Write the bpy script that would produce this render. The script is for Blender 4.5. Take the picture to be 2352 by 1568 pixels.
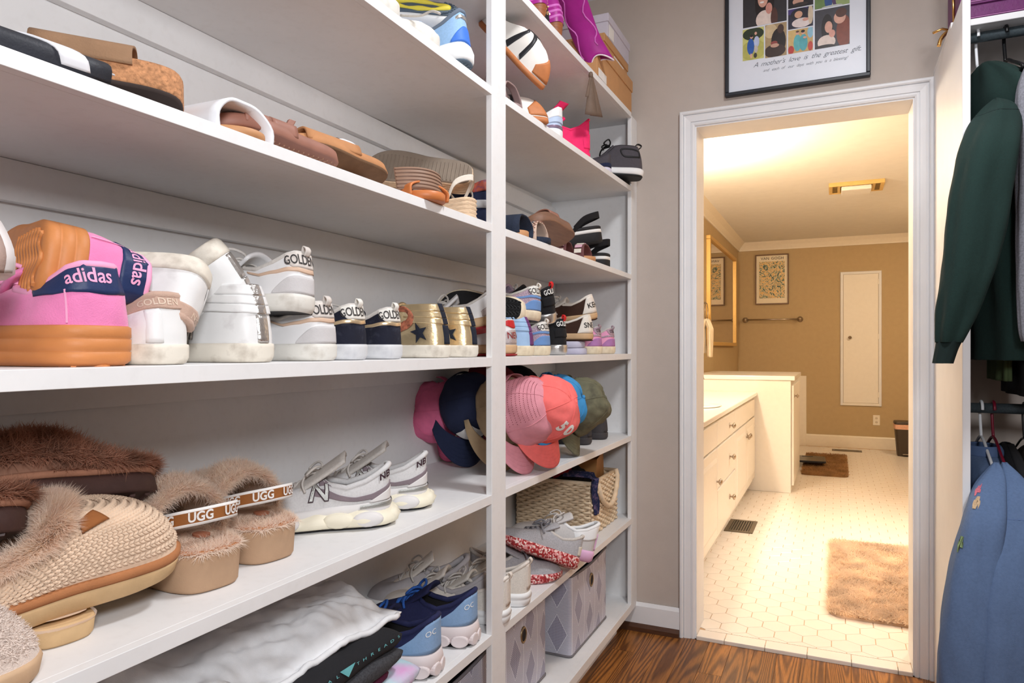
import bpy, bmesh, math, random
from mathutils import Vector, Matrix, noise as mnoise
random.seed(7)
for o in list(bpy.data.objects): bpy.data.objects.remove(o, do_unlink=True)
SC = bpy.context.scene
COL = SC.collection
PI = math.pi
# ------------------------------------------------------------------ camera
CAM_H = 1.152; FPX = 1600.0; HORIZON = 800.0
YAW = math.atan(742.0 / 1600.0)
CA, SA = math.cos(YAW), math.sin(YAW)
FWD = Vector((-SA, CA, 0)); RGT = Vector((CA, SA, 0)); UPV = Vector((0, 0, 1))
CAM = Vector((0, 0, CAM_H))
cd = bpy.data.cameras.new('camera'); cam = bpy.data.objects.new('camera', cd); COL.objects.link(cam)
cam.location = CAM; cam.rotation_euler = (PI / 2, 0, YAW)
cd.sensor_width = 36.0; cd.lens = 36.0 * FPX / 2352.0
cd.shift_y = (HORIZON - 784.0) / 2352.0
cd.clip_start = 0.02
SC.camera = cam
SC.view_settings.view_transform = 'Standard'; SC.view_settings.look = 'None'
SC.view_settings.gamma = 1.0; SC.view_settings.use_curve_mapping = False
SC.view_settings.exposure = 0.0
# ------------------------------------------------------------------ world and lights
w = bpy.data.worlds.new('world'); SC.world = w; w.use_nodes = True
w.node_tree.nodes['Background'].inputs[0].default_value = (0.9, 0.93, 1.0, 1)
w.node_tree.nodes['Background'].inputs[1].default_value = 0.02
def area(name, loc, target, size, power, color=(1, 1, 1), size_y=None):
    l = bpy.data.lights.new(name, 'AREA'); l.energy = power; l.color = color
    l.shape = 'RECTANGLE' if size_y else 'SQUARE'; l.size = size
    if size_y: l.size_y = size_y
    o = bpy.data.objects.new(name, l); COL.objects.link(o); o.location = loc
    d = Vector(target) - Vector(loc); o.rotation_euler = d.to_track_quat('-Z', 'Y').to_euler()
    return o
area('off_camera_light', (0.45, -0.26, 1.70), (-0.75, 1.5, 1.2), 0.30, 23.0, (0.94, 0.965, 1.0))  # unseen soft lamp beside the camera, no lamp model; placed from cast shadow edges
area('ceiling_lamp_light', (0.12, 1.35, 2.66), (0.12, 1.35, 0.0), 0.30, 26.0, (0.95, 0.97, 1.0))
# ------------------------------------------------------------------ pixel helper: photo pixel + a plane the thing touches -> point
def ray(u, v):
    return FWD + RGT * ((u - 1176.0) / FPX) + UPV * ((HORIZON - v) / FPX)
def PX(u, v, X): d = ray(u, v); return CAM + d * ((X - CAM.x) / d.x)
def PY(u, v, Y): d = ray(u, v); return CAM + d * ((Y - CAM.y) / d.y)
def PZ(u, v, z): d = ray(u, v); return CAM + d * ((z - CAM.z) / d.z)
# ------------------------------------------------------------------ materials
def lin(c):
    c = c / 255.0
    return c / 12.92 if c <= 0.04045 else ((c + 0.055) / 1.055) ** 2.4
def L3(rgb): return (lin(rgb[0]), lin(rgb[1]), lin(rgb[2]), 1)
MATS = {}
def mat(name, rgb, rough=0.6, var=0.05, scale=30.0, bump=0.0, bscale=None, metal=0.0, stain=None, samt=0.5, sscale=20.0, sheen=0.0, stretch=None, spec=0.4):
    """base colour with noise variation, fine relief and optional stains of their own shape"""
    if name in MATS: return MATS[name]
    m = bpy.data.materials.new(name); m.use_nodes = True
    nt = m.node_tree; bs = nt.nodes['Principled BSDF']
    bs.inputs['Roughness'].default_value = rough; bs.inputs['Metallic'].default_value = metal
    bs.inputs['Specular IOR Level'].default_value = spec
    if sheen: bs.inputs['Sheen Weight'].default_value = sheen
    tc = nt.nodes.new('ShaderNodeTexCoord'); co = tc.outputs['Object']
    if stretch:
        mp = nt.nodes.new('ShaderNodeMapping'); mp.inputs['Scale'].default_value = stretch
        nt.links.new(co, mp.inputs['Vector']); co = mp.outputs['Vector']
    n = nt.nodes.new('ShaderNodeTexNoise'); n.inputs['Scale'].default_value = scale; n.inputs['Detail'].default_value = 5
    nt.links.new(co, n.inputs['Vector'])
    r = nt.nodes.new('ShaderNodeValToRGB'); c = L3(rgb)
    r.color_ramp.elements[0].position = 0.3; r.color_ramp.elements[1].position = 0.7
    r.color_ramp.elements[0].color = tuple(max(0, x * (1 - var)) for x in c[:3]) + (1,)
    r.color_ramp.elements[1].color = tuple(min(1, x * (1 + var)) for x in c[:3]) + (1,)
    nt.links.new(n.outputs['Fac'], r.inputs['Fac']); out = r.outputs['Color']
    if stain:
        n2 = nt.nodes.new('ShaderNodeTexNoise'); n2.inputs['Scale'].default_value = sscale; n2.inputs['Detail'].default_value = 8
        nt.links.new(tc.outputs['Object'], n2.inputs['Vector'])
        r2 = nt.nodes.new('ShaderNodeValToRGB'); r2.color_ramp.elements[0].position = 0.52; r2.color_ramp.elements[1].position = 0.72
        r2.color_ramp.elements[1].color = (samt, samt, samt, 1)
        nt.links.new(n2.outputs['Fac'], r2.inputs['Fac'])
        mx = nt.nodes.new('ShaderNodeMixRGB'); mx.inputs[2].default_value = L3(stain)
        nt.links.new(r2.outputs['Color'], mx.inputs[0]); nt.links.new(out, mx.inputs[1]); out = mx.outputs[0]
    nt.links.new(out, bs.inputs['Base Color'])
    if bump:
        n3 = nt.nodes.new('ShaderNodeTexNoise'); n3.inputs['Scale'].default_value = bscale or scale; n3.inputs['Detail'].default_value = 4
        nt.links.new(co, n3.inputs['Vector'])
        b = nt.nodes.new('ShaderNodeBump'); b.inputs['Strength'].default_value = bump; b.inputs['Distance'].default_value = 0.002
        nt.links.new(n3.outputs['Fac'], b.inputs['Height']); nt.links.new(b.outputs['Normal'], bs.inputs['Normal'])
    MATS[name] = m
    return m
# ------------------------------------------------------------------ mesh builder
class MB:
    def __init__(s): s.v = []; s.f = []; s.m = []; s.sm = []
    def add(s, verts, faces, mi=0, smooth=False):
        b = len(s.v); s.v += [tuple(p) for p in verts]
        for f in faces: s.f.append(tuple(b + i for i in f)); s.m.append(mi); s.sm.append(smooth)
        return s
    def box(s, a, b, mi=0):
        (x0, y0, z0), (x1, y1, z1) = a, b
        x0, x1 = min(x0, x1), max(x0, x1); y0, y1 = min(y0, y1), max(y0, y1); z0, z1 = min(z0, z1), max(z0, z1)
        v = [(x0, y0, z0), (x1, y0, z0), (x1, y1, z0), (x0, y1, z0), (x0, y0, z1), (x1, y0, z1), (x1, y1, z1), (x0, y1, z1)]
        return s.add(v, [(0, 3, 2, 1), (4, 5, 6, 7), (0, 1, 5, 4), (1, 2, 6, 5), (2, 3, 7, 6), (3, 0, 4, 7)], mi)
    def hexa(s, v, mi=0):
        return s.add(v, [(0, 3, 2, 1), (4, 5, 6, 7), (0, 1, 5, 4), (1, 2, 6, 5), (2, 3, 7, 6), (3, 0, 4, 7)], mi)
    def grid(s, fn, nu, nv, mi=0, smooth=True, closeu=False, mfn=None):
        b = len(s.v)
        for j in range(nv + 1):
            for i in range(nu if closeu else nu + 1): s.v.append(tuple(fn(i / nu, j / nv)))
        W = nu if closeu else nu + 1
        for j in range(nv):
            for i in range(nu):
                i2 = (i + 1) % W if closeu else i + 1
                s.f.append((b + j * W + i, b + j * W + i2, b + (j + 1) * W + i2, b + (j + 1) * W + i))
                s.m.append(mfn((i + .5) / nu, (j + .5) / nv) if mfn else mi); s.sm.append(smooth)
        return s
    def prism(s, poly, z0, z1, mi=0, smooth=False):
        n = len(poly)
        v = [(p[0], p[1], z0) for p in poly] + [(p[0], p[1], z1) for p in poly]
        s.add(v, [tuple(range(n - 1, -1, -1)), tuple(range(n, 2 * n))], mi, False)
        b = len(s.v) - 2 * n
        for i in range(n):
            j = (i + 1) % n
            s.f.append((b + i, b + j, b + n + j, b + n + i)); s.m.append(mi); s.sm.append(smooth)
        return s
    def tube(s, path, r, n=8, mi=0, cap=True, closed=False):
        P = [Vector(p) for p in path]; b = len(s.v); N = len(P)
        up = Vector((0.013, 0.02, 1))
        for i, p in enumerate(P):
            t = (P[(i + 1) % N] - P[i - 1]) if closed else (P[min(i + 1, N - 1)] - P[max(i - 1, 0)])
            t = t.normalized() if t.length > 1e-9 else Vector((1, 0, 0))
            a = up - t * up.dot(t)
            if a.length < 1e-3: a = Vector((1, 0, 0)) - t * t.x
            a.normalize(); up = a; c = t.cross(a)
            rr = r(i / max(1, N - 1)) if callable(r) else r
            for k in range(n):
                an = 2 * PI * k / n
                s.v.append(tuple(p + (a * math.cos(an) + c * math.sin(an)) * rr))
        for i in range(N if closed else N - 1):
            i2 = (i + 1) % N
            for k in range(n):
                k2 = (k + 1) % n
                s.f.append((b + i * n + k, b + i * n + k2, b + i2 * n + k2, b + i2 * n + k)); s.m.append(mi); s.sm.append(True)
        if cap and not closed:
            s.f.append(tuple(b + k for k in range(n - 1, -1, -1))); s.m.append(mi); s.sm.append(False)
            s.f.append(tuple(b + (N - 1) * n + k for k in range(n))); s.m.append(mi); s.sm.append(False)
        return s
    def lathe(s, prof, c=(0, 0, 0), n=24, mi=0, axis='z'):
        c = Vector(c)
        def fn(a, t):
            k = t * (len(prof) - 1); i = min(int(k), len(prof) - 2); f = k - i
            r = prof[i][0] * (1 - f) + prof[i + 1][0] * f; h = prof[i][1] * (1 - f) + prof[i + 1][1] * f
            x, y = r * math.cos(2 * PI * a), r * math.sin(2 * PI * a)
            d = {'z': (x, y, h), 'x': (h, x, y), 'y': (y, h, x)}[axis]
            return c + Vector(d)
        return s.grid(fn, n, len(prof) - 1, mi, True, closeu=True)
    def xform(s, M, start=0):
        for i in range(start, len(s.v)): s.v[i] = tuple(M @ Vector(s.v[i]))
        return s
def obj(name, mb, mats, parent=None, bevel=0.0, kind=None, bseg=2, subd=0, solid=0.0):
    me = bpy.data.meshes.new(name); me.from_pydata(mb.v, [], mb.f)
    if not isinstance(mats, (list, tuple)): mats = [mats]
    for m in mats: me.materials.append(m)
    me.polygons.foreach_set('material_index', mb.m); me.polygons.foreach_set('use_smooth', mb.sm)
    me.update()
    if getattr(mb, 'vn', None) and len(mb.vn) == len(mb.v): me.normals_split_custom_set_from_vertices(mb.vn)
    o = bpy.data.objects.new(name, me); COL.objects.link(o)
    if parent is not None: o.parent = parent
    if kind: o['kind'] = kind
    if solid:
        md = o.modifiers.new('solid', 'SOLIDIFY'); md.thickness = solid; md.offset = 0
    if subd:
        md = o.modifiers.new('sub', 'SUBSURF'); md.levels = subd; md.render_levels = subd
    if bevel:
        md = o.modifiers.new('bevel', 'BEVEL'); md.width = bevel; md.segments = bseg; md.limit_method = 'ANGLE'; md.angle_limit = 0.7
    return o
def tag(o, label, cat, group=None):
    o['label'] = label; o['category'] = cat
    if group: o['group'] = group
    return o
def thing(name, label, cat, loc=(0, 0, 0), group=None, toe=None, up=None):
    """an Empty at the thing's base; local x = toe, local z = up"""
    o = bpy.data.objects.new(name, None); COL.objects.link(o); o.empty_display_size = 0.02
    M = Matrix.Translation(Vector(loc))
    if toe is not None:
        x = Vector(toe).normalized(); z = Vector(up if up is not None else (0, 0, 1)); z = (z - x * z.dot(x)).normalized(); y = z.cross(x)
        R = Matrix((x, y, z)).transposed().to_4x4(); M = M @ R
    o.matrix_world = M
    return tag(o, label, cat, group)
def struct(name, mb, mats, **k):
    o = obj(name, mb, mats, **k); o['kind'] = 'structure'; return o
def crv(pts, n, closed=False):
    """Catmull-Rom through control points (any dimension), n samples"""
    P = [tuple(p) for p in pts]; m = len(P); out = []
    for i in range(n):
        t = i / n * m if closed else i / (n - 1) * (m - 1)
        k = int(t) if closed else min(int(t), m - 2); f = t - k
        if closed: a, b, c, d = P[(k - 1) % m], P[k % m], P[(k + 1) % m], P[(k + 2) % m]
        else: a, b, c, d = P[max(k - 1, 0)], P[k], P[k + 1], P[min(k + 2, m - 1)]
        out.append(tuple(0.5 * (2 * b[q] + (c[q] - a[q]) * f + (2 * a[q] - 5 * b[q] + 4 * c[q] - d[q]) * f * f + (3 * b[q] - a[q] - 3 * c[q] + d[q]) * f ** 3) for q in range(len(b))))
    return out
def text_mesh(body, size, bold=0.0, shear=0.0, spacing=1.0, align='CENTER', cuts=1):
    """flat lettering as a triangle soup: verts (x, y), faces"""
    cu = bpy.data.curves.new('t', 'FONT'); cu.body = body; cu.size = size; cu.align_x = align; cu.align_y = 'CENTER'
    cu.offset = bold * size; cu.shear = shear; cu.space_character = spacing; cu.resolution_u = 3
    o = bpy.data.objects.new('t', cu); COL.objects.link(o)
    me = bpy.data.meshes.new_from_object(o.evaluated_get(bpy.context.evaluated_depsgraph_get()))
    bpy.data.objects.remove(o, do_unlink=True)
    if cuts:
        bm = bmesh.new(); bm.from_mesh(me); bmesh.ops.triangulate(bm, faces=bm.faces)
        bmesh.ops.subdivide_edges(bm, edges=[e for e in bm.edges if e.calc_length() > size * 0.18], cuts=cuts)
        bmesh.ops.triangulate(bm, faces=bm.faces); bm.to_mesh(me); bm.free()
    v = [(p.co.x, p.co.y) for p in me.vertices]; f = [tuple(p.vertices) for p in me.polygons]
    bpy.data.meshes.remove(me)
    return v, f
def text_obj(name, body, size, fn, m, parent, **k):
    """lettering laid on a surface: fn(x, y) -> point"""
    v, f = text_mesh(body, size, **k)
    mb = MB(); mb.add([fn(x, y) for x, y in v], f)
    return obj(name, mb, m, parent)
# ================================================================== room shell
WHITE = mat('white_trim_paint', (236, 236, 238), 0.42, 0.02, 12, 0.08, 60)
SHELFW = mat('white_shelf_paint', (234, 233, 233), 0.5, 0.02, 9, 0.12, 45, stain=(170, 160, 150), samt=0.06, sscale=60)
TAUPE = mat('taupe_wall_paint', (194, 182, 173), 0.75, 0.02, 20, 0.12, 260)
BTAN = mat('tan_bathroom_paint', (188, 164, 124), 0.7, 0.03, 20, 0.15, 260)
CEILM = mat('ceiling_paint', (240, 238, 233), 0.8, 0.02, 15, 0.1, 200)
DOORY = 2.822; WTH = 0.162; DX0, DX1, DZ = -0.4995, 0.249, 2.03
XF = -0.741; XBK = -1.114                      # shelf front plane, shelving back plane
CEIL = 2.74; BCEIL = 2.43; BY = 8.9; BXL = -1.075; BXR = 1.35; XL = -1.13; XR = 1.75; YB = -1.15
struct('wall_left', MB().box((XL - .1, YB, 0), (XL, DOORY + WTH, CEIL)), TAUPE)
struct('wall_right', MB().box((XR, YB, 0), (XR + .1, DOORY + WTH, CEIL)), TAUPE)
struct('wall_rear', MB().box((XL - .1, YB - .1, 0), (XR + .1, YB, CEIL)), TAUPE)
struct('ceiling', MB().box((XL - .1, YB - .1, CEIL), (XR + .1, DOORY + WTH, CEIL + .08)), CEILM)
wb = MB()
wb.box((XL, DOORY, 0), (DX0 - .02, DOORY + WTH - .01, CEIL)); wb.box((DX1 + .02, DOORY, 0), (XR, DOORY + WTH - .01, CEIL))
wb.box((DX0 - .02, DOORY, DZ + .02), (DX1 + .02, DOORY + WTH - .01, CEIL))
struct('wall_door', wb, TAUPE)
# bathroom shell
struct('wall_bathroom_left', MB().box((BXL - .1, DOORY + WTH, 0), (BXL, BY + .1, BCEIL)), BTAN)
struct('wall_bathroom_right', MB().box((BXR, DOORY + WTH, 0), (BXR + .1, BY + .1, BCEIL)), BTAN)
struct('wall_bathroom_far', MB().box((BXL, BY, 0), (BXR, BY + .1, BCEIL)), BTAN)
struct('ceiling_bathroom', MB().box((BXL - .1, DOORY + WTH, BCEIL), (BXR + .1, BY + .1, BCEIL + .08)), CEILM)
wn = MB()
wn.box((BXL, DOORY + WTH - .01, 0), (DX0 - .02, DOORY + WTH + .002, BCEIL)); wn.box((DX1 + .02, DOORY + WTH - .01, 0), (BXR, DOORY + WTH + .002, BCEIL))
wn.box((DX0 - .02, DOORY + WTH - .01, DZ + .02), (DX1 + .02, DOORY + WTH + .002, BCEIL))
struct('wall_bathroom_near', wn, BTAN)
# door lining (jambs and head) and mitred casing
jb = MB()
jb.box((DX0 - .02, DOORY - .002, 0), (DX0, DOORY + WTH + .004, DZ + .02)); jb.box((DX1, DOORY - .002, 0), (DX1 + .02, DOORY + WTH + .004, DZ + .02))
jb.box((DX0, DOORY - .002, DZ), (DX1, DOORY + WTH + .004, DZ + .02))
struct('door_1', jb, WHITE)
def casing(name, x0, x1, zt, y0, sgn, prof):
    """mitred casing swept round an opening; prof = (offset outward, depth)"""
    mb = MB(); path = lambda o: [(x0 - o, 0.0), (x0 - o, zt + o), (x1 + o, zt + o), (x1 + o, 0.0)]
    n = len(prof); v = []
    for k in range(4):
        for (o, d) in prof:
            p = path(o)[k]; v.append((p[0], y0 - sgn * d, p[1]))
    f = []
    for k in range(3):
        for i in range(n - 1):
            a = k * n + i; f.append((a, a + 1, a + n + 1, a + n))
    f.append(tuple(range(n))); f.append(tuple(3 * n + i for i in range(n)))
    mb.add(v, f)
    return struct(name, mb, WHITE)
CP = [(0.004, 0), (0.004, .009), (.010, .012), (.016, .012), (.0165, .0085), (.019, .0085), (.0195, .013), (.037, .0155), (.044, .0175), (.0445, .013), (.047, .013), (.0475, .019), (.052, .0225), (.0585, .0225), (.062, .019), (.062, 0)]
casing('trim_1', DX0 - .002, DX1 + .001, DZ + .002, DOORY, 1, CP)
# baseboard between shelving and door, with a dark wooden shoe mould
DARKWOOD = mat('dark_shoe_mould', (78, 46, 26), 0.45, 0.25, 30, 0.1, 120, stretch=(1, 12, 12))
bb = MB(); xa, xb = XF - .25, DX0 - .064
pr = [(0, 0), (0, .10), (.006, .112), (.010, .112), (.016, .098), (.016, 0)]
def molding(x0, x1, y, prof, mb):
    n = len(prof); v = [(x0, y - d, z) for d, z in prof] + [(x1, y - d, z) for d, z in prof]
    mb.add(v, [(i, i + 1, n + i + 1, n + i) for i in range(n - 1)] + [tuple(range(n)), tuple(range(2 * n - 1, n - 1, -1))]); return mb
struct('baseboard_door', molding(xa, xb, DOORY, pr, bb), WHITE)
struct('trim_2', molding(xa, xb, DOORY - .016, [(0, 0), (0, .028), (.008, .026), (.016, .016), (.018, 0)], MB()), DARKWOOD)
# closet crown
struct('trim_3', molding(XL, XR, DOORY, [(0, 2.625), (.02, 2.63), (.03, 2.66), (.07, 2.72), (.09, 2.74), (0, 2.74)], MB()), WHITE)
# ---------------------------------------------------------------- oak strip floor
def wood_floor_mat():
    m = bpy.data.materials.new('oak_floor'); m.use_nodes = True; nt = m.node_tree; bs = nt.nodes['Principled BSDF']
    tc = nt.nodes.new('ShaderNodeTexCoord'); oi = nt.nodes.new('ShaderNodeObjectInfo')
    vm = nt.nodes.new('ShaderNodeVectorMath'); vm.operation = 'MULTIPLY_ADD'
    vm.inputs[1].default_value = (1, 1, 1)
    cb = nt.nodes.new('ShaderNodeCombineXYZ'); ml = nt.nodes.new('ShaderNodeMath'); ml.operation = 'MULTIPLY'; ml.inputs[1].default_value = 37.0
    nt.links.new(oi.outputs['Random'], ml.inputs[0])
    for i in range(3): nt.links.new(ml.outputs[0], cb.inputs[i])
    nt.links.new(tc.outputs['Object'], vm.inputs[0]); nt.links.new(cb.outputs[0], vm.inputs[2])
    mp = nt.nodes.new('ShaderNodeMapping'); mp.inputs['Scale'].default_value = (1, 0.06, 1); nt.links.new(vm.outputs[0], mp.inputs['Vector'])
    n0 = nt.nodes.new('ShaderNodeTexNoise'); n0.inputs['Scale'].default_value = 9; n0.inputs['Detail'].default_value = 1.5; nt.links.new(mp.outputs[0], n0.inputs['Vector'])
    # cathedral grain: contour lines of a stretched noise
    mm = nt.nodes.new('ShaderNodeMath'); mm.operation = 'MULTIPLY'; mm.inputs[1].default_value = 150; nt.links.new(n0.outputs['Fac'], mm.inputs[0])
    sn = nt.nodes.new('ShaderNodeMath'); sn.operation = 'SINE'; nt.links.new(mm.outputs[0], sn.inputs[0])
    r1 = nt.nodes.new('ShaderNodeValToRGB'); e = r1.color_ramp.elements
    e[0].position = 0.15; e[0].color = L3((162, 104, 46)); e[1].position = 0.95; e[1].color = L3((106, 62, 25))
    mr = nt.nodes.new('ShaderNodeMapRange'); mr.inputs[1].default_value = -1; mr.inputs[2].default_value = 1; nt.links.new(sn.outputs[0], mr.inputs[0]); nt.links.new(mr.outputs[0], r1.inputs['Fac'])
    # pores: fine streaks
    mp2 = nt.nodes.new('ShaderNodeMapping'); mp2.inputs['Scale'].default_value = (1, 0.045, 1); nt.links.new(vm.outputs[0], mp2.inputs['Vector'])
    n2 = nt.nodes.new('ShaderNodeTexNoise'); n2.inputs['Scale'].default_value = 420; n2.inputs['Detail'].default_value = 3; nt.links.new(mp2.outputs[0], n2.inputs['Vector'])
    r2 = nt.nodes.new('ShaderNodeValToRGB'); r2.color_ramp.elements[0].position = .36; r2.color_ramp.elements[0].color = (.45, .42, .4, 1); r2.color_ramp.elements[1].position = .55
    nt.links.new(n2.outputs['Fac'], r2.inputs['Fac'])
    mx = nt.nodes.new('ShaderNodeMixRGB'); mx.blend_type = 'MULTIPLY'; mx.inputs[0].default_value = .6; nt.links.new(r1.outputs[0], mx.inputs[1]); nt.links.new(r2.outputs[0], mx.inputs[2])
    hs = nt.nodes.new('ShaderNodeHueSaturation'); vr = nt.nodes.new('ShaderNodeMapRange'); vr.inputs[3].default_value = .78; vr.inputs[4].default_value = 1.18
    nt.links.new(oi.outputs['Random'], vr.inputs[0]); nt.links.new(vr.outputs[0], hs.inputs['Value']); nt.links.new(mx.outputs[0], hs.inputs['Color'])
    nt.links.new(hs.outputs[0], bs.inputs['Base Color']); bs.inputs['Roughness'].default_value = .38
    b = nt.nodes.new('ShaderNodeBump'); b.inputs['Strength'].default_value = .15; b.inputs['Distance'].default_value = .001; nt.links.new(n2.outputs['Fac'], b.inputs['Height']); nt.links.new(b.outputs[0], bs.inputs['Normal'])
    return m
OAK = wood_floor_mat()
fl = struct('floor', MB().box((XL - .1, YB - .1, -.06), (XR + .1, DOORY - .01, -.012)), mat('subfloor', (52, 32, 18), .7))
PWD = 0.083; me_plank = {}
x = XL + .02; k = 0
while x < XR:
    y = YB - 0.3 - 0.37 * ((k * 7) % 5)
    while y < DOORY - .012:
        ln = (1.3, 0.95, 1.6, 1.15)[(k + int(y * 3)) % 4]
        y1 = min(y + ln, DOORY - .012); y0 = max(y, YB)
        if y1 - y0 > .05:
            key = round(y1 - y0, 2)
            if key not in me_plank:
                mb = MB(); hw = PWD / 2 - .0004; hl = key / 2 - .0006; c = .0004
                mb.add([(-hw, -hl, -.012), (hw, -hl, -.012), (hw, hl, -.012), (-hw, hl, -.012), (-hw, -hl, -c), (hw, -hl, -c), (hw, hl, -c), (-hw, hl, -c),
                        (-hw + c, -hl + c, 0), (hw - c, -hl + c, 0), (hw - c, hl - c, 0), (-hw + c, hl - c, 0)],
                       [(8, 9, 10, 11)] + [(i, (i + 1) % 4, 4 + (i + 1) % 4, 4 + i) for i in range(4)] + [(4 + i, 4 + (i + 1) % 4, 8 + (i + 1) % 4, 8 + i) for i in range(4)])
                p = obj('plank', mb, OAK, fl); me_plank[key] = p.data
            else:
                p = bpy.data.objects.new('plank', me_plank[key]); COL.objects.link(p); p.parent = fl
            p.location = (x + PWD / 2, (y0 + y1) / 2, 0)
        y += ln
    x += PWD; k += 1
# ---------------------------------------------------------------- hexagon tile floor of the bathroom
TILE = mat('cream_floor_tile', (238, 228, 216), 0.22, 0.015, 6, 0.03, 40)
GROUT = mat('tan_grout', (192, 158, 122), 0.85, 0.08, 60)
TZ = 0.014
bf = struct('floor_bathroom', MB().box((BXL, DOORY + .02, -.05), (BXR, BY, TZ - .0025)), GROUT)
HS = 0.1035; GAP = 0.0026
def hexmesh(r):
    mb = MB(); a = [PI / 6 + PI / 3 * i + 0 for i in range(6)]
    lo = [(r * math.cos(t), r * math.sin(t), -.006) for t in a]; md = [(r * math.cos(t), r * math.sin(t), -.0008) for t in a]; q = r - .0012
    hi = [(q * math.cos(t), q * math.sin(t), 0) for t in a]
    mb.add(lo + md + hi, [tuple(12 + i for i in range(6))] + [(i, (i + 1) % 6, 6 + (i + 1) % 6, 6 + i) for i in range(6)] + [(6 + i, 6 + (i + 1) % 6, 12 + (i + 1) % 6, 12 + i) for i in range(6)])
    return mb
R = (HS - GAP) / 2 / math.cos(PI / 6)
c0 = PZ(1810.5, 1461.5, TZ); rowh = HS * math.sqrt(3) / 2
cells = []
BORD = 2.885
for j in range(-3, 75):
    for i in range(-14, 22):
        cx = c0.x + (i + (0.5 if j % 2 else 0)) * HS; cy = c0.y + j * rowh
        if cx < BXL + .05 or cx > BXR - .05 or cy > BY - .06 or cy < BORD - .02: continue
        if cy < DOORY + WTH + .03 and (cx < DX0 + .0 or cx > DX1 + .0): continue
        d = Vector((cx, cy, TZ)) - CAM; uu = 1176 + FPX * d.dot(RGT) / d.dot(FWD)
        vis = 1600 < uu < 2115
        cells.append((0 if vis else 1, cy, cx, cy))
cells.sort()
hm = None; rest = MB()
for n_, (vz, _, cx, cy) in enumerate(cells):
    if n_ < 300 and vz == 0 and cy - R > BORD + .001:
        if hm is None: t = obj('hex_tile', hexmesh(R), TILE, bf); hm = t.data
        else: t = bpy.data.objects.new('hex_tile', hm); COL.objects.link(t); t.parent = bf
        t.location = (cx, cy, TZ)
    else:
        b0 = len(rest.v); hmx = hexmesh(R); rest.add([(p[0] + cx, max(p[1] + cy, BORD + .0015), p[2] + TZ) for p in hmx.v], hmx.f)
obj('hex_tile_field', rest, TILE, bf, kind='stuff')
xx = DX0 + .001 + PZ(1755, 1490, TZ).x - DX0 - .149 * 3; 
while xx < DX1:
    a, b = max(xx, DX0 + .001), min(xx + .1475, DX1 - .001)
    if b - a > .01:
        obj('border_tile', MB().box((a, DOORY - .012, -.01), (b, BORD - .0012, TZ)), TILE, bf, bevel=.0025)
    xx += .149
# ---------------------------------------------------------------- bathroom trim
def crown(mb, pts, prof, nrm):
    pass
CRW = mat('cream_bath_trim', (240, 230, 212), .4, .02)
cm = molding(BXL, BXR, BY, [(0, 2.335), (.012, 2.335), (.016, 2.35), (.045, 2.39), (.07, 2.415), (.085, 2.43), (0, 2.43)], MB())
struct('trim_4', cm, CRW)
pr2 = [(0, 2.335), (.012, 2.335), (.016, 2.35), (.045, 2.39), (.07, 2.415), (.085, 2.43), (0, 2.43)]
n = len(pr2); mb = MB(); mb.add([(BXL + d, DOORY + WTH, z) for d, z in pr2] + [(BXL + d, BY, z) for d, z in pr2], [(i, n + i, n + i + 1, i + 1) for i in range(n - 1)])
struct('trim_5', mb, CRW)
struct('baseboard_bathroom', molding(-.31, BXR, BY, [(0, 0), (0, .150), (.012, .146), (.018, .135), (.018, 0)], MB()), CRW)
# white tub end panel low on the far wall, left of the baseboard
struct('trim_6', MB().box((BXL, BY - .03, 0), (-.305, BY, .83)), CRW, bevel=.006)
# ================================================================== shelving unit
su = thing('shelving_unit', 'tall white painted built-in shelving full of shoes along the wall', 'shelving', (XBK, 1.0, 0))
def loc_box(a, b, o=(XBK, 1.0, 0)): return tuple(a[i] - o[i] for i in range(3)), tuple(b[i] - o[i] for i in range(3))
def spart(name, boxes, bevel=.0015):
    mb = MB()
    for a, b in boxes: mb.box(*loc_box(a, b))
    return obj(name, mb, SHELFW, su, bevel=bevel)
SY0, SY1 = -0.85, DOORY - .001
PY0, PY1 = 1.4845, 1.562; EY0 = 2.735
NOSE = .016
ZT = dict(T=2.079, E=1.775, A=1.449, C=1.131, D=.803, F=.470, G=.126)
TH = dict(T=.021, E=.019, A=.019, C=.022, D=.021, F=.022, G=.03)
spart('back_panel', [((XL + .0005, SY0, .02), (XBK, SY1, 2.10))], 0)
spart('end_panel', [((XBK + .0005, SY1 - .011, .02), (XF - NOSE - .0005, SY1, 2.087))], 0)
spart('end_panel', [((XBK + .0005, SY0 - .019, 0), (XF, SY0, 2.30))])
spart('post', [((XF - NOSE, PY0, 0), (XF, PY1, CEIL - .002))])
spart('end_stile', [((XF - NOSE, EY0, .096), (XF, SY1, 2.087))])
spart('toe_kick', [((XF - .075, SY0, 0), (XF - .06, EY0, .095))])
TILT = {'T': (0, .020), 'E': (0, .028)}
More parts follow.
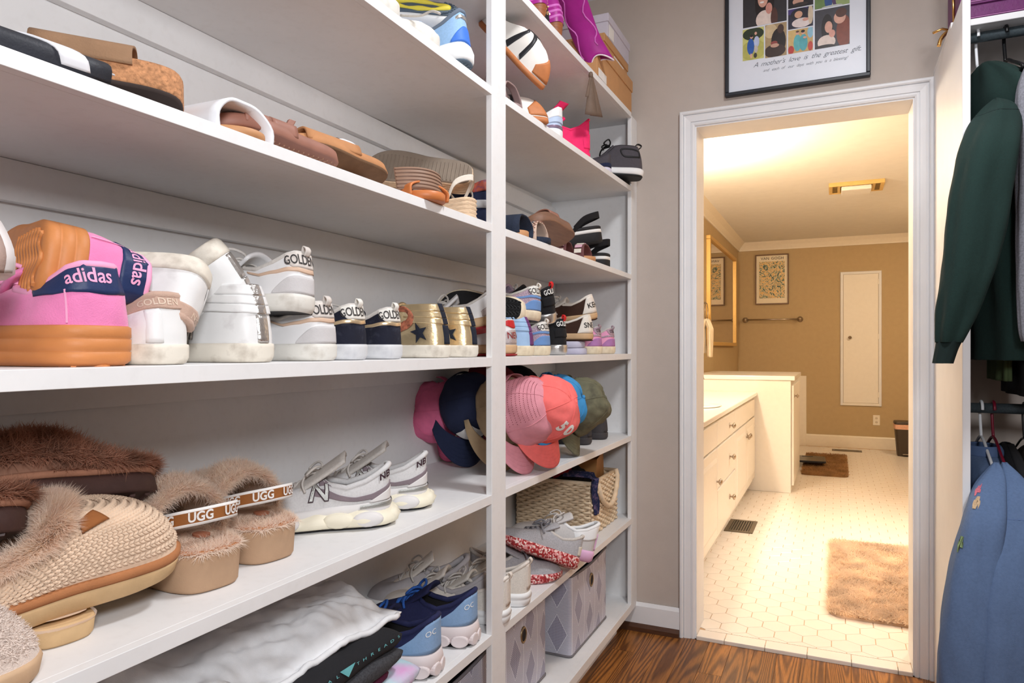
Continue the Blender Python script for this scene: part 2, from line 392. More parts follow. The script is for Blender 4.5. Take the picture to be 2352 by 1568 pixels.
for k in 'TEACDFG':
    z1 = ZT[k]; z0 = z1 - TH[k]; mb = MB(); a0, a1 = TILT.get(k, (0, 0))
    o = Vector((XBK, 1.0, 0)); xb_, xm, xf = XBK + .0005, XF - NOSE, XF
    ye = SY1 - .0115
    mb.box(*loc_box((xb_, SY0, z0), (xm, PY0, z1)))
    mb.box(*loc_box((xm, SY0, z0), (xf, PY0 - .0003, z1)))
    def sl(xa, xb, ya, yb):
        h = lambda y: a0 + (a1 - a0) * (y - PY0) / (ye - PY0) if k in TILT else 0
        mb.hexa([Vector(p) - o for p in [(xa, ya, z0 + h(ya)), (xb, ya, z0 + h(ya)), (xb, yb, z0 + h(yb)), (xa, yb, z0 + h(yb)), (xa, ya, z1 + h(ya)), (xb, ya, z1 + h(ya)), (xb, yb, z1 + h(yb)), (xa, yb, z1 + h(yb))]])
    sl(xb_, xm, PY0, ye); sl(xm, xf, PY1 + .0003, EY0 - .0003)
    obj('shelf_board', mb, SHELFW, su, bevel=.0007)
    if k != 'G':
        cl = MB(); hh = .062 if k in 'TEA' else .055
        h2 = 0
        cl.box(*loc_box((XBK + .0005, SY0, z0 - hh + h2), (XBK + .019, SY1 - .012, z0 - .0005 + h2)))
        obj('cleat', cl, SHELFW, su, bevel=.001)
def top(k, y=0.0):
    a0, a1 = TILT.get(k, (0, 0))
    return ZT[k] + (a0 + (a1 - a0) * (y - PY0) / (SY1 - PY0) if (k in TILT and y > PY0) else 0)

cl_ = thing('ceiling_light', 'flush white closet ceiling light', 'light', (.12, 1.35, CEIL))
obj('canopy', MB().lathe([(0, 0), (.17, 0), (.17, -.02), (.15, -.03), (.15, -.001), (0, -.001)], (0, 0, 0), 28), WHITE, cl_)
# ================================================================== bathroom furniture
def wl(name, loc, power, color, r=.05):
    l = bpy.data.lights.new(name, 'POINT'); l.energy = power; l.color = color; l.shadow_soft_size = r
    o = bpy.data.objects.new(name, l); COL.objects.link(o); o.location = loc; return o
WARM = (1.0, 0.83, 0.63)
CABW = mat('white_cabinet_paint', (242, 236, 226), .38, .015)
NICKEL = mat('brushed_nickel', (178, 165, 150), .28, .05, 60, metal=1.0)
# vanity light bar above the (unseen) basin mirror, on the left wall beside the door
vl = thing('vanity_light', 'warm vanity light bar on the bathroom wall over the basin', 'light', (BXL, 4.25, 2.1))
obj('back_plate', MB().box((0, -.45, -.05), (.03, .45, .05)), NICKEL, vl, bevel=.005)
GLOW = bpy.data.materials.new('lit_bulb_glass'); GLOW.use_nodes = True
gb = GLOW.node_tree.nodes['Principled BSDF']; gb.inputs['Emission Color'].default_value = (1, .72, .42, 1); gb.inputs['Emission Strength'].default_value = 9.0; gb.inputs['Base Color'].default_value = (1, .9, .75, 1)
for q in range(4):
    y = -.33 + .22 * q
    obj('bulb', MB().lathe([(0, -.055), (.035, -.045), (.055, 0), (.035, .045), (0, .055)], (.1, y, .0), 16), GLOW, vl)
    obj('socket', MB().tube([(.025, y, 0), (.05, y, 0)], .02, 12), NICKEL, vl)
    wl('vanity_bulb_light', (BXL + .22, 4.25 + y, 2.1), 22.0, WARM, .06)
# recessed downlight over the walkway
cf = thing('unseen_downlight', 'round recessed ceiling light in the bathroom near the door', 'light', (.80, 4.6, BCEIL))
obj('trim_ring', MB().lathe([(.06, -.001), (.085, -.001), (.085, -.008), (.06, -.004), (.06, -.001)], (0, 0, 0), 24), CABW, cf)
obj('lens', MB().lathe([(.06, -.003), (.03, -.004), (0, -.004)], (0, 0, 0), 24), GLOW, cf)
dl_ = area('unseen_downlight_beam', (.80, 4.6, BCEIL - .012), (.55, 4.3, 0), .11, 15.0, (1, .91, .80)); dl_.data.spread = 1.5
cf2 = thing('unseen_downlight', 'added round ceiling light out of view, brightening the far bathroom wall', 'light', (1.12, 7.0, BCEIL))  # made-up second downlight, hidden from view, added to brighten the far wall
obj('trim_ring', MB().lathe([(.06, -.001), (.085, -.001), (.085, -.008), (.06, -.004), (.06, -.001)], (0, 0, 0), 24), CABW, cf2)
obj('lens', MB().lathe([(.06, -.003), (.03, -.004), (0, -.004)], (0, 0, 0), 24), GLOW, cf2)
dl2 = area('unseen_downlight_beam', (1.12, 7.0, BCEIL - .012), (.6, 7.6, 0), .11, 26.0, (1, .80, .56))
# ---- vanity cabinet
VX = -.60; VY0, VY1 = 3.12, 5.884; VZ = .775
va = thing('vanity_cabinet', 'white panelled bathroom vanity with drawers and nickel knobs', 'cabinet', (BXL, VY0, 0))
vo = Vector((BXL, VY0, 0))
def vb(name, a, b, parent=va, m=CABW, bevel=.003):
    return obj(name, MB().box(Vector(a) - vo, Vector(b) - vo), m, parent, bevel=bevel)
vb('carcass', (BXL + .002, VY0, .09), (VX, VY1 - .002, VZ - .001)); vb('plinth', (BXL + .002, VY0, .0145), (VX - .06, VY1 - .002, .09))
def raised(name, y0, y1, z0, z1, knob=None, panel=True):
    """a door or drawer front with a raised field"""
    d = obj(name, MB().box(Vector((VX, y0, z0)) - vo, Vector((VX + .019, y1, z1)) - vo), CABW, va, bevel=.004)
    if panel:
        mb = MB(); i = .045
        a = [(VX + .019, y0 + i, z0 + i), (VX + .019, y1 - i, z0 + i), (VX + .019, y1 - i, z1 - i), (VX + .019, y0 + i, z1 - i)]
        b_ = [(VX + .026, y0 + i + .02, z0 + i + .02), (VX + .026, y1 - i - .02, z0 + i + .02), (VX + .026, y1 - i - .02, z1 - i - .02), (VX + .026, y0 + i + .02, z1 - i - .02)]
        mb.add([Vector(p) - vo for p in a + b_], [(4, 5, 6, 7)] + [(k, (k + 1) % 4, 4 + (k + 1) % 4, 4 + k) for k in range(4)])
        obj('raised_field', mb, CABW, d)
    if knob:
        c = Vector((VX + .02, knob[0], knob[1])) - vo
        obj('knob', MB().lathe([(0.016, 0), (.016, .003), (.006, .006), (.005, .014), (.017, .022), (.018, .027), (.012, .034), (0, .037)], c, 14, axis='x'), NICKEL, d)
    return d
kn = [PX(1680, v, VX + .03) for v in (978, 1052, 1141)]
g = .006
YS = [3.14, 3.92, 4.67, 5.26, 5.86]
for a, b in ((YS[0], YS[1]), (YS[2], YS[4])): raised('false_drawer', a + g, b - g, .62, .75, None, False)
for (z0, z1), kk in zip(((.62, .75), (.385, .608), (.135, .373)), kn): raised('drawer', YS[1] + g, YS[2] - g, z0, z1, (kk.y, (z0 + z1) / 2), False)
raised('door', YS[0] + g, YS[1] - g, .13, .608, (YS[1] - .08, .44)); raised('door', YS[2] + g, YS[3] - g / 2, .13, .608, (YS[3] - .05, .52)); raised('door', YS[3] + g / 2, YS[4] - g, .13, .608, (YS[3] + .05, .52))
SINKW = mat('white_vanity_top', (250, 246, 238), .15, .01)
ct = MB(); ct.box((BXL + .002, VY0 - .01, VZ), (VX + .035, VY1 - .002, VZ + .028)); ct.box((BXL + .002, VY0 - .01, VZ + .028), (BXL + .022, VY1 - .002, VZ + .12))
cto = tag(obj('vanity_countertop', ct, SINKW, bevel=.005), 'glossy white vanity worktop with moulded upstand beside the wall', 'worktop')
obj('basin_rim', MB().lathe([(.20, 0), (.215, .006), (.20, .010), (.17, .004), (.10, .002), (0, .001)], (-.83, 4.3, VZ + .028), 28), SINKW, cto)
fa = thing('faucet', 'tall chrome faucet with arched spout on the vanity worktop', 'faucet', (-1.0, 4.5, VZ + .0285))
obj('spout', MB().tube(crv([(0, 0, 0), (0, 0, .14), (.04, 0, .205), (.14, 0, .21), (.22, 0, .19), (.24, 0, .15)], 24), .013, 10), mat('chrome', (215, 215, 215), .12, .02, metal=1.0), fa)
for s in (-1, 1): obj('handle', MB().lathe([(.022, 0), (.022, .01), (.012, .02), (.012, .05), (.02, .06), (0, .066)], (0, s * .1, 0), 14), MATS['chrome'], fa)
# ---- tall side cabinet at the end of the vanity
TX = -.315
tc_ = thing('side_cabinet', 'white linen cabinet standing at the far end of the vanity', 'cabinet', (BXL, 5.886, 0))
to = Vector((BXL, 5.886, 0))
obj('carcass', MB().box((.002, 0, .0145), (TX - BXL, 1.06, .90)), CABW, tc_, bevel=.003)
d = obj('door', MB().box((TX - BXL + .0005, .03, .07), (TX - BXL + .02, 1.03, .86)), CABW, tc_, bevel=.005)
obj('knob', MB().lathe([(0.016, 0), (.016, .003), (.006, .006), (.005, .014), (.017, .022), (.018, .027), (0, .037)], (TX - BXL + .02, .1, .775), 14, axis='x'), NICKEL, d)
obj('top_slab', MB().box((.002, -.012, .9005), (TX - BXL + .03, 1.07, .935)), SINKW, tc_, bevel=.005)
# ---- framed mirror on the left wall
mz0, mz1, my0, my1 = 1.18, 2.195, 6.56, 8.43
mi = thing('wall_mirror', 'large gold framed mirror on the bathroom side wall', 'mirror', (BXL, my0, mz0))
GOLD = mat('gold_frame', (214, 172, 96), .35, .05, 40, metal=.35)
mo = Vector((BXL, my0, mz0)); W_, H_ = my1 - my0, mz1 - mz0
for a, b in (((0, 0, 0), (.04, W_, .035)), ((0, 0, H_ - .035), (.04, W_, H_)), ((0, 0, .035), (.04, .035, H_ - .035)), ((0, W_ - .035, .035), (.04, W_, H_ - .035))):
    obj('frame_bar', MB().box(a, b), GOLD, mi, bevel=.003)
GLS = mat('mirror_glass', (225, 215, 205), .03, .0, metal=1.0)
obj('glass', MB().box((0.001, .03, .03), (.02, W_ - .03, H_ - .03)), GLS, mi)
# ---- towel ring with hand towel
tr = thing('towel_ring', 'nickel towel ring beside the gold framed mirror', 'towel ring', (BXL, 6.2, 1.545))
obj('mount', MB().lathe([(.03, 0), (.03, .008), (.014, .014), (.012, .06), (0, .062)], (0, 0, 0), 16, axis='x'), NICKEL, tr)
obj('ring', MB().tube([(.062, .075 * math.sin(a), -.075 + .075 * math.cos(a)) for a in [2 * PI * i / 28 for i in range(28)]], .004, 8, closed=True), NICKEL, tr)
TOW = mat('cream_terry', (238, 222, 196), .95, .06, 400, .6, 900)
def towel(a, t):
    y = (a - .5) * (.13 + .03 * math.sin(7 * t)); f = .012 * math.sin(a * 14) + .006 * math.sin(a * 31 + t * 4)
    return (.062 + (.03 if t < .5 else -.03) * min(1, abs(t - .5) * 8) + f, y, -.15 + .012 - .33 * (abs(t - .5) * 2) ** 1.0 * (1 if t < .5 else .9))
mb = MB(); mb.grid(towel, 24, 40)
ht = thing('hand_towel', 'cream hand towel hanging through the nickel ring', 'towel', (BXL, 6.2, 1.545)); obj('terry_cloth', mb, TOW, ht, solid=.008)
# ---- towel bar
tb = thing('towel_bar', 'nickel towel bar on the tan far wall under the poster', 'towel bar', (-.99, BY, 1.497))
obj('bar', MB().tube([(.02, -.07, 0), (.60, -.07, 0)], .009, 12), NICKEL, tb)
for x in (0.0, .615):
    obj('bracket', MB().lathe([(.034, 0), (.034, -.008), (.022, -.014), (.014, -.02), (.016, -.06), (.026, -.07), (.020, -.085), (0, -.09)], (x, 0, 0), 18, axis='y'), NICKEL, tb)
# ---- poster
p0 = PY(1735, 700, BY); p1 = PY(1812, 582, BY)
po = thing('framed_poster', 'small framed flower poster with VAN GOGH lettering above the towel bar', 'poster', (p0.x, BY, p0.z))
PW_, PH_ = p1.x - p0.x, p1.z - p0.z
FRB = mat('thin_brown_frame', (112, 78, 40), .4, .1)
for a, b in (((0, -.025, 0), (PW_, 0, .014)), ((0, -.025, PH_ - .014), (PW_, 0, PH_)), ((0, -.025, .014), (.014, 0, PH_ - .014)), ((PW_ - .014, -.025, .014), (PW_, 0, PH_ - .014))):
    obj('frame_bar', MB().box(a, b), FRB, po, bevel=.002)
PAPER = mat('poster_paper', (238, 226, 200), .6, .02)
obj('sheet', MB().box((.012, -.012, .012), (PW_ - .012, -.002, PH_ - .012)), PAPER, po)
def art_mat():
    m = bpy.data.materials.new('leafy_print'); m.use_nodes = True; nt = m.node_tree; bs = nt.nodes['Principled BSDF']; bs.inputs['Roughness'].default_value = .5
    tc = nt.nodes.new('ShaderNodeTexCoord'); n = nt.nodes.new('ShaderNodeTexNoise'); n.inputs['Scale'].default_value = 22; n.inputs['Detail'].default_value = 3; n.inputs['Distortion'].default_value = 2.5
    nt.links.new(tc.outputs['Object'], n.inputs['Vector']); r = nt.nodes.new('ShaderNodeValToRGB'); nt.links.new(n.outputs['Fac'], r.inputs['Fac']); r.color_ramp.interpolation = 'CONSTANT'
    e = r.color_ramp.elements; e[0].position = 0; e[0].color = L3((46, 70, 66)); e[1].position = .38; e[1].color = L3((104, 122, 90))
    for p, c in ((.44, (206, 200, 170)), (.50, (230, 176, 84)), (.57, (240, 218, 166)), (.63, (92, 118, 100))): q = e.new(p); q.color = L3(c)
    nt.links.new(r.outputs[0], bs.inputs['Base Color']); return m
obj('print', MB().box((.045, -.0135, .075), (PW_ - .045, -.011, PH_ - .085)), art_mat(), po)
INK = mat('black_ink', (28, 26, 26), .6, .0)
for wd_, xo in (('VAN', -.078), ('GOGH', .062)): text_obj('lettering', wd_, .046, lambda x, y: (PW_ / 2 + x + xo, -.0138, PH_ - .05 + y), INK, po, spacing=1.05, cuts=0)
# ---- access door set in the far wall
q0 = PY(1930, 930, BY); q1 = PY(2025, 621, BY)
struct_d = casing('door_2', q0.x + .03, q1.x - .03, q1.z - q0.z - .03, BY, 1, [(0, 0), (0, .012), (.012, .016), (.024, .018), (.03, .012), (.03, 0)])
struct_d.location = (0, 0, q0.z)
obj('sill_rail', MB().box((q0.x, BY - .014, 0), (q1.x, BY - .0005, .03)), CABW, struct_d, bevel=.003)
dl = obj('door_leaf', MB().box((q0.x + .033, BY - .012, .032), (q1.x - .033, BY - .001, q1.z - q0.z - .032)), CABW, struct_d, bevel=.002)
obj('knob', MB().lathe([(.014, 0), (.012, -.006), (.006, -.012), (.018, -.022), (.018, -.03), (0, -.036)], (q0.x + .10, BY - .012, 1.0 - .24 + .02), 16, axis='y'), NICKEL, dl)
for z in (.1, .76, 1.38): obj('hinge', MB().box((q1.x - .04, BY - .019, z), (q1.x - .026, BY - .012, z + .06)), CABW, dl, bevel=.002)
# ---- outlet
o0 = PY(2005, 976, BY); o1 = PY(2019, 952, BY)
ol = thing('wall_outlet', 'ivory electrical outlet low on the tan far wall', 'outlet', (o0.x, BY, o0.z))
obj('plate', MB().box((0, -.006, 0), (.07, -.0003, .115)), CRW, ol, bevel=.002)
for z in (.034, .08):
    s = obj('socket', MB().prism([(.035 + .014 * math.cos(a), z + .016 * math.sin(a)) for a in [2 * PI * i / 14 for i in range(14)]], 0, .001).xform(Matrix(((1, 0, 0, 0), (0, 0, 1, -.0072), (0, 1, 0, 0), (0, 0, 0, 1)))), mat('outlet_ivory', (228, 214, 190), .4), ol)
    for x in (.029, .041): obj('slot', MB().box((x - .0015, -.0085, z - .004), (x + .0015, -.0072, z + .006)), INK, s)
# ---- floor registers
BRZ = mat('bronze_register', (112, 100, 82), .4, .1, 40, metal=.5); BLK = mat('matte_black', (18, 17, 17), .6, .1)
def register(name, c, lx, ly, label, ang, ns):
    t = thing(name, label, 'vent', c, toe=(math.cos(ang), math.sin(ang), 0))
    for a, b in (((-lx / 2, -ly / 2, 0), (lx / 2, -ly / 2 + .025, .006)), ((-lx / 2, ly / 2 - .025, 0), (lx / 2, ly / 2, .006)), ((-lx / 2, -ly / 2 + .025, 0), (-lx / 2 + .03, ly / 2 - .025, .006)), ((lx / 2 - .03, -ly / 2 + .025, 0), (lx / 2, ly / 2 - .025, .006))):
        obj('rim_bar', MB().box(a, b), BRZ, t, bevel=.0015)
    obj('well', MB().box((-lx / 2 + .02, -ly / 2 + .02, .0003), (lx / 2 - .02, ly / 2 - .02, .001)), BLK, t)
    for i in range(ns):
        y = -ly / 2 + .025 + (ly - .05) * (i + .5) / ns
        obj('slat', MB().box((-lx / 2 + .028, y - .004, .001), (lx / 2 - .028, y + .004, .005)), BRZ, t)
rc = [PZ(u, v, TZ) for u, v in ((1691, 1189), (1735, 1194), (1715, 1230), (1667, 1225))]
rcm = (rc[0] + rc[1] + rc[2] + rc[3]) / 4
register('floor_register', rcm, .32, .17, 'bronze slatted floor register beside the vanity', PI / 2, 8)
rc2 = (PZ(1914, 1032, TZ) + PZ(1977, 1038, TZ)) / 2
register('floor_register', rc2, .30, .12, 'bronze floor register under the access door by the baseboard', 0, 5)
# ---- ceiling fan and light
cc = [PZ(u, v, BCEIL) for u, v in ((1903, 414), (2034, 404), (2026, 435), (1905, 443))]
cm_ = (cc[0] + cc[1] + cc[2] + cc[3]) / 4
fw = (cc[1] - cc[0]).length; fd = .30
fg = thing('ceiling_vent_fan', 'yellowed ceiling exhaust fan grille with white light cover', 'vent fan', (cm_.x, cm_.y, BCEIL))
YEL = mat('yellowed_plastic', (226, 190, 118), .5, .05)
for a, b in (((-fw / 2, -fd / 2, -.03), (fw / 2, -fd / 2 + .025, 0)), ((-fw / 2, fd / 2 - .025, -.03), (fw / 2, fd / 2, 0)), ((-fw / 2, -fd / 2 + .025, -.03), (-fw / 2 + .025, fd / 2 - .025, 0)), ((fw / 2 - .025, -fd / 2 + .025, -.03), (fw / 2, fd / 2 - .025, 0)), ((-.13, -fd / 2 + .025, -.028), (-.11, fd / 2 - .025, 0)), ((.11, -fd / 2 + .025, -.028), (.13, fd / 2 - .025, 0))):
    obj('rim_bar', MB().box(a, b), YEL, fg, bevel=.003)
obj('housing', MB().box((-fw / 2 + .02, -fd / 2 + .02, -.006), (fw / 2 - .02, fd / 2 - .02, -.0005)), mat('dark_brass', (92, 66, 30), .6), fg)
for s in (-1, 1):
    for i in range(8):
        xa = s * (.13 + (fw / 2 - .155) * (i + .5) / 8); obj('slat', MB().box((xa - .004, -fd / 2 + .025, -.026), (xa + .004, fd / 2 - .025, -.008)), YEL, fg)
obj('light_cover', MB().box((-.105, -fd / 2 + .02, -.062), (.105, fd / 2 - .08, -.03)), CEILM, fg, bevel=.008)
# ---- shaggy rugs
def furmat(name, rgb, var=.12, scale=40, trans=.5):
    if name in MATS: return MATS[name]
    m = mat(name, rgb, .95, var, scale); nt = m.node_tree; bs = nt.nodes['Principled BSDF']; out = nt.nodes['Material Output']
    src = bs.inputs['Base Color'].links[0].from_socket
    tr = nt.nodes.new('ShaderNodeBsdfTranslucent'); mx = nt.nodes.new('ShaderNodeMixShader'); mx.inputs[0].default_value = trans
    nt.links.new(src, tr.inputs['Color']); nt.links.new(bs.outputs[0], mx.inputs[1]); nt.links.new(tr.outputs[0], mx.inputs[2]); nt.links.new(mx.outputs[0], out.inputs['Surface'])
    return m
def blades(mb, pts, nrms, length, width, lean=.5, seed=1, mi=0):
    rnd = random.Random(seed)
    for p, n in zip(pts, nrms):
        a = rnd.uniform(0, 2 * PI); t = n.orthogonal(); t.rotate(Matrix.Rotation(a, 3, n)); s = n.cross(t)
        l = length * rnd.uniform(.6, 1.2); wd = width * rnd.uniform(.7, 1.3)
        m_ = p + n * l * .55 + t * l * lean * .3; e = p + n * l * .9 + t * l * lean
        b = len(mb.v); mb.v += [tuple(p - s * wd), tuple(p + s * wd), tuple(m_ + s * wd * .7), tuple(m_ - s * wd * .7), tuple(e)]
        mb.f += [(b, b + 1, b + 2, b + 3), (b + 3, b + 2, b + 4)]; mb.m += [mi, mi]; mb.sm += [True, True]
def rounded_rect(x0, y0, x1, y1, r, n=6):
    out = []
    for cx, cy, a0 in ((x1 - r, y1 - r, 0), (x0 + r, y1 - r, PI / 2), (x0 + r, y0 + r, PI), (x1 - r, y0 + r, 1.5 * PI)):
        for i in range(n + 1): a = a0 + PI / 2 * i / n; out.append((cx + r * math.cos(a), cy + r * math.sin(a)))
    return out
def rug(name, x0, y0, x1, y1, rgb, label, nb, seed, ln=.028):
    t = thing(name, label, 'rug', ((x0 + x1) / 2, (y0 + y1) / 2, TZ)); hx, hy = (x1 - x0) / 2, (y1 - y0) / 2
    m = furmat(name + str(seed), rgb, .22, 9)
    obj('backing', MB().prism(rounded_rect(-hx + .006, -hy + .006, hx - .006, hy - .006, .06), .0005, .008), m, t)
    rnd = random.Random(seed); pts = []
    while len(pts) < nb:
        px, py = rnd.uniform(-hx, hx), rnd.uniform(-hy, hy); qx, qy = max(abs(px) - hx + .06, 0), max(abs(py) - hy + .06, 0)
        if qx * qx + qy * qy < .0034: pts.append(Vector((px, py, .011)))
    nr = [Vector((.5 * mnoise.noise(p * 9) + .25 * (p.x / hx) ** 7, .5 * mnoise.noise(p * 9 + Vector((5, 3, 1))) + .25 * (p.y / hy) ** 7, 1)).normalized() for p in pts]
    mb = MB(); blades(mb, pts, nr, ln, .0013, .9, seed); obj('shag_pile', mb, m, t, kind='stuff')
ra = PZ(1905, 1237, TZ + .02); rb = PZ(1899, 1405, TZ + .02)
rug('bath_rug', ra.x, rb.y, ra.x + .86, ra.y, (238, 214, 190), 'beige shaggy bath rug on the cream tiles inside the doorway', 48000, 3)
rf = PZ(1945, 1043, TZ + .02); rn = PZ(1943, 1092, TZ + .02)
rug('bath_rug', -.285, rn.y, rf.x, rf.y, (186, 148, 104), 'brown shaggy bath mat behind the linen cabinet with a scale on it', 9000, 4, .018)
# ---- bathroom scale on the far mat
s0 = PZ(1890, 1042, TZ + .05); s1 = PZ(1888, 1075, TZ + .05)
bsn = thing('bathroom_scale', 'black glass bathroom scale lying on the brown mat', 'scale', (s0.x - .13, (s0.y + s1.y) / 2, TZ + .040), toe=(1, .05, 0))
obj('platform', MB().prism(rounded_rect(-.16, -.17, .16, .17, .03), .006, .026), mat('charcoal_glass', (52, 52, 54), .25, .05), bsn, bevel=.003)
for i in (-1, 1):
    for j in (-1, 1): obj('foot', MB().tube([(i * .12, j * .12, 0), (i * .12, j * .12, .007)], .018, 10), BLK, bsn)
obj('display', MB().box((-.05, .10, .0262), (.05, .14, .0268)), INK, bsn)
# ---- pedal bin
tcp = PZ(2068, 1048, TZ)
tn = thing('trash_can', 'dark brown pedal bin with a pink bag against the far wall', 'trash can', (tcp.x + .08, tcp.y + .1, TZ), toe=(1, 0, 0))
BINM = mat('dark_brown_plastic', (70, 58, 48), .45, .05)
def binwall(z0, z1, s0, s1, mi=0):
    p0 = rounded_rect(-.13 * s0, -.11 * s0, .13 * s0, .11 * s0, .03); p1 = rounded_rect(-.13 * s1, -.11 * s1, .13 * s1, .11 * s1, .03); n = len(p0)
    mb = MB(); mb.add([(p[0], p[1], z0) for p in p0] + [(p[0], p[1], z1) for p in p1], [tuple(range(n - 1, -1, -1)), tuple(range(n, 2 * n))] + [(i, (i + 1) % n, n + (i + 1) % n, n + i) for i in range(n)]); return mb
obj('bucket', binwall(0, .33, .8, 1.0), BINM, tn, bevel=.002)
obj('bag_rim', binwall(.285, .335, 1.0, 1.04), mat('pink_bag', (228, 176, 150), .5, .15, 30), tn)
obj('lid', binwall(.337, .365, 1.05, 1.0), BINM, tn, bevel=.006)
obj('pedal', MB().box((-.06, -.125, .02), (.06, -.085, .03)), NICKEL, tn, bevel=.003)
# ================================================================== shoe builder
def interp(tab, t):
    if t <= tab[0][0]: return tab[0][1:]
    for a, b in zip(tab, tab[1:]):
        if t <= b[0]:
            f = (t - a[0]) / (b[0] - a[0]); f = f * f * (3 - 2 * f) * .4 + f * .6
            return tuple(a[i] + (b[i] - a[i]) * f for i in range(1, len(a)))
    return tab[-1][1:]
OUT = {
 'shoe': [(0, 0), (.006, .30), (.03, .52), (.08, .66), (.17, .74), (.30, .74), (.43, .76), (.57, .90), (.70, 1.0), (.81, .97), (.90, .80), (.96, .52), (.992, .26), (1, 0)],
 'wide': [(0, 0), (.006, .34), (.03, .60), (.08, .76), (.17, .85), (.30, .86), (.43, .88), (.57, .96), (.70, 1.0), (.82, .96), (.91, .78), (.965, .5), (.992, .26), (1, 0)],
 'point': [(0, 0), (.006, .30), (.03, .52), (.08, .66), (.17, .72), (.30, .68), (.43, .70), (.57, .88), (.68, 1.0), (.79, .92), (.89, .64), (.96, .34), (.99, .16), (1, 0)],
}
TOPS = {
 'low': [(0, .03, 0, 1), (.05, .045, .36, .995), (.10, .09, .52, .95), (.17, .17, .62, .83), (.26, .29, .66, .72), (.34, .40, .56, .76), (.40, .44, .44, .80), (.5, .50, .36, .77), (.65, .58, .31, .69), (.85, .68, .24, .60), (1, .70, 0, .575)],
 'run': [(0, -.005, 0, 1), (.05, .01, .34, .985), (.10, .06, .50, .91), (.17, .16, .60, .77), (.26, .29, .64, .68), (.34, .40, .56, .74), (.40, .44, .46, .80), (.5, .50, .38, .78), (.65, .58, .33, .70), (.85, .70, .24, .58), (1, .72, 0, .55)],
 'high': [(0, .075, 0, 1), (.05, .085, .30, 1), (.10, .12, .46, 1), (.17, .20, .56, 1), (.26, .33, .56, .995), (.34, .41, .46, .97), (.40, .45, .38, .90), (.5, .50, .34, .76), (.65, .57, .31, .60), (.85, .67, .24, .46), (1, .69, 0, .43)],
 'clog': [(0, .03, 0, .62), (.05, .045, .42, .62), (.10, .09, .58, .62), (.17, .17, .68, .66), (.26, .29, .70, .78), (.34, .38, .62, .92), (.42, .43, .48, 1.0), (.5, .455, .36, 1.02), (.65, .47, .24, 1.03), (.85, .475, .1, 1.03), (1, .475, 0, 1.03)],

 'mule': [(0, .03, 0, .44), (.05, .045, .42, .44), (.10, .09, .60, .44), (.17, .17, .72, .44), (.26, .29, .76, .47), (.34, .39, .74, .60), (.42, .47, .62, .84), (.5, .51, .45, .97), (.65, .54, .28, 1.0), (.85, .55, .1, 1.0), (1, .55, 0, 1.0)],
}
CTRL = [(0, .04, .50), (.12, -.02, .55), (.30, -.04, .62), (.45, .06, .80), (.60, .16, .98), (.80, .20, 1.12), (1, .20, 1.12)]
class Form:
    """upper surface S(th, k): th in [-1, 1] runs right round from toe over heel (0) to toe, k from sole to top line"""
    def __init__(s, L=.27, W=.098, hs=.028, H=.09, top='low', out='shoe', hs_toe=None, T=None, bend=.012, ctrl=None):
        s.L, s.W, s.hs, s.H = L, W, hs, H; s.hst = hs if hs_toe is None else hs_toe
        half = crv(OUT[out], 160); d = [0]
        for a, b in zip(half, half[1:]): d.append(d[-1] + math.hypot((b[0] - a[0]) * L, (b[1] - a[1]) * W / 2))
        s.arc = d[-1]; s.tab = [(d[i] / d[-1], half[i][0] * L, half[i][1] * W / 2) for i in range(len(half))]
        s.topt = T or TOPS[top]; s.ctrl = ctrl or CTRL; s.bend = bend; s.bc = {}; s.sc = {}
    def B2(s, th):
        k = round(th, 5)
        if k in s.bc: return s.bc[k]
        a = min(abs(th), 1.0); n = len(s.tab); lo, hi = 0, n - 1
        while hi - lo > 1:
            m_ = (lo + hi) // 2
            if s.tab[m_][0] <= a: lo = m_
            else: hi = m_
        p, q = s.tab[lo], s.tab[hi]; f = (a - p[0]) / max(1e-9, q[0] - p[0])
        x = p[1] + (q[1] - p[1]) * f; y = p[2] + (q[2] - p[2]) * f
        r = (x, (-y if th > 0 else y) + s.bend * math.sin(PI * x / s.L * .9) * .5); s.bc[k] = r
        return r
    def hz(s, x): return s.hs + (s.hst - s.hs) * max(0, min(1, x / s.L))
    def B(s, th): x, y = s.B2(th); return Vector((x, y, s.hz(x)))
    def nrm2(s, th):
        e = .004; a, b = s.B2(max(-1, th - e)), s.B2(min(1, th + e))
        if th >= 1 - e: b = s.B2(-1 + (th + e - 1))
        if th <= -1 + e: a = s.B2(1 - (-1 - (th - e)))
        t = Vector((b[0] - a[0], b[1] - a[1], 0)); t.normalize(); return Vector((t.y, -t.x, 0))
    def Tp(s, th):
        x, y, z = interp(s.topt, abs(th)); b = s.bend * math.sin(PI * x * .9) * .5
        return Vector((x * s.L, (-y if th > 0 else y) * s.W / 2 + b, z * s.H))
    def S(s, th, k):
        key = (round(th, 4), round(k, 4))
        if key in s.sc: return s.sc[key]
        b, t = s.B(th), s.Tp(th); a_, b_ = interp(s.ctrl, abs(th))
        c = b.lerp(t, a_); c.z = b.z + b_ * (t.z - b.z)
        if a_ < 0: c = c
        r = b * (1 - k) ** 2 + c * 2 * k * (1 - k) + t * k * k; s.sc[key] = r
        return r
    def N(s, th, k):
        e = .012; a = s.S(max(-1, th - e), k); b = s.S(min(1, th + e), k); c = s.S(th, max(0, k - .04)); d = s.S(th, min(1, k + .04))
        n = (b - a).cross(d - c)
        return n.normalized() if n.length > 1e-12 else Vector((0, 0, 1))
    def P(s, th, k, off): return s.S(th, k) + s.N(th, k) * off
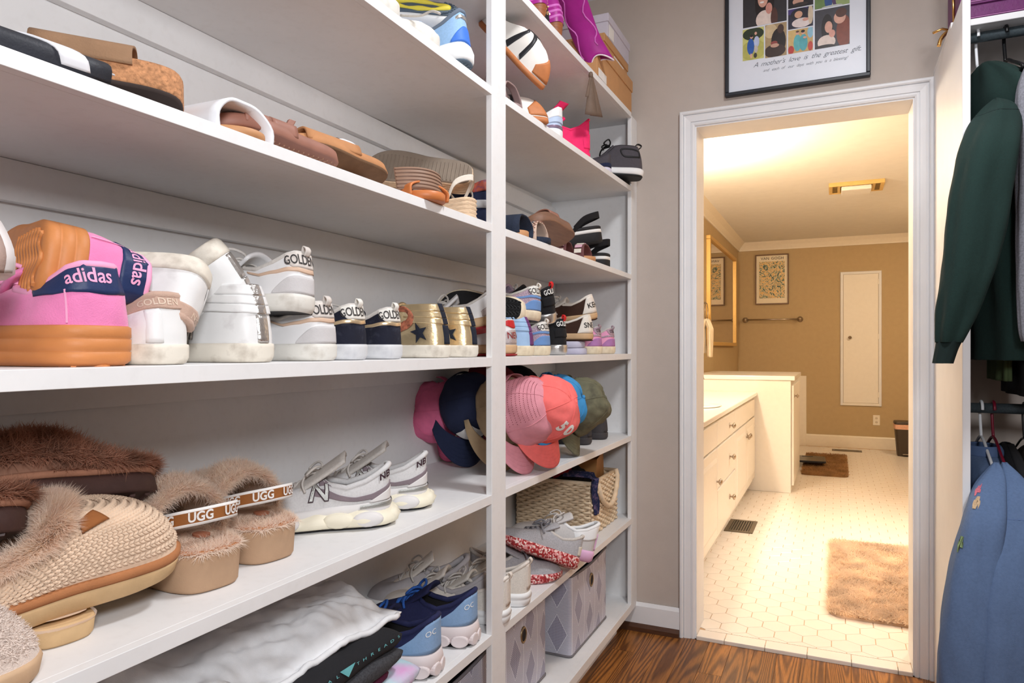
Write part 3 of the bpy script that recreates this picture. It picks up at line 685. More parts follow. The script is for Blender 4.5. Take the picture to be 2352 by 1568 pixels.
# ---- parts made from a form
def upper(F, root, m, lining, name='upper', nt=80, nk=11, thick=.004, rumple=0.0, kmax=1.0):
    mb = MB(); q = Vector((root.location.x * 7, root.location.y * 9, 1))
    def fn(a, t):
        th = -1 + 2 * a
        if t <= .62:
            k = t / .62 * kmax; p = F.S(th, k)
            if rumple: p = p + F.N(th, k) * rumple * mnoise.noise(p * 45 + q) * min(1, k * 3)
            return p
        k = kmax * (1 - (t - .62) / .38 * .97); return F.S(th, k) - F.N(th, k) * thick
    nrow = 18
    mb.grid(fn, nt, nrow, closeu=True, mfn=lambda a, t: 0 if t < .6 else 1)
    return obj(name, mb, [m, lining], root)
def ring_sole(F, root, m, z0, prof, name='sole', nt=72, ztop=None, off=0.0, capm=None, rock=0.0):
    """prof: list of (fraction of height, outset); the top follows the form's sole line"""
    mb = MB(); n = len(prof)
    def fn(a, t):
        th = -1 + 2 * a; f, o = prof[min(n - 1, int(round(t * (n - 1))))]
        x, y = F.B2(th); nn = F.nrm2(th); zt = F.hz(x) if ztop is None else (ztop(x) if callable(ztop) else ztop)
        lo = z0 + rock * max(0, (x / F.L - .62) / .38) ** 2
        return Vector((x, y, lo + (zt - lo) * f)) + nn * (o + off)
    mb.grid(fn, nt, n - 1, closeu=True)
    W = nt; b = len(mb.v)
    mb.f.append(tuple(range(W - 1, -1, -1))); mb.m.append(1 if capm else 0); mb.sm.append(False)
    mb.f.append(tuple(b - W + i for i in range(W))); mb.m.append(0); mb.sm.append(False)
    return obj(name, mb, [m, capm] if capm else m, root)
def patch(F, root, m, th0, th1, klo, khi, off=.0012, name='overlay', nt=36, nk=7, edge=True):
    kl = klo if callable(klo) else (lambda s, v=klo: v); kh = khi if callable(khi) else (lambda s, v=khi: v)
    mb = MB()
    def fn(a, t):
        th = th0 + (th1 - th0) * a; lo, hi = kl(a), kh(a)
        if edge:
            if t <= 1e-6: return F.P(th, lo, -.001)
            if t >= 1 - 1e-6: return F.P(th, hi, -.001)
            t = (t - 1 / (nk + 2)) / (1 - 2 / (nk + 2)); t = max(0, min(1, t))
            o = off if 0 < a < 1 else 0
            return F.P(th, lo + (hi - lo) * t, o)
        return F.P(th, lo + (hi - lo) * t, off)
    mb.grid(fn, nt, nk + 2)
    return obj(name, mb, m, root)
def heel_text(F, root, body, size, m, th0=0.0, k0=.8, off=.0022, kh=None, name='lettering', sx=1.0, **kw):
    h = max(.02, (F.Tp(th0).z - F.B(th0).z)) if kh is None else kh
    return text_obj(name, body, size, lambda x, y: F.P(th0 + x * sx / F.arc, max(0, min(1, k0 + y / h)), off), m, root, **kw)
def band(F, root, m, path, w, off=.003, name='band', n=40):
    P = crv(path, n + 1)
    def fn(a, t):
        i = int(round(t * n)); p = P[i]; q, r_ = P[max(0, i - 1)], P[min(n, i + 1)]
        dx, dy = (r_[0] - q[0]) * F.arc, (r_[1] - q[1]) * .08; l = math.hypot(dx, dy) or 1; nx, ny = -dy / l, dx / l; s_ = (a - .5) * w
        return F.P(p[0] + nx * s_ / F.arc, max(0, min(1, p[1] + ny * s_ / .08)), off - (.002 if a in (0.0, 1.0) else 0))
    return obj(name, MB().grid(fn, 5, n), m, root)
def collar(F, root, m, th=.38, r=.005, name='collar', dz=-.001):
    n = 40; pts = [F.Tp(-th + 2 * th * i / n) + Vector((0, 0, dz)) - F.N(-th + 2 * th * i / n, 1) * r * .4 for i in range(n + 1)]
    return obj(name, MB().tube(pts, r, 8), m, root)
def tongue(F, root, m, h=1.12, w=.5, x1=.36, name='tongue', lip=.0, thick=.006, label=None):
    x0 = F.topt[-1][1]; z0 = F.topt[-1][3] * F.H
    def fn(a, t):
        x = x0 + .05 - (x0 + .05 - x1) * t; z = z0 - .006 + (h * F.H - z0 + .006) * (t ** 1.15); y = (a - .5) * F.W * w * (1 + .35 * t)
        return (x * F.L, y + F.bend * .4, z - (a - .5) ** 2 * .05 + lip * t * t)
    o = obj(name, MB().grid(fn, 12, 14), m, root, solid=thick)
    if label: obj('care_label', MB().grid(lambda a, t: Vector(fn(.28 + .44 * a, .60 + .26 * t)) + Vector((-.0055, 0, -.001)), 4, 4), label, o)
    return o
def laces(F, root, m, n=5, r=.0024, bow=True, th0=.42, th1=.82, flat=False, seed=1):
    rnd = random.Random(seed); mb = MB(); pts = []
    for i in range(n):
        th = th0 + (th1 - th0) * i / (n - 1); a, b = F.Tp(-th), F.Tp(th)
        th2 = th0 + (th1 - th0) * max(0, i - 1) / (n - 1); c = F.Tp(th2)
        for p, q in ((a, b), (a, c)) if i else ((a, b),):
            mid = (p + q) / 2 + Vector((0, 0, .009))
            mb.tube(crv([p + Vector((0, 0, .001)), p.lerp(mid, .55) + Vector((0, 0, .003)), mid, q.lerp(mid, .55) + Vector((0, 0, .003)), q + Vector((0, 0, .001))], 12), r, 6)
    if bow:
        a = (F.Tp(-th0) + F.Tp(th0)) / 2 + Vector((.006, 0, .012))
        for s in (-1, 1):
            k1, k2 = rnd.uniform(.8, 1.2), rnd.uniform(.8, 1.2)
            mb.tube(crv([a, a + Vector((-.004, s * .015, .012)), a + Vector((.006, s * .034 * k1, .016)), a + Vector((.022, s * .038, .002)), a + Vector((.016, s * .018, .001)), a], 22), r, 6)
            mb.tube(crv([a, a + Vector((.012, s * .010, .006)), a + Vector((.026, s * .022 * k2, -.004)), a + Vector((.030, s * .042 * k2, -.016)), a + Vector((.024, s * .052 * k2, -.030))], 18), r, 6)
    return obj('lace', mb, m, root)
def insole(F, root, m, dz=.006, name='insole'):
    mb = MB(); N_ = 48; v = []
    for i in range(N_):
        th = -1 + 2 * i / N_; x, y = F.B2(th); nn = F.nrm2(th); v.append(Vector((x, y, F.hz(x) + dz)) - nn * .006)
    mb.add(v, [tuple(range(N_))]); return obj(name, mb, m, root)
def pull_tab(F, root, m, w=.012, h=.016, th=0.0, name='pull_tab', out=.004):
    t = F.Tp(th) - Vector((.002, 0, .006)); n = Vector((-1, 0, 0))
    path = crv([t + n * .001, t + n * (out + .001) + Vector((0, 0, h * .6)), t + Vector((.001, 0, h)), t - n * out + Vector((0, 0, h * .55)), t - n * .003 + Vector((0, 0, -.004))], 14)
    def fn(a, q):
        p = Vector(path[int(round(q * 13))]); return p + Vector((0, (a - .5) * w, 0))
    return obj(name, MB().grid(fn, 4, 13), m, root, solid=.002)
def tread(F, root, m, x0=.03, x1=.42, n=8, amp=.006, wv=2, r=.0022, name='tread', z=0.0, wfrac=.55):
    mb = MB()
    for i in range(n):
        xx = (x0 + (x1 - x0) * (i + .5) / n) * F.L; th = min(range(1, 100), key=lambda q: abs(F.B2(q / 100)[0] - xx)) / 100
        hw = abs(F.B2(th)[1]) * .86
        mb.tube([(xx + amp * math.sin(2 * PI * wv * t / 16 * .5), -hw + 2 * hw * t / 16, z) for t in range(17)], r, 5)
    return obj(name, mb, m, root, kind='stuff')
def fuzz(F, root, m, th0, th1, k0, k1, n, length, name='fur', off=0.0, seed=1, width=.0011, lean=.5, extra=None):
    rnd = random.Random(seed); mb = MB(); pts = []; nr = []
    for _ in range(n):
        th = rnd.uniform(th0, th1); k = rnd.uniform(k0, k1); pts.append(F.P(th, k, off)); nr.append((F.N(th, k) + Vector((rnd.gauss(0, .25), rnd.gauss(0, .25), rnd.gauss(0, .25)))).normalized())
    if extra: pts += extra[0]; nr += extra[1]
    blades(mb, pts, nr, length, width, lean, seed)
    return obj(name, mb, m, root, kind='stuff')
def strap(root, m, pts, w, name='strap', thick=.003, n=24, wdir=(1, 0, 0), taper=None):
    """band following a path, broad along wdir"""
    P = [Vector(p) for p in crv(pts, n + 1)]; wd = Vector(wdir).normalized()
    def fn(a, t):
        k = w * (taper(t) if taper else 1); return P[int(round(t * n))] + wd * (a - .5) * k
    return obj(name, MB().grid(fn, 6, n), m, root, solid=thick)
STD = [(0, -.004), (.08, -.0005), (.3, .0025), (.8, .003), (.97, .0025), (1, .0005)]
BLACKR = mat('black_rubber', (24, 24, 26), .6, .15, 60, .2, 300)
LINW = mat('pale_lining', (206, 200, 194), .9, .08, 200, .2, 600)
LIND = mat('dark_lining', (34, 32, 34), .95, .1, 200)
# shelf position of a shoe whose toe points at the back wall, from the photo pixel of its far heel edge
def heel_pos(u, X, z, dy=.031, xo=0.0):
    y = PX(u, 800, X - .014).y - dy
    return Vector((X + xo, y, z))
# ================================================================== eye-level shelf, left bay
ZC = ZT['C'] + .0006
GUM = mat('gum_rubber', (205, 132, 76), .55, .06, 30, .12, 250)
PINKS = mat('pink_suede', (238, 134, 186), .9, .10, 25, .35, 600, sheen=.3)
NAVYL = mat('navy_leather', (34, 50, 92), .5, .08, 60, .15, 300)
PINKP = mat('pale_pink_piping', (244, 168, 204), .7, .05)
def pink_sneaker(root):
    F = Form(L=.272, W=.112, hs=.047, H=.119, top='low', out='wide')
    pr = [(0, -.006), (.05, -.001), (.12, .0025), (.34, .003), (.36, .0012), (.39, .003), (.66, .0032), (.68, .0014), (.71, .0032), (.96, .003), (1, 0)]
    ring_sole(F, root, GUM, 0, pr, nt=96)
    tread(F, root, GUM, .02, .45, 9, .009, 3, .003)
    upper(F, root, PINKS, PINKS, rumple=.002)
    patch(F, root, NAVYL, -.24, .24, lambda a: .50 + .26 * (abs(a - .5) * 2) ** 2, lambda a: .985 - .02 * (abs(a - .5) * 2), .0016, 'heel_tab', nt=60)
    patch(F, root, PINKP, -.125, -.119, .03, .62, .0016, 'seam', nt=2, edge=False)
    heel_text(F, root, 'adidas', .024, PINKP, th0=-.045, k0=.79, sx=.80, bold=.014)
    collar(F, root, PINKP, .40, .0052); tongue(F, root, PINKS, 1.0, .5, .40); laces(F, root, PINKP, 5, .003)
    insole(F, root, PINKP); return F
XS = -.768
r = thing('sneaker', 'pink suede sneaker with thick gum platform standing on the eye-level shelf', 'shoe', heel_pos(283, XS, ZC), toe=(-1, 0, 0), group='pink suede sneakers'); pink_sneaker(r)
p = PX(140, 560, -.80)
r = thing('sneaker', 'pink suede gum-soled sneaker lying on its side atop its mate', 'shoe', PX(95, 590, -.815), toe=(-.94, .30, -.02), up=(.31, .93, -.15), group='pink suede sneakers'); pink_sneaker(r)
# ---- worn white sneakers with beige suede collar
SCUFF = mat('scuffed_white_leather', (232, 231, 230), .45, .03, 20, .12, 120, stain=(150, 138, 140), samt=.45, sscale=26)
DIRTYR = mat('grubby_cream_rubber', (230, 222, 208), .6, .05, 20, .1, 150, stain=(132, 114, 96), samt=.45, sscale=38)
BEIGES = mat('beige_suede', (196, 164, 146), .9, .10, 30, .3, 500, sheen=.2)
FADE = mat('faded_foil_print', (222, 200, 180), .5, .1)
def beige_sneaker(root):
    F = Form(L=.268, W=.100, hs=.026, H=.090)
    ring_sole(F, root, DIRTYR, 0, STD, capm=BLACKR); upper(F, root, SCUFF, LIND, rumple=.0016)
    patch(F, root, BEIGES, -.36, .36, lambda a: .70 + .06 * (abs(a - .5) * 2), .985, .0016, 'heel_tab', nt=60)
    patch(F, root, SCUFF, -.11, -.045, .02, .70, .0012, 'heel_strip', nt=8)
    heel_text(F, root, 'GOLDEN', .012, FADE, th0=-.05, k0=.84, bold=.01)
    collar(F, root, BEIGES, .38, .0058); tongue(F, root, SCUFF, 1.0); laces(F, root, LINW); insole(F, root, LIND); return F
r = thing('sneaker', 'scuffed white leather sneaker with beige suede heel standing beside the pink one', 'shoe', heel_pos(430, XS, ZC), toe=(-1, 0, 0), group='white sneakers with beige collars'); beige_sneaker(r)
r = thing('sneaker', 'scuffed white leather sneaker with beige suede collar lying upside down on its mate', 'shoe', PX(482, 612, -.785), toe=(-.86, -.50, .05), up=(.30, -.30, -.90), group='white sneakers with beige collars'); beige_sneaker(r)
# ---- white high-tops with silver heel stripe
SILV = mat('crinkled_silver_leather', (208, 204, 200), .28, .06, 90, .5, 160, metal=.85)
STEEL = mat('zip_metal', (140, 134, 128), .3, .2, 400, metal=.9)
def hightop(root, m, sole, stripe, H=.115, zipper=True, rolls=True, lining=LINW):
    F = Form(L=.262, W=.098, hs=.028, H=H, top='high')
    ring_sole(F, root, sole, 0, STD, capm=BLACKR); upper(F, root, m, lining, rumple=.0014)
    if rolls:
        for a, b in ((.80, .985), (.64, .79), (.49, .63)): patch(F, root, m, -.33, .33, a, b, .0026, 'collar_roll', nt=44, nk=5)
    for (a, b) in ((0.015, .48), (.49, .64), (.645, .80), (.805, 1.0)): patch(F, root, stripe, -.034, .034, a, b - .006, .0042 if a > .4 else .0032, 'heel_stripe', nt=8)
    if zipper:
        pts = [F.P(-.345 - .05 * (1 - t / 16), .05 + .93 * t / 16, .0025) for t in range(17)]
        obj('zipper', MB().tube(pts, .0026, 6), STEEL, root)
        a = pts[0]; obj('zip_pull', MB().tube([a + Vector((0, .001, .018)), a + Vector((.002, .004, .006)), a + Vector((.004, .004, -.008))], .0028, 6), STEEL, root)
    laces(F, root, LINW, 5, bow=False); tongue(F, root, m, 1.04, .42, .42); insole(F, root, lining); return F
r = thing('high_top_sneaker', 'white leather high-top with side zip and silver heel stripe standing upright', 'shoe', heel_pos(628, XS, ZC, .034), toe=(-1, 0, 0), group='white high-tops'); hightop(r, SCUFF, DIRTYR, SILV)
r = thing('high_top_sneaker', 'white leather high-top with silver heel stripe tipped over on top of its mate', 'shoe', PX(492, 545, -.835), toe=(-.78, -.28, -.56), up=(.50, .55, -.68), group='white high-tops'); hightop(r, SCUFF, DIRTYR, SILV, zipper=False)
# ---- low sneakers with GOLDEN heel tabs
GREYS = mat('pale_grey_suede', (206, 202, 202), .9, .06, 30, .25, 500)
TANST = mat('tan_leather_stripe', (214, 182, 158), .5, .05)
CREAMT = mat('cream_canvas_tab', (214, 205, 198), .7, .05, 60, .1, 300)
LETR = mat('charcoal_lettering', (52, 48, 48), .7, .05)
def golden(root, body, sole, panel, stripe, tabm, letm, word='GOLDEN', H=.098, hs=.028, capm=BLACKR, tabw=.115, size=.0225, side=None, loop=None, lin=LINW):
    F = Form(L=.266, W=.094, hs=hs, H=H)
    ring_sole(F, root, sole, 0, STD, capm=capm); upper(F, root, body, lin, rumple=.001)
    if panel: patch(F, root, panel, -.20, .20, .015, lambda a: .42 - .40 * max(0, (abs(a - .5) * 2 - .35) / .65) ** 2, .0013, 'heel_panel', nt=48)
    if stripe: patch(F, root, stripe, -.34, .34, lambda a: .50 + .20 * (abs(a - .5) * 2) ** 1.4, lambda a: .60 + .20 * (abs(a - .5) * 2) ** 1.4, .0018, 'stripe', nt=50, nk=3)
    if side: patch(F, root, side, -.36, -.05, lambda a: .64 + .1 * (1 - a), .97, .0012, 'side_panel', nt=24)
    patch(F, root, tabm, -tabw, tabw, lambda a: .62 + .30 * max(0, (abs(a - .5) * 2 - .6) / .4) ** 2, .985, .0022, 'heel_tab', nt=40)
    heel_text(F, root, word, size, letm, th0=-.030, k0=.80, off=.0032, sx=.58, bold=.012)
    pull_tab(F, root, loop or tabm); collar(F, root, lin, .38, .004); tongue(F, root, body, 1.05); laces(F, root, LINW); insole(F, root, lin); return F
WHITEL = mat('white_leather', (234, 232, 232), .45, .03, 20, .1, 120, stain=(176, 166, 164), samt=.25, sscale=24)
RUBW = mat('aged_white_rubber', (226, 222, 214), .6, .05, 25, .15, 160, stain=(160, 146, 128), samt=.4, sscale=42)
r = thing('sneaker', 'white low sneaker with tan stripe and GOLDEN heel tab standing on the eye-level shelf', 'shoe', heel_pos(770, XS, ZC), toe=(-1, 0, 0), group='white sneakers with GOLDEN tabs'); golden(r, WHITEL, RUBW, GREYS, TANST, CREAMT, LETR)
b8 = heel_pos(724, XS, ZC); r = thing('sneaker', 'white low sneaker with tan stripe and GOLDEN heel tab balanced on its mate', 'shoe', (b8.x - .005, b8.y, 1.131 + .0785), toe=(-1, .0, -.02), up=(0, .08, 1), group='white sneakers with GOLDEN tabs'); golden(r, WHITEL, RUBW, GREYS, TANST, CREAMT, LETR)
NAVS = mat('navy_suede', (26, 28, 44), .92, .15, 40, .3, 500, stain=(84, 88, 104), samt=.35, sscale=60)
GOLDL = mat('gold_leather', (232, 206, 168), .3, .06, 60, .1, metal=.7)
WTAB = mat('white_leather_tab', (232, 228, 220), .5, .03)
GREYR = mat('grey_white_rubber', (214, 214, 216), .6, .05, 25, .15, 160, stain=(170, 170, 178), samt=.4, sscale=42)
for u, lb in ((840, 'navy suede sneaker with gold stripe and white GOLDEN tab next to the white pair'), (920, 'navy suede sneaker with gold stripe and white GOLDEN tab next to the gold high-tops')):
    r = thing('sneaker', lb, 'shoe', heel_pos(u, XS + (.0 if u < 900 else -.004), ZC), toe=(-1, 0, 0), group='navy suede sneakers'); golden(r, NAVS, GREYR, None, GOLDL, WTAB, LETR, H=.099)
# ---- gold high-tops
GOLDF = mat('gold_foil_leather', (240, 216, 172), .30, .06, 40, .35, 110, metal=.8)
NAVST = mat('navy_felt', (30, 34, 48), .95, .1, 80, .3, 500)
LEO = mat('leopard_red_trim', (176, 104, 78), .8, .35, 160, .2, 300, stain=(52, 30, 26), samt=.9, sscale=110)
for i, u in enumerate((1032, 1094)):
    r = thing('high_top_sneaker', ('gold metallic high-top with leopard trim and navy star beside the navy pair', 'gold metallic high-top with navy heel stripe behind its starred mate')[i], 'shoe', heel_pos(u, XS - .002, ZC, .034), toe=(-1, 0, 0), group='gold high-tops')
    F = hightop(r, GOLDF, DIRTYR, NAVST, H=.118, zipper=False, lining=LIND)
    band(F, r, LEO, [(-.50, .24), (-.40, .33), (-.31, .45), (-.262, .60), (-.262, .76), (-.30, .87), (-.40, .91)], .016, .004, 'leopard_trim')
    st = []
    for q in range(10):
        rr = .021 if q % 2 == 0 else .0085; a = PI / 2 + q * PI / 5 + .25; st.append((rr * math.cos(a), rr * math.sin(a)))
    c = (-.215, .26); V = [F.P(c[0], c[1], .005)] + [F.P(c[0] + x / F.arc, max(0, c[1] + y / .085), .004) for x, y in st]
    mb = MB(); mb.add(V, [(0, 1 + q, 1 + (q + 1) % 10) for q in range(10)]); obj('star', mb, NAVST, r)
# ---- white sneakers with red heel tab (behind the post)
REDL = mat('red_leather', (196, 30, 36), .5, .06); SILG = mat('silver_glitter', (196, 184, 184), .4, .25, 700, .6, 900, metal=.5)
TANR = mat('tan_rubber', (206, 170, 130), .6, .06); REDR = mat('dark_red_rubber', (150, 28, 34), .6, .08)
def red_sneaker(root):
    F = Form(L=.266, W=.094, hs=.030, H=.096)
    ring_sole(F, root, TANR, .006, STD); ring_sole(F, root, REDR, 0, [(0, -.003), (.5, .003), (1, .003)], name='outsole', ztop=.006)
    upper(F, root, WHITEL, LINW, rumple=.001)
    patch(F, root, SILG, -.21, .21, .03, lambda a: .60 - .3 * (abs(a - .5) * 2) ** 2, .0014, 'heel_panel', nt=40); patch(F, root, REDL, -.10, .10, lambda a: .66 + .2 * (abs(a - .5) * 2) ** 2, .985, .002, 'heel_tab', nt=30)
    heel_text(F, root, 'NEW', .024, REDR, th0=0, k0=.36, off=.0026)
    collar(F, root, LINW, .38, .004); tongue(F, root, WHITEL, 1.1); laces(F, root, LINW); insole(F, root, LINW)
b = heel_pos(1182, XS, ZC)
r = thing('sneaker', 'white sneaker with red heel tab and tan sole standing behind the post', 'shoe', b, toe=(-1, 0, 0), group='white sneakers with red heels'); red_sneaker(r)
r = thing('sneaker', 'white sneaker with red heel tab tilted on top of its mate', 'shoe', (b.x - .01, b.y - .055, ZC + .074), toe=(-.86, -.46, -.20), up=(-.25, .05, 1), group='white sneakers with red heels'); red_sneaker(r)
# ================================================================== eye-level shelf, right bay
BLUES = mat('powder_blue_leather', (160, 190, 224), .6, .05, 30, .12, 150); PURP = mat('plum_suede', (110, 58, 110), .9, .1)
CREAMR = mat('cream_rubber', (232, 216, 188), .6, .05, 25, .1, 150, stain=(176, 150, 116), samt=.4, sscale=40)
r = thing('high_top_sneaker', 'powder blue high-top with plum heel stripe and cream sole standing right of the post', 'shoe', heel_pos(1222, XS - .004, ZC, .034), toe=(-1, 0, 0), group='powder blue high-tops'); hightop(r, BLUES, CREAMR, PURP, H=.108, zipper=False); q14 = r
r = thing('high_top_sneaker', 'powder blue high-top lying with its black zigzag tread showing above its mate', 'shoe', PX(1200, 712, -.79), toe=(-.99, -.08, .06), up=(-.25, .93, -.18), group='powder blue high-tops'); F = hightop(r, BLUES, CREAMR, PURP, H=.108, zipper=False); tread(F, r, BLACKR, .03, .5, 12, .006, 6, .0022)
GLIT = mat('lilac_glitter', (176, 150, 168), .35, .45, 900, .7, 1100, metal=.35, stain=(252, 236, 240), samt=.9, sscale=520)
DENB = mat('blue_suede', (110, 146, 198), .9, .08, 30, .25, 500)
def glitter(root): golden(root, GLIT, CREAMR, DENB, DENB, WTAB, LETR, H=.098, hs=.028)
b16 = heel_pos(1227, XS - .01, ZC)
r = thing('sneaker', 'lilac glitter and blue suede sneaker with GOLDEN tab propped on the powder blue high-tops', 'shoe', (b16.x + .012, b16.y, ZC + .098), toe=(-1, 0, .05), up=(0, .06, 1), group='glitter and blue sneakers'); glitter(r)
r = thing('sneaker', 'lilac glitter and blue suede sneaker with GOLDEN tab standing on the shelf', 'shoe', heel_pos(1259, XS, ZC), toe=(-1, 0, 0), group='glitter and blue sneakers'); glitter(r)
BLKS = mat('black_suede', (26, 25, 28), .92, .15, 40, .3, 500); SILF = mat('silver_foil', (196, 194, 192), .3, .06, 60, .2, 200, metal=.9)
WHL = mat('white_print', (240, 238, 234), .6, .02); REDW = mat('red_pull_loop', (214, 26, 32), .7, .05)
def silver(root):
    F = Form(L=.262, W=.086, hs=.032, H=.112)
    ring_sole(F, root, SILF, 0, STD); upper(F, root, BLKS, LIND)
    patch(F, root, BLKS, -.14, .14, .30, .64, .002, 'heel_panel', nt=30)
    patch(F, root, BLKS, -.13, .13, lambda a: .68 + .1 * (abs(a - .5) * 2) ** 2, .985, .0022, 'heel_tab', nt=30)
    heel_text(F, root, 'GOLDEN', .022, WHL, th0=-.012, k0=.82, off=.0032, sx=.62, bold=.02)
    pull_tab(F, root, REDW, .016, .020); collar(F, root, LIND, .38, .004); tongue(F, root, BLKS, 1.05); laces(F, root, LINW); insole(F, root, LIND)
r = thing('sneaker', 'black suede sneaker with silver foil sole and red loop standing on the shelf', 'shoe', heel_pos(1297, XS, ZC, .029), toe=(-1, 0, 0), group='black and silver sneakers'); silver(r)
b19 = heel_pos(1274, XS - .004, ZC, .029)
r = thing('sneaker', 'black suede sneaker with silver foil sole and red loop tipped on the lower shoes', 'shoe', (b19.x, b19.y - .002, ZC + .098), toe=(-1, -.03, .02), up=(0, -.24, 1), group='black and silver sneakers'); silver(r)
BRNS = mat('dark_brown_suede', (62, 38, 28), .92, .12, 40, .3, 500); CRML = mat('cream_leather', (232, 224, 214), .5, .03, 30, .05)
def brown(root, word):
    F = Form(L=.268, W=.102, hs=.026, H=.090)
    ring_sole(F, root, TANR, .004, STD); ring_sole(F, root, BRNS, 0, [(0, -.004), (.5, .001), (1, .002)], name='outsole', ztop=.004)
    upper(F, root, BRNS, LINW)
    patch(F, root, CRML, -.20, .20, .015, lambda a: .985 - .97 * max(0, (abs(a - .5) * 2 - .45) / .55) ** 1.5, .0016, 'heel_cup', nt=50)
    heel_text(F, root, word, .026, LETR, th0=-.055, k0=.44, off=.0028, sx=.95, bold=.012)
    collar(F, root, CRML, .38, .0045); tongue(F, root, CRML, 1.0); laces(F, root, LINW); insole(F, root, LINW)
LILR = mat('lilac_foam', (190, 186, 206), .6, .04)
b22 = heel_pos(1352, XS - .01, ZC, .04)
for i in range(2):
    F = Form(L=.262, W=.098, hs=.022, H=.04, out='wide')
    r = thing('flat_sandal', ('lilac foam sandal sole at the bottom under the brown sneakers', 'lilac foam sandal sole resting on its mate under the brown sneakers')[i], 'shoe', (b22.x - .012 - .006 * i, b22.y - .004 * i, ZC + .023 * i), toe=(-1, 0, 0), group='lilac foam sandals')
    ring_sole(F, r, LILR, 0, [(0, -.002), (.1, .001), (.9, .001), (1, -.001)]); strap(r, LILR, [(.17, -.046, .014), (.17, -.044, .024), (.17, 0, .0235), (.17, .044, .024), (.17, .048, .014)], .05)
b20 = heel_pos(1358, XS, ZC, .034)
r = thing('sneaker', 'dark brown suede sneaker with cream SNE heel resting on the lilac soles', 'shoe', (b20.x, b20.y, ZC + .0465), toe=(-1, -.04, 0), group='brown and cream sneakers'); brown(r, 'SNE')
b21 = heel_pos(1366, XS, ZC, .034)
r = thing('sneaker', 'dark brown suede sneaker with cream KEH heel tilted on its mate', 'shoe', (b21.x + .004, b21.y + .004, ZC + .122), toe=(-1, -.12, -.10), up=(-.1, -.14, 1), group='brown and cream sneakers'); brown(r, 'KEH')
PINKL = mat('candy_pink_leather', (236, 160, 196), .6, .05); PLUMS = mat('orchid_suede', (176, 122, 176), .9, .1, 40, .25, 500)
for i, u in enumerate((1378, 1408)):
    r = thing('sneaker', ('candy pink sneaker with glitter tab and orchid heel beside the brown pair', 'candy pink sneaker with glitter tab and orchid heel nearest the end stile')[i], 'shoe', heel_pos(u, XS - .002, ZC, .031), toe=(-1, 0, 0), group='candy pink sneakers')
    golden(r, PINKL, CREAMR, PLUMS, GLIT, GLIT, LETR, 'Superstar'[:0] or 'STAR', size=.018, tabw=.10)
# ---- shoes at the near end of the eye-level shelf
r = thing('clog_shoe', 'white clog with tan sole beside the pink sneaker at the shelf end', 'shoe', (-.764, .368, ZC), toe=(-1, 0, 0)); F = Form(L=.26, W=.092, hs=.03, H=.085, top='clog', out='wide'); ring_sole(F, r, TANR, 0, STD); upper(F, r, WHITEL, LINW); insole(F, r, LINW)
MVB = mat('mauve_suede_band', (176, 150, 140), .85, .06, 60, .2, 400); FMW = mat('pale_foam', (222, 214, 212), .7, .03)
r = thing('foam_sandal', 'pale foam sandal with mauve piped strap resting on the white clog', 'sandal', (-.795, .185, ZC + .086), toe=(.04, 1, .02)); F = Form(L=.258, W=.096, hs=.03, H=.06, out='wide'); ring_sole(F, r, FMW, 0, [(0, -.008), (.2, 0), (.8, .001), (1, -.004)]); insole(F, r, FMW, .001, 'footbed')
st_ = [(.20, -.052, .004), (.20, -.056, .026), (.196, -.034, .060), (.19, 0, .070), (.196, .034, .060), (.20, .056, .026), (.20, .052, .004)]
P_ = [(x, y, z) for x, y, z in st_]; 
def _band(w, nm, m, th): 
    P = [Vector(p) for p in crv(P_, 25)]
    return obj(nm, MB().grid(lambda a, t: P[int(round(t * 24))] + Vector(((a - .5) * w, 0, 0)), 6, 24), m, r, solid=th)
_band(.062, 'strap_piping', FMW, .004); _band(.046, 'strap', MVB, .006)
# ================================================================== fourth shelf, left bay: slippers and trainers
ZD = ZT['D'] + .0006
FURC = furmat('cream_sheepskin', (255, 238, 224), .04, 60, .64); FURB = furmat('brown_sheepskin', (190, 142, 118), .25, 30)
SANDR = mat('sand_foam_platform', (186, 152, 122), .8, .05, 40, .15, 400); TANSU = mat('chestnut_suede', (176, 116, 74), .9, .1, 40, .25, 500)
UGGB = mat('chestnut_elastic', (150, 92, 44), .7, .08, 80, .2, 600); WHB = mat('white_elastic', (238, 234, 230), .7, .03)
def flat_fur(F, n, z, inset=.0, seed=3, x0=0, x1=1.0, edge=.012):
    """points on the footbed plus the rolled rim"""
    rnd = random.Random(seed); P, N_ = [], []
    while len(P) < n:
        th = rnd.uniform(-1, 1); f = math.sqrt(rnd.random()); b = F.B2(th); c = (.45 * F.L, F.bend * .5)
        x = c[0] + (b[0] - c[0]) * f; y = c[1] + (b[1] - c[1]) * f
        if not (x0 * F.L <= x <= x1 * F.L): continue
        rim = max(0, (f - .8) / .2); nn = F.nrm2(th)
        P.append(Vector((x, y, z - edge * .6 * rim * rim)) + nn * .002 * rim); N_.append((Vector((0, 0, 1)) + nn * (rim * 1.3)).normalized())
    return P, N_
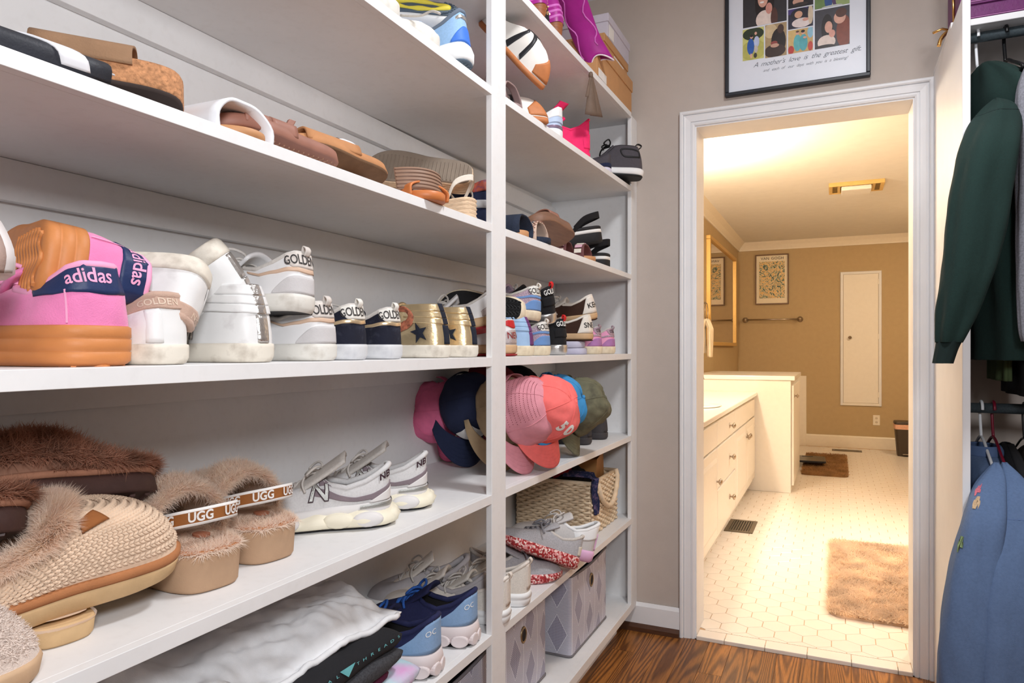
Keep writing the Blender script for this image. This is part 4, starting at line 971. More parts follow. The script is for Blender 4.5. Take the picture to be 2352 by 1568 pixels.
def fluffy_sandal(root, seed):
    F = Form(L=.262, W=.118, hs=.062, H=.15, out='wide')
    ring_sole(F, root, SANDR, 0, [(0, -.006), (.02, -.003), (.1, .0), (.9, .003), (.93, .003), (1, .0)], name='platform', ztop=.056, nt=96)
    ring_sole(F, root, TANSU, .056, [(0, .001), (.3, .004), (.7, .004), (1, 0)], name='welt', ztop=.062)
    P, N_ = flat_fur(F, 30000, .062, seed=seed); mb = MB(); blades(mb, P, N_, .0105, .00042, 1.25, seed); obj('fleece_footbed', mb, FURC, root, kind='stuff')
    # fleece vamp over the forefoot
    def band_(a, t):
        x = (.34 + .58 * a); hw = .5 * .118 * (1.02 - .5 * max(0, a - .75)); ang = PI * t
        h = (.085 - .045 * a) * (1 - .12 * math.cos(4 * PI * a)); return Vector((x * F.L, hw * math.cos(ang) * (1.0 if abs(math.cos(ang)) > .98 else 1.02), .058 + h * math.sin(ang) ** .8))
    mb = MB().grid(band_, 16, 22); obj('vamp', mb, FURC, root, solid=.006)
    rnd = random.Random(seed); P, N_ = [], []
    for _ in range(42000):
        a, t = rnd.random(), rnd.random(); edge_ = rnd.random() < .16
        if edge_: a = 0.0 if rnd.random() < .7 else 1.0
        p = band_(a, t); n = (band_(a, min(1, t + .02)) - band_(a, max(0, t - .02))).cross(band_(min(1, a + .02), t) - band_(max(0, a - .02), t)); n.normalize()
        if n.z < -.2 or (abs(t - .5) < .3 and n.z < 0): n = -n
        if n.y * (p.y) < 0 and abs(n.y) > .5: n = -n
        if edge_: n = (n * .5 + Vector((-1 if a == 0 else 1, 0, 0)) * rnd.uniform(.2, 1.2)).normalized()
        P.append(p + n * .003); N_.append((n + Vector((rnd.gauss(0, .4), rnd.gauss(0, .4), rnd.gauss(0, .4)))).normalized())
    mb = MB(); blades(mb, P, N_, .0120, .00042, 1.25, seed + 1); obj('fleece_vamp', mb, FURC, root, kind='stuff')
    # elastic heel strap with lettering
    path = [(.36, -.40, .088), (.22, -.46, .098), (.10, -.40, .106), (.03, -.20, .110), (.015, 0, .111), (.03, .20, .110), (.10, .40, .106), (.22, .46, .098), (.36, .40, .088)]
    P = [Vector((x * F.L, y * .118, z)) for x, y, z in crv(path, 49)]; W_ = .024
    cum = [0]
    for a, b in zip(P, P[1:]): cum.append(cum[-1] + (b - a).length)
    def on(s_, h, off=0.0):
        s_ = max(0, min(cum[-1] - 1e-6, s_)); i = max(k for k in range(48) if cum[k] <= s_); f = (s_ - cum[i]) / (cum[i + 1] - cum[i]); p = P[i].lerp(P[i + 1], f)
        t = (P[i + 1] - P[i]); n = Vector((t.y, -t.x, 0)).normalized(); n = n if n.dot(p - Vector((.12, 0, p.z))) > 0 else -n
        return p + Vector((0, 0, h)) + n * off
    mb = MB(); tot = cum[-1]
    mb.grid(lambda a, t: on(a * tot, (t - .5) * W_), 60, 6, mfn=lambda a, t: 1 if (t < .12 or t > .88) else 0)
    st = obj('heel_strap', mb, [UGGB, WHB], root, solid=.002)
    for k_ in range(4):
        s0 = tot * (.5 + (k_ - 1.5) * .205)
        text_obj('lettering', 'UGG', .019, lambda x, y: on(s0 - x * .82, y * 1.0, .0022), WHB, st, bold=.03)
    v = [(.045 + .015 * math.cos(a), .0 + .011 * math.sin(a)) for a in [2 * PI * i / 20 for i in range(20)]]
    obj('logo_patch', MB().prism(v, .071, .0745), mat('brown_leather_logo', (150, 92, 66), .7), root)
c = PZ(430, 1380, ZD); d_ = PZ(558, 1330, ZD)
r = thing('fluffy_sandal', 'cream fleece platform sandal with UGG strap beside the knitted clog', 'slipper', (-.808, .738, ZD), toe=(-1, .12, 0), group='fleece platform sandals'); fluffy_sandal(r, 11)
r = thing('fluffy_sandal', 'cream fleece platform sandal with UGG strap beside the grey trainers', 'slipper', (-.828, .878, ZD), toe=(-1, .12, 0), group='fleece platform sandals'); fluffy_sandal(r, 12)
# ---- knitted clogs
KNIT = mat('oatmeal_knit', (226, 198, 172), .95, .08, 60)
def clog_form(): return Form(L=.265, W=.115, hs=.038, H=.112, top='clog', out='wide')
def knit_clog(root, seed, full=True):
    F = clog_form()
    ring_sole(F, root, mat('sand_clog_sole', (206, 172, 128), .8, .08, 40, .1, 300), 0, [(0, -.006), (.15, 0), (.85, .003), (1, .003)], ztop=.026, rock=.012)
    ring_sole(F, root, TANSU, .026, [(0, .002), (.3, .005), (.8, .005), (1, .0)], name='welt', ztop=.039)
    upper(F, root, KNIT, FURC)
    if full:   # knit stitches as rows of small bumps
        mb = MB(); rows, cols = 12, 84
        for j in range(rows):
            k = .04 + .88 * (j + .5) / rows
            for i in range(cols):
                th = -.99 + 1.98 * (i + (.5 if j % 2 else 0)) / cols
                if abs(th) < .20: continue
                p = F.P(th, k, .0012); n = F.N(th, k); t1 = (F.S(min(1, th + .008), k) - F.S(max(-1, th - .008), k)).normalized(); t2 = n.cross(t1)
                for sg in (-1, 1):
                    d1 = (t1 * .9 + t2 * sg * .55); c_ = p + t2 * sg * .0022
                    d2 = n.cross(d1).normalized(); b0 = len(mb.v); mb.v += [tuple(c_ - d1 * .0046), tuple(c_ + d2 * .0024), tuple(c_ + d1 * .0046), tuple(c_ - d2 * .0024), tuple(c_ + n * .0034 + d1 * .001), tuple(c_ + n * .003 - d1 * .002)]
                    mb.f += [(b0, b0 + 3, b0 + 5), (b0 + 5, b0 + 3, b0 + 4), (b0 + 4, b0 + 3, b0 + 2), (b0 + 2, b0 + 1, b0 + 4), (b0 + 4, b0 + 1, b0 + 5), (b0 + 5, b0 + 1, b0)]; mb.m += [0] * 6; mb.sm += [True] * 6
        obj('knit_stitches', mb, KNIT, root, kind='stuff')
        for _ in range(1): pass
    rnd = random.Random(seed); P, N_ = [], []
    for _ in range(46000):
        th = rnd.uniform(-1, 1); a = rnd.gauss(0, 1) * .35; p = F.Tp(th); o = p - Vector((.22 * F.L, 0, p.z)); o.z = 0; o = o.normalized() if o.length > .002 else Vector((1, 0, 0))
        n = (Vector((0, 0, 1)) * math.cos(a) + o * (math.sin(a) + .25) * (1 if abs(th) < .5 else .8) + Vector((rnd.gauss(0, .2), rnd.gauss(0, .2), 0))).normalized()
        f_ = 1 if abs(th) > .36 else 0
        if f_: n = (Vector((-.75, 0, .8)) + Vector((rnd.gauss(0, .3), rnd.gauss(0, .3), rnd.gauss(0, .2)))).normalized()
        P.append(p + n * .004 + Vector((-.022, 0, -.004)) * rnd.random() * f_); N_.append(n)
    mb = MB(); blades(mb, P, N_, .0145, .00045, 1.2, seed); obj('fleece_cuff', mb, FURC, root, kind='stuff')
    lp = [F.P(th, k, .0035) for th, k in ((.58, .80), (.74, .80), (.74, .95), (.58, .95))]
    mb = MB(); mb.grid(lambda a, t: F.P(.47 + .17 * a, .60 + .20 * t, .0068), 6, 5); obj('logo_patch', mb, mat('brown_suede_label', (150, 92, 48), .9, .12, 40, .25, 400), root, solid=.002)
    insole(F, root, FURC)
r = thing('knit_clog', 'oatmeal knitted clog with chestnut welt and brown label lying over its mate', 'slipper', (-.885, .432, ZD + .029), toe=(.10, 1, .05), up=(.14, 0, 1), group='knitted clogs'); knit_clog(r, 21)
r = thing('knit_clog', 'oatmeal knitted clog standing underneath its mate', 'slipper', (-.818, .528, ZD), toe=(-1, .10, 0), group='knitted clogs')
F = Form(L=.26, W=.095, hs=.025, H=.031, top='clog', out='wide'); ring_sole(F, r, MATS['sand_clog_sole'], 0, [(0, -.003), (.15, 0), (.85, .002), (1, 0)]); upper(F, r, KNIT, FURC); insole(F, r, FURC)
# ---- brown fur slippers with dark soles
DKS = mat('dark_brown_rubber', (72, 50, 46), .5, .12, 40, .2, 200)
def fur_slipper(root, seed, dense=36000):
    F = Form(L=.262, W=.112, hs=.038, H=.098, top='mule', out='wide')
    ring_sole(F, root, DKS, 0, [(0, -.003), (.1, .001), (.8, .002), (1, .0)], ztop=.028); tread(F, root, DKS, .05, .4, 4, .002, 2, .004)
    ring_sole(F, root, mat('brown_suede_welt', (160, 112, 88), .9, .1, 40, .25, 400), .028, [(0, .002), (.5, .006), (1, .002)], name='welt', ztop=.038)
    upper(F, root, FURB, FURB); P, N_ = flat_fur(F, 7000, .040, seed=seed, x1=.6)
    fuzz(F, root, FURB, -1, 1, .15, 1.0, dense, .0155, 'fur', .001, seed, .0005, 1.1); mb = MB(); blades(mb, P, N_, .009, .0005, 1.1, seed); obj('fleece_footbed', mb, FURB, root, kind='stuff')
r = thing('fur_slipper', 'brown fur slipper lying tilted with its dark sole facing out above the knitted clog', 'slipper', PX(345, 1150, -.93), toe=(-.10, -.98, .05), up=(-.50, .05, .86), group='brown fur slippers'); fur_slipper(r, 31)
r = thing('fur_slipper', 'brown fur slipper at the shelf end beside the knitted clog', 'slipper', PX(60, 1225, -.865), toe=(-.45, -.9, .0), up=(-.35, 0, .92), group='brown fur slippers'); fur_slipper(r, 32, 14000)
# ---- felt slipper at the very end
FELT = mat('cream_boiled_wool', (226, 208, 196), .95, .08, 200, .5, 700, sheen=.3)
r = thing('felt_slipper', 'pale wool slipper with sand sole at the front edge of the shelf', 'slipper', (-.805, .205, ZD), toe=(.06, 1, 0))
F = Form(L=.265, W=.104, hs=.026, H=.098, top='clog', out='wide'); ring_sole(F, r, mat('sand_felt_sole', (206, 172, 138), .8, .08, 40, .1, 300), 0, [(0, -.006), (.2, 0), (.8, .003), (1, .001)]); upper(F, r, FELT, FELT); insole(F, r, FELT); fuzz(F, r, FELT, -1, 1, .05, 1, 16000, .004, 'nap', .0, 33, .0005, .9)
# ---- grey running trainers with N
MESHG = mat('pale_grey_mesh', (214, 212, 212), .8, .06, 300, .3, 900); SUEG = mat('mauve_grey_suede', (134, 120, 126), .9, .08, 40, .3, 500)
FOAMC = mat('cream_foam', (238, 230, 208), .6, .03); FOAMW = mat('white_foam', (226, 222, 220), .6, .03); REFL = mat('silver_reflective', (170, 170, 166), .35, .15, 500, .3, 900, metal=.6)
DKNB = mat('dark_plum_print', (58, 34, 44), .6, .03)
def trainer(root):
    F = Form(L=.285, W=.108, hs=.052, H=.118, top='run', hs_toe=.034)
    ring_sole(F, root, BLACKR, 0, [(0, -.004), (.5, .004), (1, .004)], name='outsole', ztop=.005, rock=.010)
    # sculpted foam: scalloped lower wave, pale wall and reflective strip
    mb = MB()
    def wave(a, t):
        th = -1 + 2 * a; x, y = F.B2(th); n = F.nrm2(th); z1 = F.hz(x) * .78; sc = .012 * (.5 + .5 * math.cos(abs(th) * 26)); lo = .004 + .010 * max(0, (x / F.L - .62) / .38) ** 2
        prof = [(0, .003), (.12, .010), (.4, .012 + .3 * sc), (.6, .007), (.8, .004), (1, .002)]
        f, o = prof[int(round(t * 5))]; return Vector((x, y, lo + (z1 + (sc - .004 if 0 < f < 1 else 0) - lo) * f)) + n * (o * (1.1 - .5 * x / F.L) + (sc * .5 if .1 < f < .7 else 0))
    mb.grid(wave, 110, 5, closeu=True); obj('midsole', mb, FOAMC, root)
    for i, th in enumerate((-.03, -.20, -.36, -.66, .03, .20, .36, .66)):   # sculpted foam pods with grey tips
        p = F.B(th); n = F.nrm2(th); c = Vector((p.x, p.y, .020)) + n * .004; t_ = Vector((-n.y, n.x, 0)); w_ = .030 if abs(th) > .1 else .020
        mb = MB(); pr = [(math.cos(q) * w_, math.sin(q) * .0145) for q in [2 * PI * k / 18 for k in range(18)]]
        mb.add([c + t_ * a + Vector((0, 0, b)) - n * .02 for a, b in pr] + [c + t_ * a + Vector((0, 0, b)) + n * .008 for a, b in pr] + [c + t_ * a * .75 + Vector((0, 0, b * .7)) + n * .014 for a, b in pr], [tuple(range(17, -1, -1)), tuple(range(36, 54))] + [(r_ * 18 + k, r_ * 18 + (k + 1) % 18, r_ * 18 + 18 + (k + 1) % 18, r_ * 18 + 18 + k) for r_ in range(2) for k in range(18)], 0, True); obj('foam_pod', mb, FOAMW if i % 2 else FOAMC, root)
    ring_sole(F, root, FOAMW, .02, [(0, .0), (.5, .004), (.9, .003), (1, 0)], name='upper_midsole', nt=80)
    mb = MB(); mb.grid(lambda a, t: (lambda th: Vector((F.B2(th)[0], F.B2(th)[1], F.hz(F.B2(th)[0]) * (.80 + .17 * t))) + F.nrm2(th) * (.0065 - .004 * abs(t - .5)))(-.24 + .48 * a), 30, 3); obj('reflective_strip', mb, REFL, root)
    upper(F, root, MESHG, LINW)
    patch(F, root, FOAMW, -.19, .19, .01, lambda a: .36 - .3 * (abs(a - .5) * 2) ** 2, .0025, 'heel_clip', nt=40)
    patch(F, root, SUEG, -.50, .50, lambda a: .30 + .20 * math.sin(abs(a - .5) * 2 * PI * 1.1) * (-1 if abs(a - .5) < .18 else -.8), lambda a: .52 + .18 * math.sin(abs(a - .5) * 2 * PI * 1.1) * -.9 + .22 * max(0, abs(a - .5) * 2 - .6), .0018, 'suede_overlay', nt=70)
    patch(F, root, SUEG, -.97, -.70, .02, .30, .0015, 'toe_guard', nt=24)
    heel_text(F, root, 'NB', .017, DKNB, th0=-.085, k0=.80, off=.003, bold=.03, shear=.15)
    text_obj('big_letter', 'N', .055, lambda x, y: F.P(-.47 + x / F.arc, max(0, min(1, .45 + y / .07)), .0042), DKNB, root, bold=.05, shear=.2)
    text_obj('letter_fill', 'N', .055, lambda x, y: F.P(-.47 + x / F.arc, max(0, min(1, .45 + y / .07)), .0055), REFL, root, bold=.012, shear=.2)
    patch(F, root, SUEG, -.46, -.36, lambda a: .70 + .05 * a, .99, .0025, 'eyestay', nt=12)
    collar(F, root, MESHG, .40, .006); tongue(F, root, LINW, 1.22, .62, .30, label=WHL); laces(F, root, LINW, 6); insole(F, root, MESHG)
h1 = PZ(893, 1192, ZD); h2 = PZ(992, 1158, ZD)
r = thing('running_shoe', 'grey mesh running shoe with large N beside the fleece sandals', 'shoe', (-.812, 1.165, ZD), toe=(-.80, -.60, 0), group='grey running shoes'); trainer(r)
r = thing('running_shoe', 'grey mesh running shoe with NB heel print and raised tongue behind its mate', 'shoe', (-.822, 1.320, ZD), toe=(-.86, -.50, 0), group='grey running shoes'); trainer(r)
# ================================================================== baseball caps on the fourth shelf
def cap(root, m, brim_m=None, seed=1, R=.088, hgt=.115, brimL=.075, soft=.006, front=None, dots=None, logo=None, brim_curve=.022, strapm=None, under=None):
    """local x = brim direction, local z = crown; the rim lies in z = 0"""
    q = Vector((seed * 3.1, seed * 1.7, 0)); brim_m = brim_m or m
    def dome(a, t, off=0.0):
        an = 2 * PI * a; ph = t * PI / 2
        r = R * (math.cos(ph) ** .62 if ph < PI / 2 - 1e-4 else 0.0); ex = 1.12 if math.cos(an) > 0 else 1.06
        z = hgt * (math.sin(ph) ** 1.05) * (1 + .05 * math.cos(an))
        p = Vector((r * ex * math.cos(an), r * math.sin(an), z)); d = Vector((p.x, p.y, p.z * .8 + .01)).normalized()
        return p + d * (off + soft * mnoise.noise(p * 16 + q) * 1.2 + soft * .5 * mnoise.noise(p * 40 + q))
    def hole(a, t): return abs(a - .5) < .085 and t < .30 - 2.0 * (abs(a - .5)) ** 1.2
    mb = MB(); nu, nv = 72, 20; W = nu
    for j in range(nv + 1):
        for i in range(nu): mb.v.append(tuple(dome(i / nu, j / nv)))
    for j in range(nv):
        for i in range(nu):
            if hole((i + .5) / nu, (j + .5) / nv): continue
            i2 = (i + 1) % nu; mb.f.append((j * W + i, j * W + i2, (j + 1) * W + i2, (j + 1) * W + i)); aa = (i + .5) / nu
            mb.m.append(1 if (front and (aa < .167 or aa > .833)) else 0); mb.sm.append(True)
    obj('crown', mb, [m, front] if front else m, root, solid=.002)
    for k in range(6):
        a = k / 6 + 1 / 12 if front is None else k / 6; pts = [dome(a, .03 + .95 * t / 14, .0012) for t in range(15)]
        if abs(a - .5) < .08: pts = pts[6:]
        obj('seam', MB().tube(pts, .0012, 5), m, root)
    obj('button', MB().lathe([(0, .006), (.006, .004), (.008, 0), (.006, -.002)], (0, 0, hgt * 1.0 + .0005), 12), m, root)
    # brim: crescent from the front rim
    def brim(a, t):
        an = (a - .5) * PI * .86; r0 = R * 1.10; x0, y0 = r0 * math.cos(an) * 1.02, r0 * math.sin(an)
        reach = brimL * (math.cos((a - .5) * PI) ** .55 if abs(a - .5) < .4999 else 0); x = x0 + reach * t; y = y0 * (1 + .02 * t)
        z = -.002 - brim_curve * ((y / R) ** 2) - .016 * t; return Vector((x, y, z))
    mb = MB().grid(brim, 36, 12); bo = obj('brim', mb, [brim_m], root, solid=.004)
    for t in (.25, .4, .55, .7, .85): obj('brim_stitch', MB().tube([brim(.06 + .88 * i / 30, t) + Vector((0, 0, .0022)) for i in range(31)], .0005, 4), brim_m, bo)
    # closure strap across the back opening
    st = strap(root, strapm or m, [dome(.41, .03), dome(.455, .05, .004), dome(.5, .045, .005), dome(.545, .05, .004), dome(.59, .03)], .018, 'back_strap', wdir=(0, 0, 1)); 
    if dots:
        md = MB()
        for i in range(26):
            for j in range(9):
                a = .19 + .26 * (i + .5 * (j % 2)) / 26; t = .10 + .62 * j / 9
                for aa in (a, 1 - a):
                    c = dome(aa, t, .0016); n = c.normalized(); e1 = n.orthogonal().normalized(); e2 = n.cross(e1); b0 = len(md.v)
                    md.v += [tuple(c + e1 * .0011 * math.cos(PI / 3 * k) + e2 * .0011 * math.sin(PI / 3 * k)) for k in range(6)]; md.f.append(tuple(b0 + k for k in range(6))); md.m.append(0); md.sm.append(False)
        obj('perforations', md, dots, root, kind='stuff')
    return dome
def capm(name, rgb, **k): return mat(name, rgb, .92, k.pop('var', .06), k.pop('scale', 60), k.pop('bump', .3), k.pop('bscale', 900), **k)
PK = capm('bubblegum_cotton', (226, 112, 152)); NV = capm('navy_cotton', (30, 38, 66)); KH = capm('khaki_cotton', (150, 116, 76)); DN = capm('washed_denim', (84, 104, 128), stain=(40, 52, 74), samt=.4, sscale=18)
BLU = capm('periwinkle_cotton', (96, 112, 180)); LPK = capm('dusty_pink_twill', (220, 146, 158)); COR = capm('coral_cotton', (246, 116, 112)); CAMO = capm('washed_camo', (108, 106, 84), var=.25, scale=22, stain=(62, 60, 52), samt=.8, sscale=20)
SKY = capm('sky_blue_cotton', (64, 146, 204)); SND = capm('sand_cotton', (176, 152, 120)); MAR = capm('maroon_cotton', (110, 22, 38)); BKC = capm('black_cotton', (24, 24, 28)); GRC = capm('grey_cotton', (176, 170, 172))
GRPC = 'baseball caps leaning in a row'
def put_cap(label, brim_px, X, up, down, m, z=None, **k):
    """the tip of the brim stands on the shelf; down = brim direction, up = crown axis"""
    tip = brim_px; d = Vector(down).normalized(); upv = Vector(up); upv = (upv - d * upv.dot(d)).normalized()
    reach = .088 * 1.122 + k.get('brimL', .075); o = Vector(tip) - d * reach + upv * .018
    r = thing('baseball_cap', label, 'cap', o, toe=d, up=upv, group=GRPC); dm = cap(r, m, **k); return r, dm
def tp(u, v): return PZ(u, v, ZD + .003)
put_cap('bubblegum pink cap at the wall end of the row', tp(1018, 1052) + Vector((.05, -.05, 0)), 0, (-.30, -.90, .32), (.10, -.02, -1), PK, seed=1, brimL=.062)
rn, dmn = put_cap('navy cap with white front patch beside the bubblegum pink cap', tp(1036, 1064) + Vector((.075, -.04, 0)), 0, (.80, -.46, .20), (.20, -.22, -1), NV, seed=2, brimL=.080)
put_cap('khaki cap with denim brim behind the white post', tp(1072, 1056) + Vector((.12, .04, 0)), 0, (.92, -.30, .15), (.35, -.50, -1), KH, brim_m=DN, seed=3, brimL=.062)
put_cap('periwinkle blue cap between the khaki and dusty pink caps', tp(1180, 1058) + Vector((-.05, 0, 0)), 0, (.80, -.40, .15), (.15, -.12, -1), BLU, seed=4, brimL=.07)
put_cap('sand coloured cap with its brim under the dusty pink cap', tp(1186, 1083) + Vector((-.04, -.01, 0)), 0, (.80, -.40, .1), (.2, -.20, -1), SND, seed=5, brimL=.07)
put_cap('dusty pink cap with perforated side panels beside the white post', tp(1226, 1086) + Vector((-.02, 0, 0)), 0, (.93, -.16, .22), (.24, .0, -1), LPK, seed=6, brimL=.074, front=LPK, dots=MAR, R=.092)
rc, dm = put_cap('coral pink cap with white stitched numeral in front of the row', tp(1258, 1072) + Vector((.045, -.055, .012)), 0, (.93, -.22, .34), (.36, .14, -1), COR, seed=7, brimL=.066, soft=.009)
put_cap('sky blue cap half hidden between the coral and camouflage caps', tp(1296, 1050) + Vector((-.03, 0, 0)), 0, (.93, .0, .10), (.2, .05, -1), SKY, seed=8, brimL=.072)
put_cap('faded olive camouflage cap at the door end of the row', tp(1334, 1047) + Vector((-.01, 0, 0)), 0, (.95, .10, .36), (.30, -.10, -1), CAMO, seed=9, brimL=.060, soft=.009)
put_cap('maroon cap tucked behind the dusty pink cap', Vector((-.95, 1.88, ZD + .035)), 0, (.85, -.1, .2), (.2, .0, -1), MAR, seed=10)
put_cap('black cap tucked behind the coral cap', Vector((-.95, 2.04, ZD + .03)), 0, (.85, -.1, .1), (.2, .0, -1), BKC, seed=11)
mbp = MB(); mbp.grid(lambda a, t: dmn((-.085 + .17 * a) % 1.0, .06 + .40 * t, .0035), 12, 8); obj('white_patch', mbp, WHL, rn)
# stitched numeral on the coral cap front
def pix(p):
    d = p - CAM; return 1176 + FPX * d.dot(RGT) / d.dot(FWD), HORIZON - FPX * d.z / d.dot(FWD)
Mc = rc.matrix_world.copy(); best = min(((abs(pix(Mc @ dm(a_ / 200 % 1.0, t_ / 50))[0] - 1296) + abs(pix(Mc @ dm(a_ / 200 % 1.0, t_ / 50))[1] - 985) + 400 * (Mc @ dm(a_ / 200 % 1.0, t_ / 50) - CAM).length, a_ / 200, t_ / 50) for a_ in range(-50, 50) for t_ in range(4, 34)), key=lambda q: q[0])
def onfront(x, y): return dm((best[1] + x / .55) % 1.0, max(.02, best[2] + y / .14), .0045)
for body, dx in (('5', -.013), ('0', .016)):
    text_obj('numeral', body, .042, lambda x, y: onfront(x + dx, y), WHL, rc, bold=.05)
# ---- dark slippers at the end
DGS = mat('charcoal_suede', (66, 62, 64), .92, .1, 40, .25, 500); EMB = mat('embroidered_braid', (150, 96, 92), .9, .4, 300, .3, 600, stain=(60, 70, 110), samt=.8, sscale=200)
for i, (u, v) in enumerate(((1368, 1018), (1404, 1006))):
    p = PZ(u, v, ZD); r = thing('suede_slipper', ('charcoal suede slipper with braided trim half behind the camouflage cap', 'charcoal suede slipper with braided trim beside the end stile')[i], 'slipper', (p.x - .008, p.y - .035, ZD), toe=(-1, 0, 0), group='charcoal slippers')
    F = Form(L=.255, W=.094, hs=.026, H=.094); ring_sole(F, r, mat('charcoal_rubber', (62, 58, 60), .7, .08), 0, STD); upper(F, r, DGS, LIND); patch(F, r, EMB, -.4, .4, .80, .985, .002, 'braid_trim', nt=50); patch(F, r, DGS, -.07, .07, .05, .78, .002, 'heel_panel', nt=14); insole(F, r, LIND)
# ================================================================== upper shelves
def slide(root, sole_m, foot_m, strap_m, L=.262, W=.098, hs=.022, hst=None, straps=((.62, .10, .055),), outsole=None, out='wide', prof=None, thick=.004, lining=None, ankle=None, treadm=None, ribs=0):
    """open sandal: footbed on a sole with one or more bands (centre, width, height)"""
    F = Form(L=L, W=W, hs=hs, hs_toe=hst, H=hs + .05, out=out)
    ring_sole(F, root, sole_m, 0.003 if outsole else 0, prof or [(0, -.002), (.1, .001), (.9, .001), (1, -.001)], capm=None)
    if outsole: ring_sole(F, root, outsole, 0, [(0, -.003), (.6, .0), (1, .0)], name='outsole', ztop=.004)
    if treadm: tread(F, root, treadm, .04, .95, 22, .003, 8, .0016)
    insole(F, root, foot_m, .001, 'footbed')
    for (c, w, h) in straps:
        hw = W / 2 * 1.03; zz = F.hz(c * L)
        st = strap(root, strap_m, [(c * L, -hw * .98, zz - .012), (c * L, -hw, zz + h * .35), (c * L - .004, -hw * .55, zz + h * .9), (c * L - .006, 0, zz + h), (c * L - .004, hw * .55, zz + h * .9), (c * L, hw, zz + h * .35), (c * L, hw * .98, zz - .012)], w, thick=thick)
    if ankle:
        strap(root, ankle, [(.16 * L, -W * .40, hs), (.12 * L, -W * .42, hs + .03), (.02 * L, -W * .25, hs + .048), (-.005 * L, 0, hs + .05), (.02 * L, W * .25, hs + .048), (.12 * L, W * .42, hs + .03), (.16 * L, W * .40, hs)], .016, 'ankle_strap', wdir=(0, 0, 1), thick=.004)
    return F
ZA = ZT['A'] + .0006
TANF = mat('tan_leather_footbed', (196, 142, 98), .6, .08); BRF = mat('brown_suede_sole', (112, 82, 58), .9, .12, 40, .3, 400)
BKL = mat('black_slide_rubber', (40, 42, 50), .55, .08, 60, .2, 400); WLE = mat('white_slide_leather', (232, 232, 236), .45, .02)
# left bay of the sandal shelf
r = thing('slide_sandal', 'black rubber slide with white stripe at the end of the sandal shelf', 'sandal', (-.815, .285, ZA), toe=(.10, 1, 0))
slide(r, BKL, BKL, BKL, hs=.012, straps=((.64, .15, .018),)); strap(r, WLE, [(.205, -.0515, .004), (.198, -.0535, .0190), (.180, -.030, .0312), (.160, 0, .0335), (.140, .030, .0312), (.122, .0535, .0190), (.115, .0515, .004)], .030, 'white_stripe')
obj('rim_stitch', MB().tube([(.10 + .15 * i / 20, -.046 - .004 * math.sin(PI * i / 20), .0135) for i in range(21)], .0012, 4), WLE, r)
WICK = mat('woven_cork_rope', (186, 132, 92), .9, .3, 160, .8, 260, stain=(112, 74, 44), samt=.6, sscale=180); DKB = mat('dark_brown_outsole', (58, 46, 42), .8, .12)
SUB = mat('taupe_suede_band', (150, 116, 88), .9, .1, 40, .3, 400)
def wicker(root): return slide(root, WICK, TANF, SUB, L=.262, hs=.044, hst=.036, straps=((.44, .11, .032),), outsole=DKB)
r = thing('wedge_sandal', 'woven cork wedge sandal with taupe suede band lying on its side', 'sandal', (-.800, .668, ZA + .0185), toe=(-.60, -.80, .0), up=(-.24, .18, .954), group='woven cork sandals'); wicker(r)
r = thing('wedge_sandal', 'woven cork wedge sandal lying flat beside the white slide', 'sandal', (-.885, .700, ZA), toe=(-.25, -1, 0), group='woven cork sandals')
slide(r, WICK, TANF, SUB, hs=.022, straps=((.66, .08, .02),), outsole=DKB)
r = thing('slide_sandal', 'white leather slide with tan sole on the sandal shelf', 'sandal', (-1.005, .735, ZA), toe=(1, .02, 0))
slide(r, TANF, TANF, WLE, straps=((.74, .105, .040),), hs=.012, thick=.005)
MAU = mat('mauve_brown_leather', (156, 108, 92), .55, .08); HERR = mat('herringbone_rubber', (150, 112, 92), .8, .15)
r = thing('strap_sandal', 'mauve brown leather sandal with buckle tab and herringbone sole tipped on edge', 'sandal', (-.815, .985, ZA + .0150), toe=(-.06, -1, .0), up=(-.27, .0, .96))
F = slide(r, MAU, MAU, MAU, straps=((.55, .05, .020), (.75, .05, .018)), hs=.020, treadm=HERR); strap(r, MAU, [(.12, .02, .034), (.10, .02, .05), (.09, .02, .062)], .014, 'buckle_tab', wdir=(1, 0, 0), thick=.005)
r = thing('slide_sandal', 'white slide with round black-edged buckle behind the tan suede sandal', 'sandal', (-1.06, 1.065, ZA), toe=(1, -.05, 0))
F = slide(r, TANF, TANF, WLE, straps=((.70, .11, .072),), hs=.018); obj('buckle', MB().tube([(.235 + .0, -.030 + .013 * math.cos(a), .070 + .016 * math.sin(a)) for a in [PI * .25 + 1.5 * PI * i / 20 for i in range(21)]], .0025, 6), mat('black_buckle', (30, 30, 40), .4), r)
CARAM = mat('caramel_suede', (190, 134, 90), .85, .08, 40, .2, 400)
r = thing('suede_clog', 'caramel suede slide tipped up showing its brown sole', 'sandal', (-.822, 1.150, ZA + .026), toe=(-.10, -1, .0), up=(-.46, .05, .89)); slide(r, CARAM, CARAM, CARAM, straps=((.62, .13, .022),), hs=.022, outsole=BRF)
STR = mat('striped_brown_leather', (150, 118, 98), .5, .03); STRD = mat('dark_stripe_leather', (112, 82, 66), .5, .03); ORT = mat('orange_tan_leather', (206, 122, 68), .45, .08)
r = thing('slide_sandal', 'orange tan slide with wide striped brown band', 'sandal', (-.975, 1.275, ZA), toe=(1, -.28, 0))
F = slide(r, ORT, ORT, ORT, straps=((.86, .03, .020),), hs=.018)
cuff = [(.205, -.062, .040), (.222, -.045, .042), (.234, -.018, .044), (.236, .012, .044), (.226, .042, .042), (.206, .062, .040)]
strap(r, STR, cuff, .046, 'band', wdir=(-.22, 0, 1), thick=.004)
for i in range(6): strap(r, STRD, [(x + .0028 - .22 * (-.019 + .0076 * i), y * 1.01, z - .019 + .0076 * i) for x, y, z in cuff], .0018, 'rib', wdir=(0, 0, 1), thick=.001)
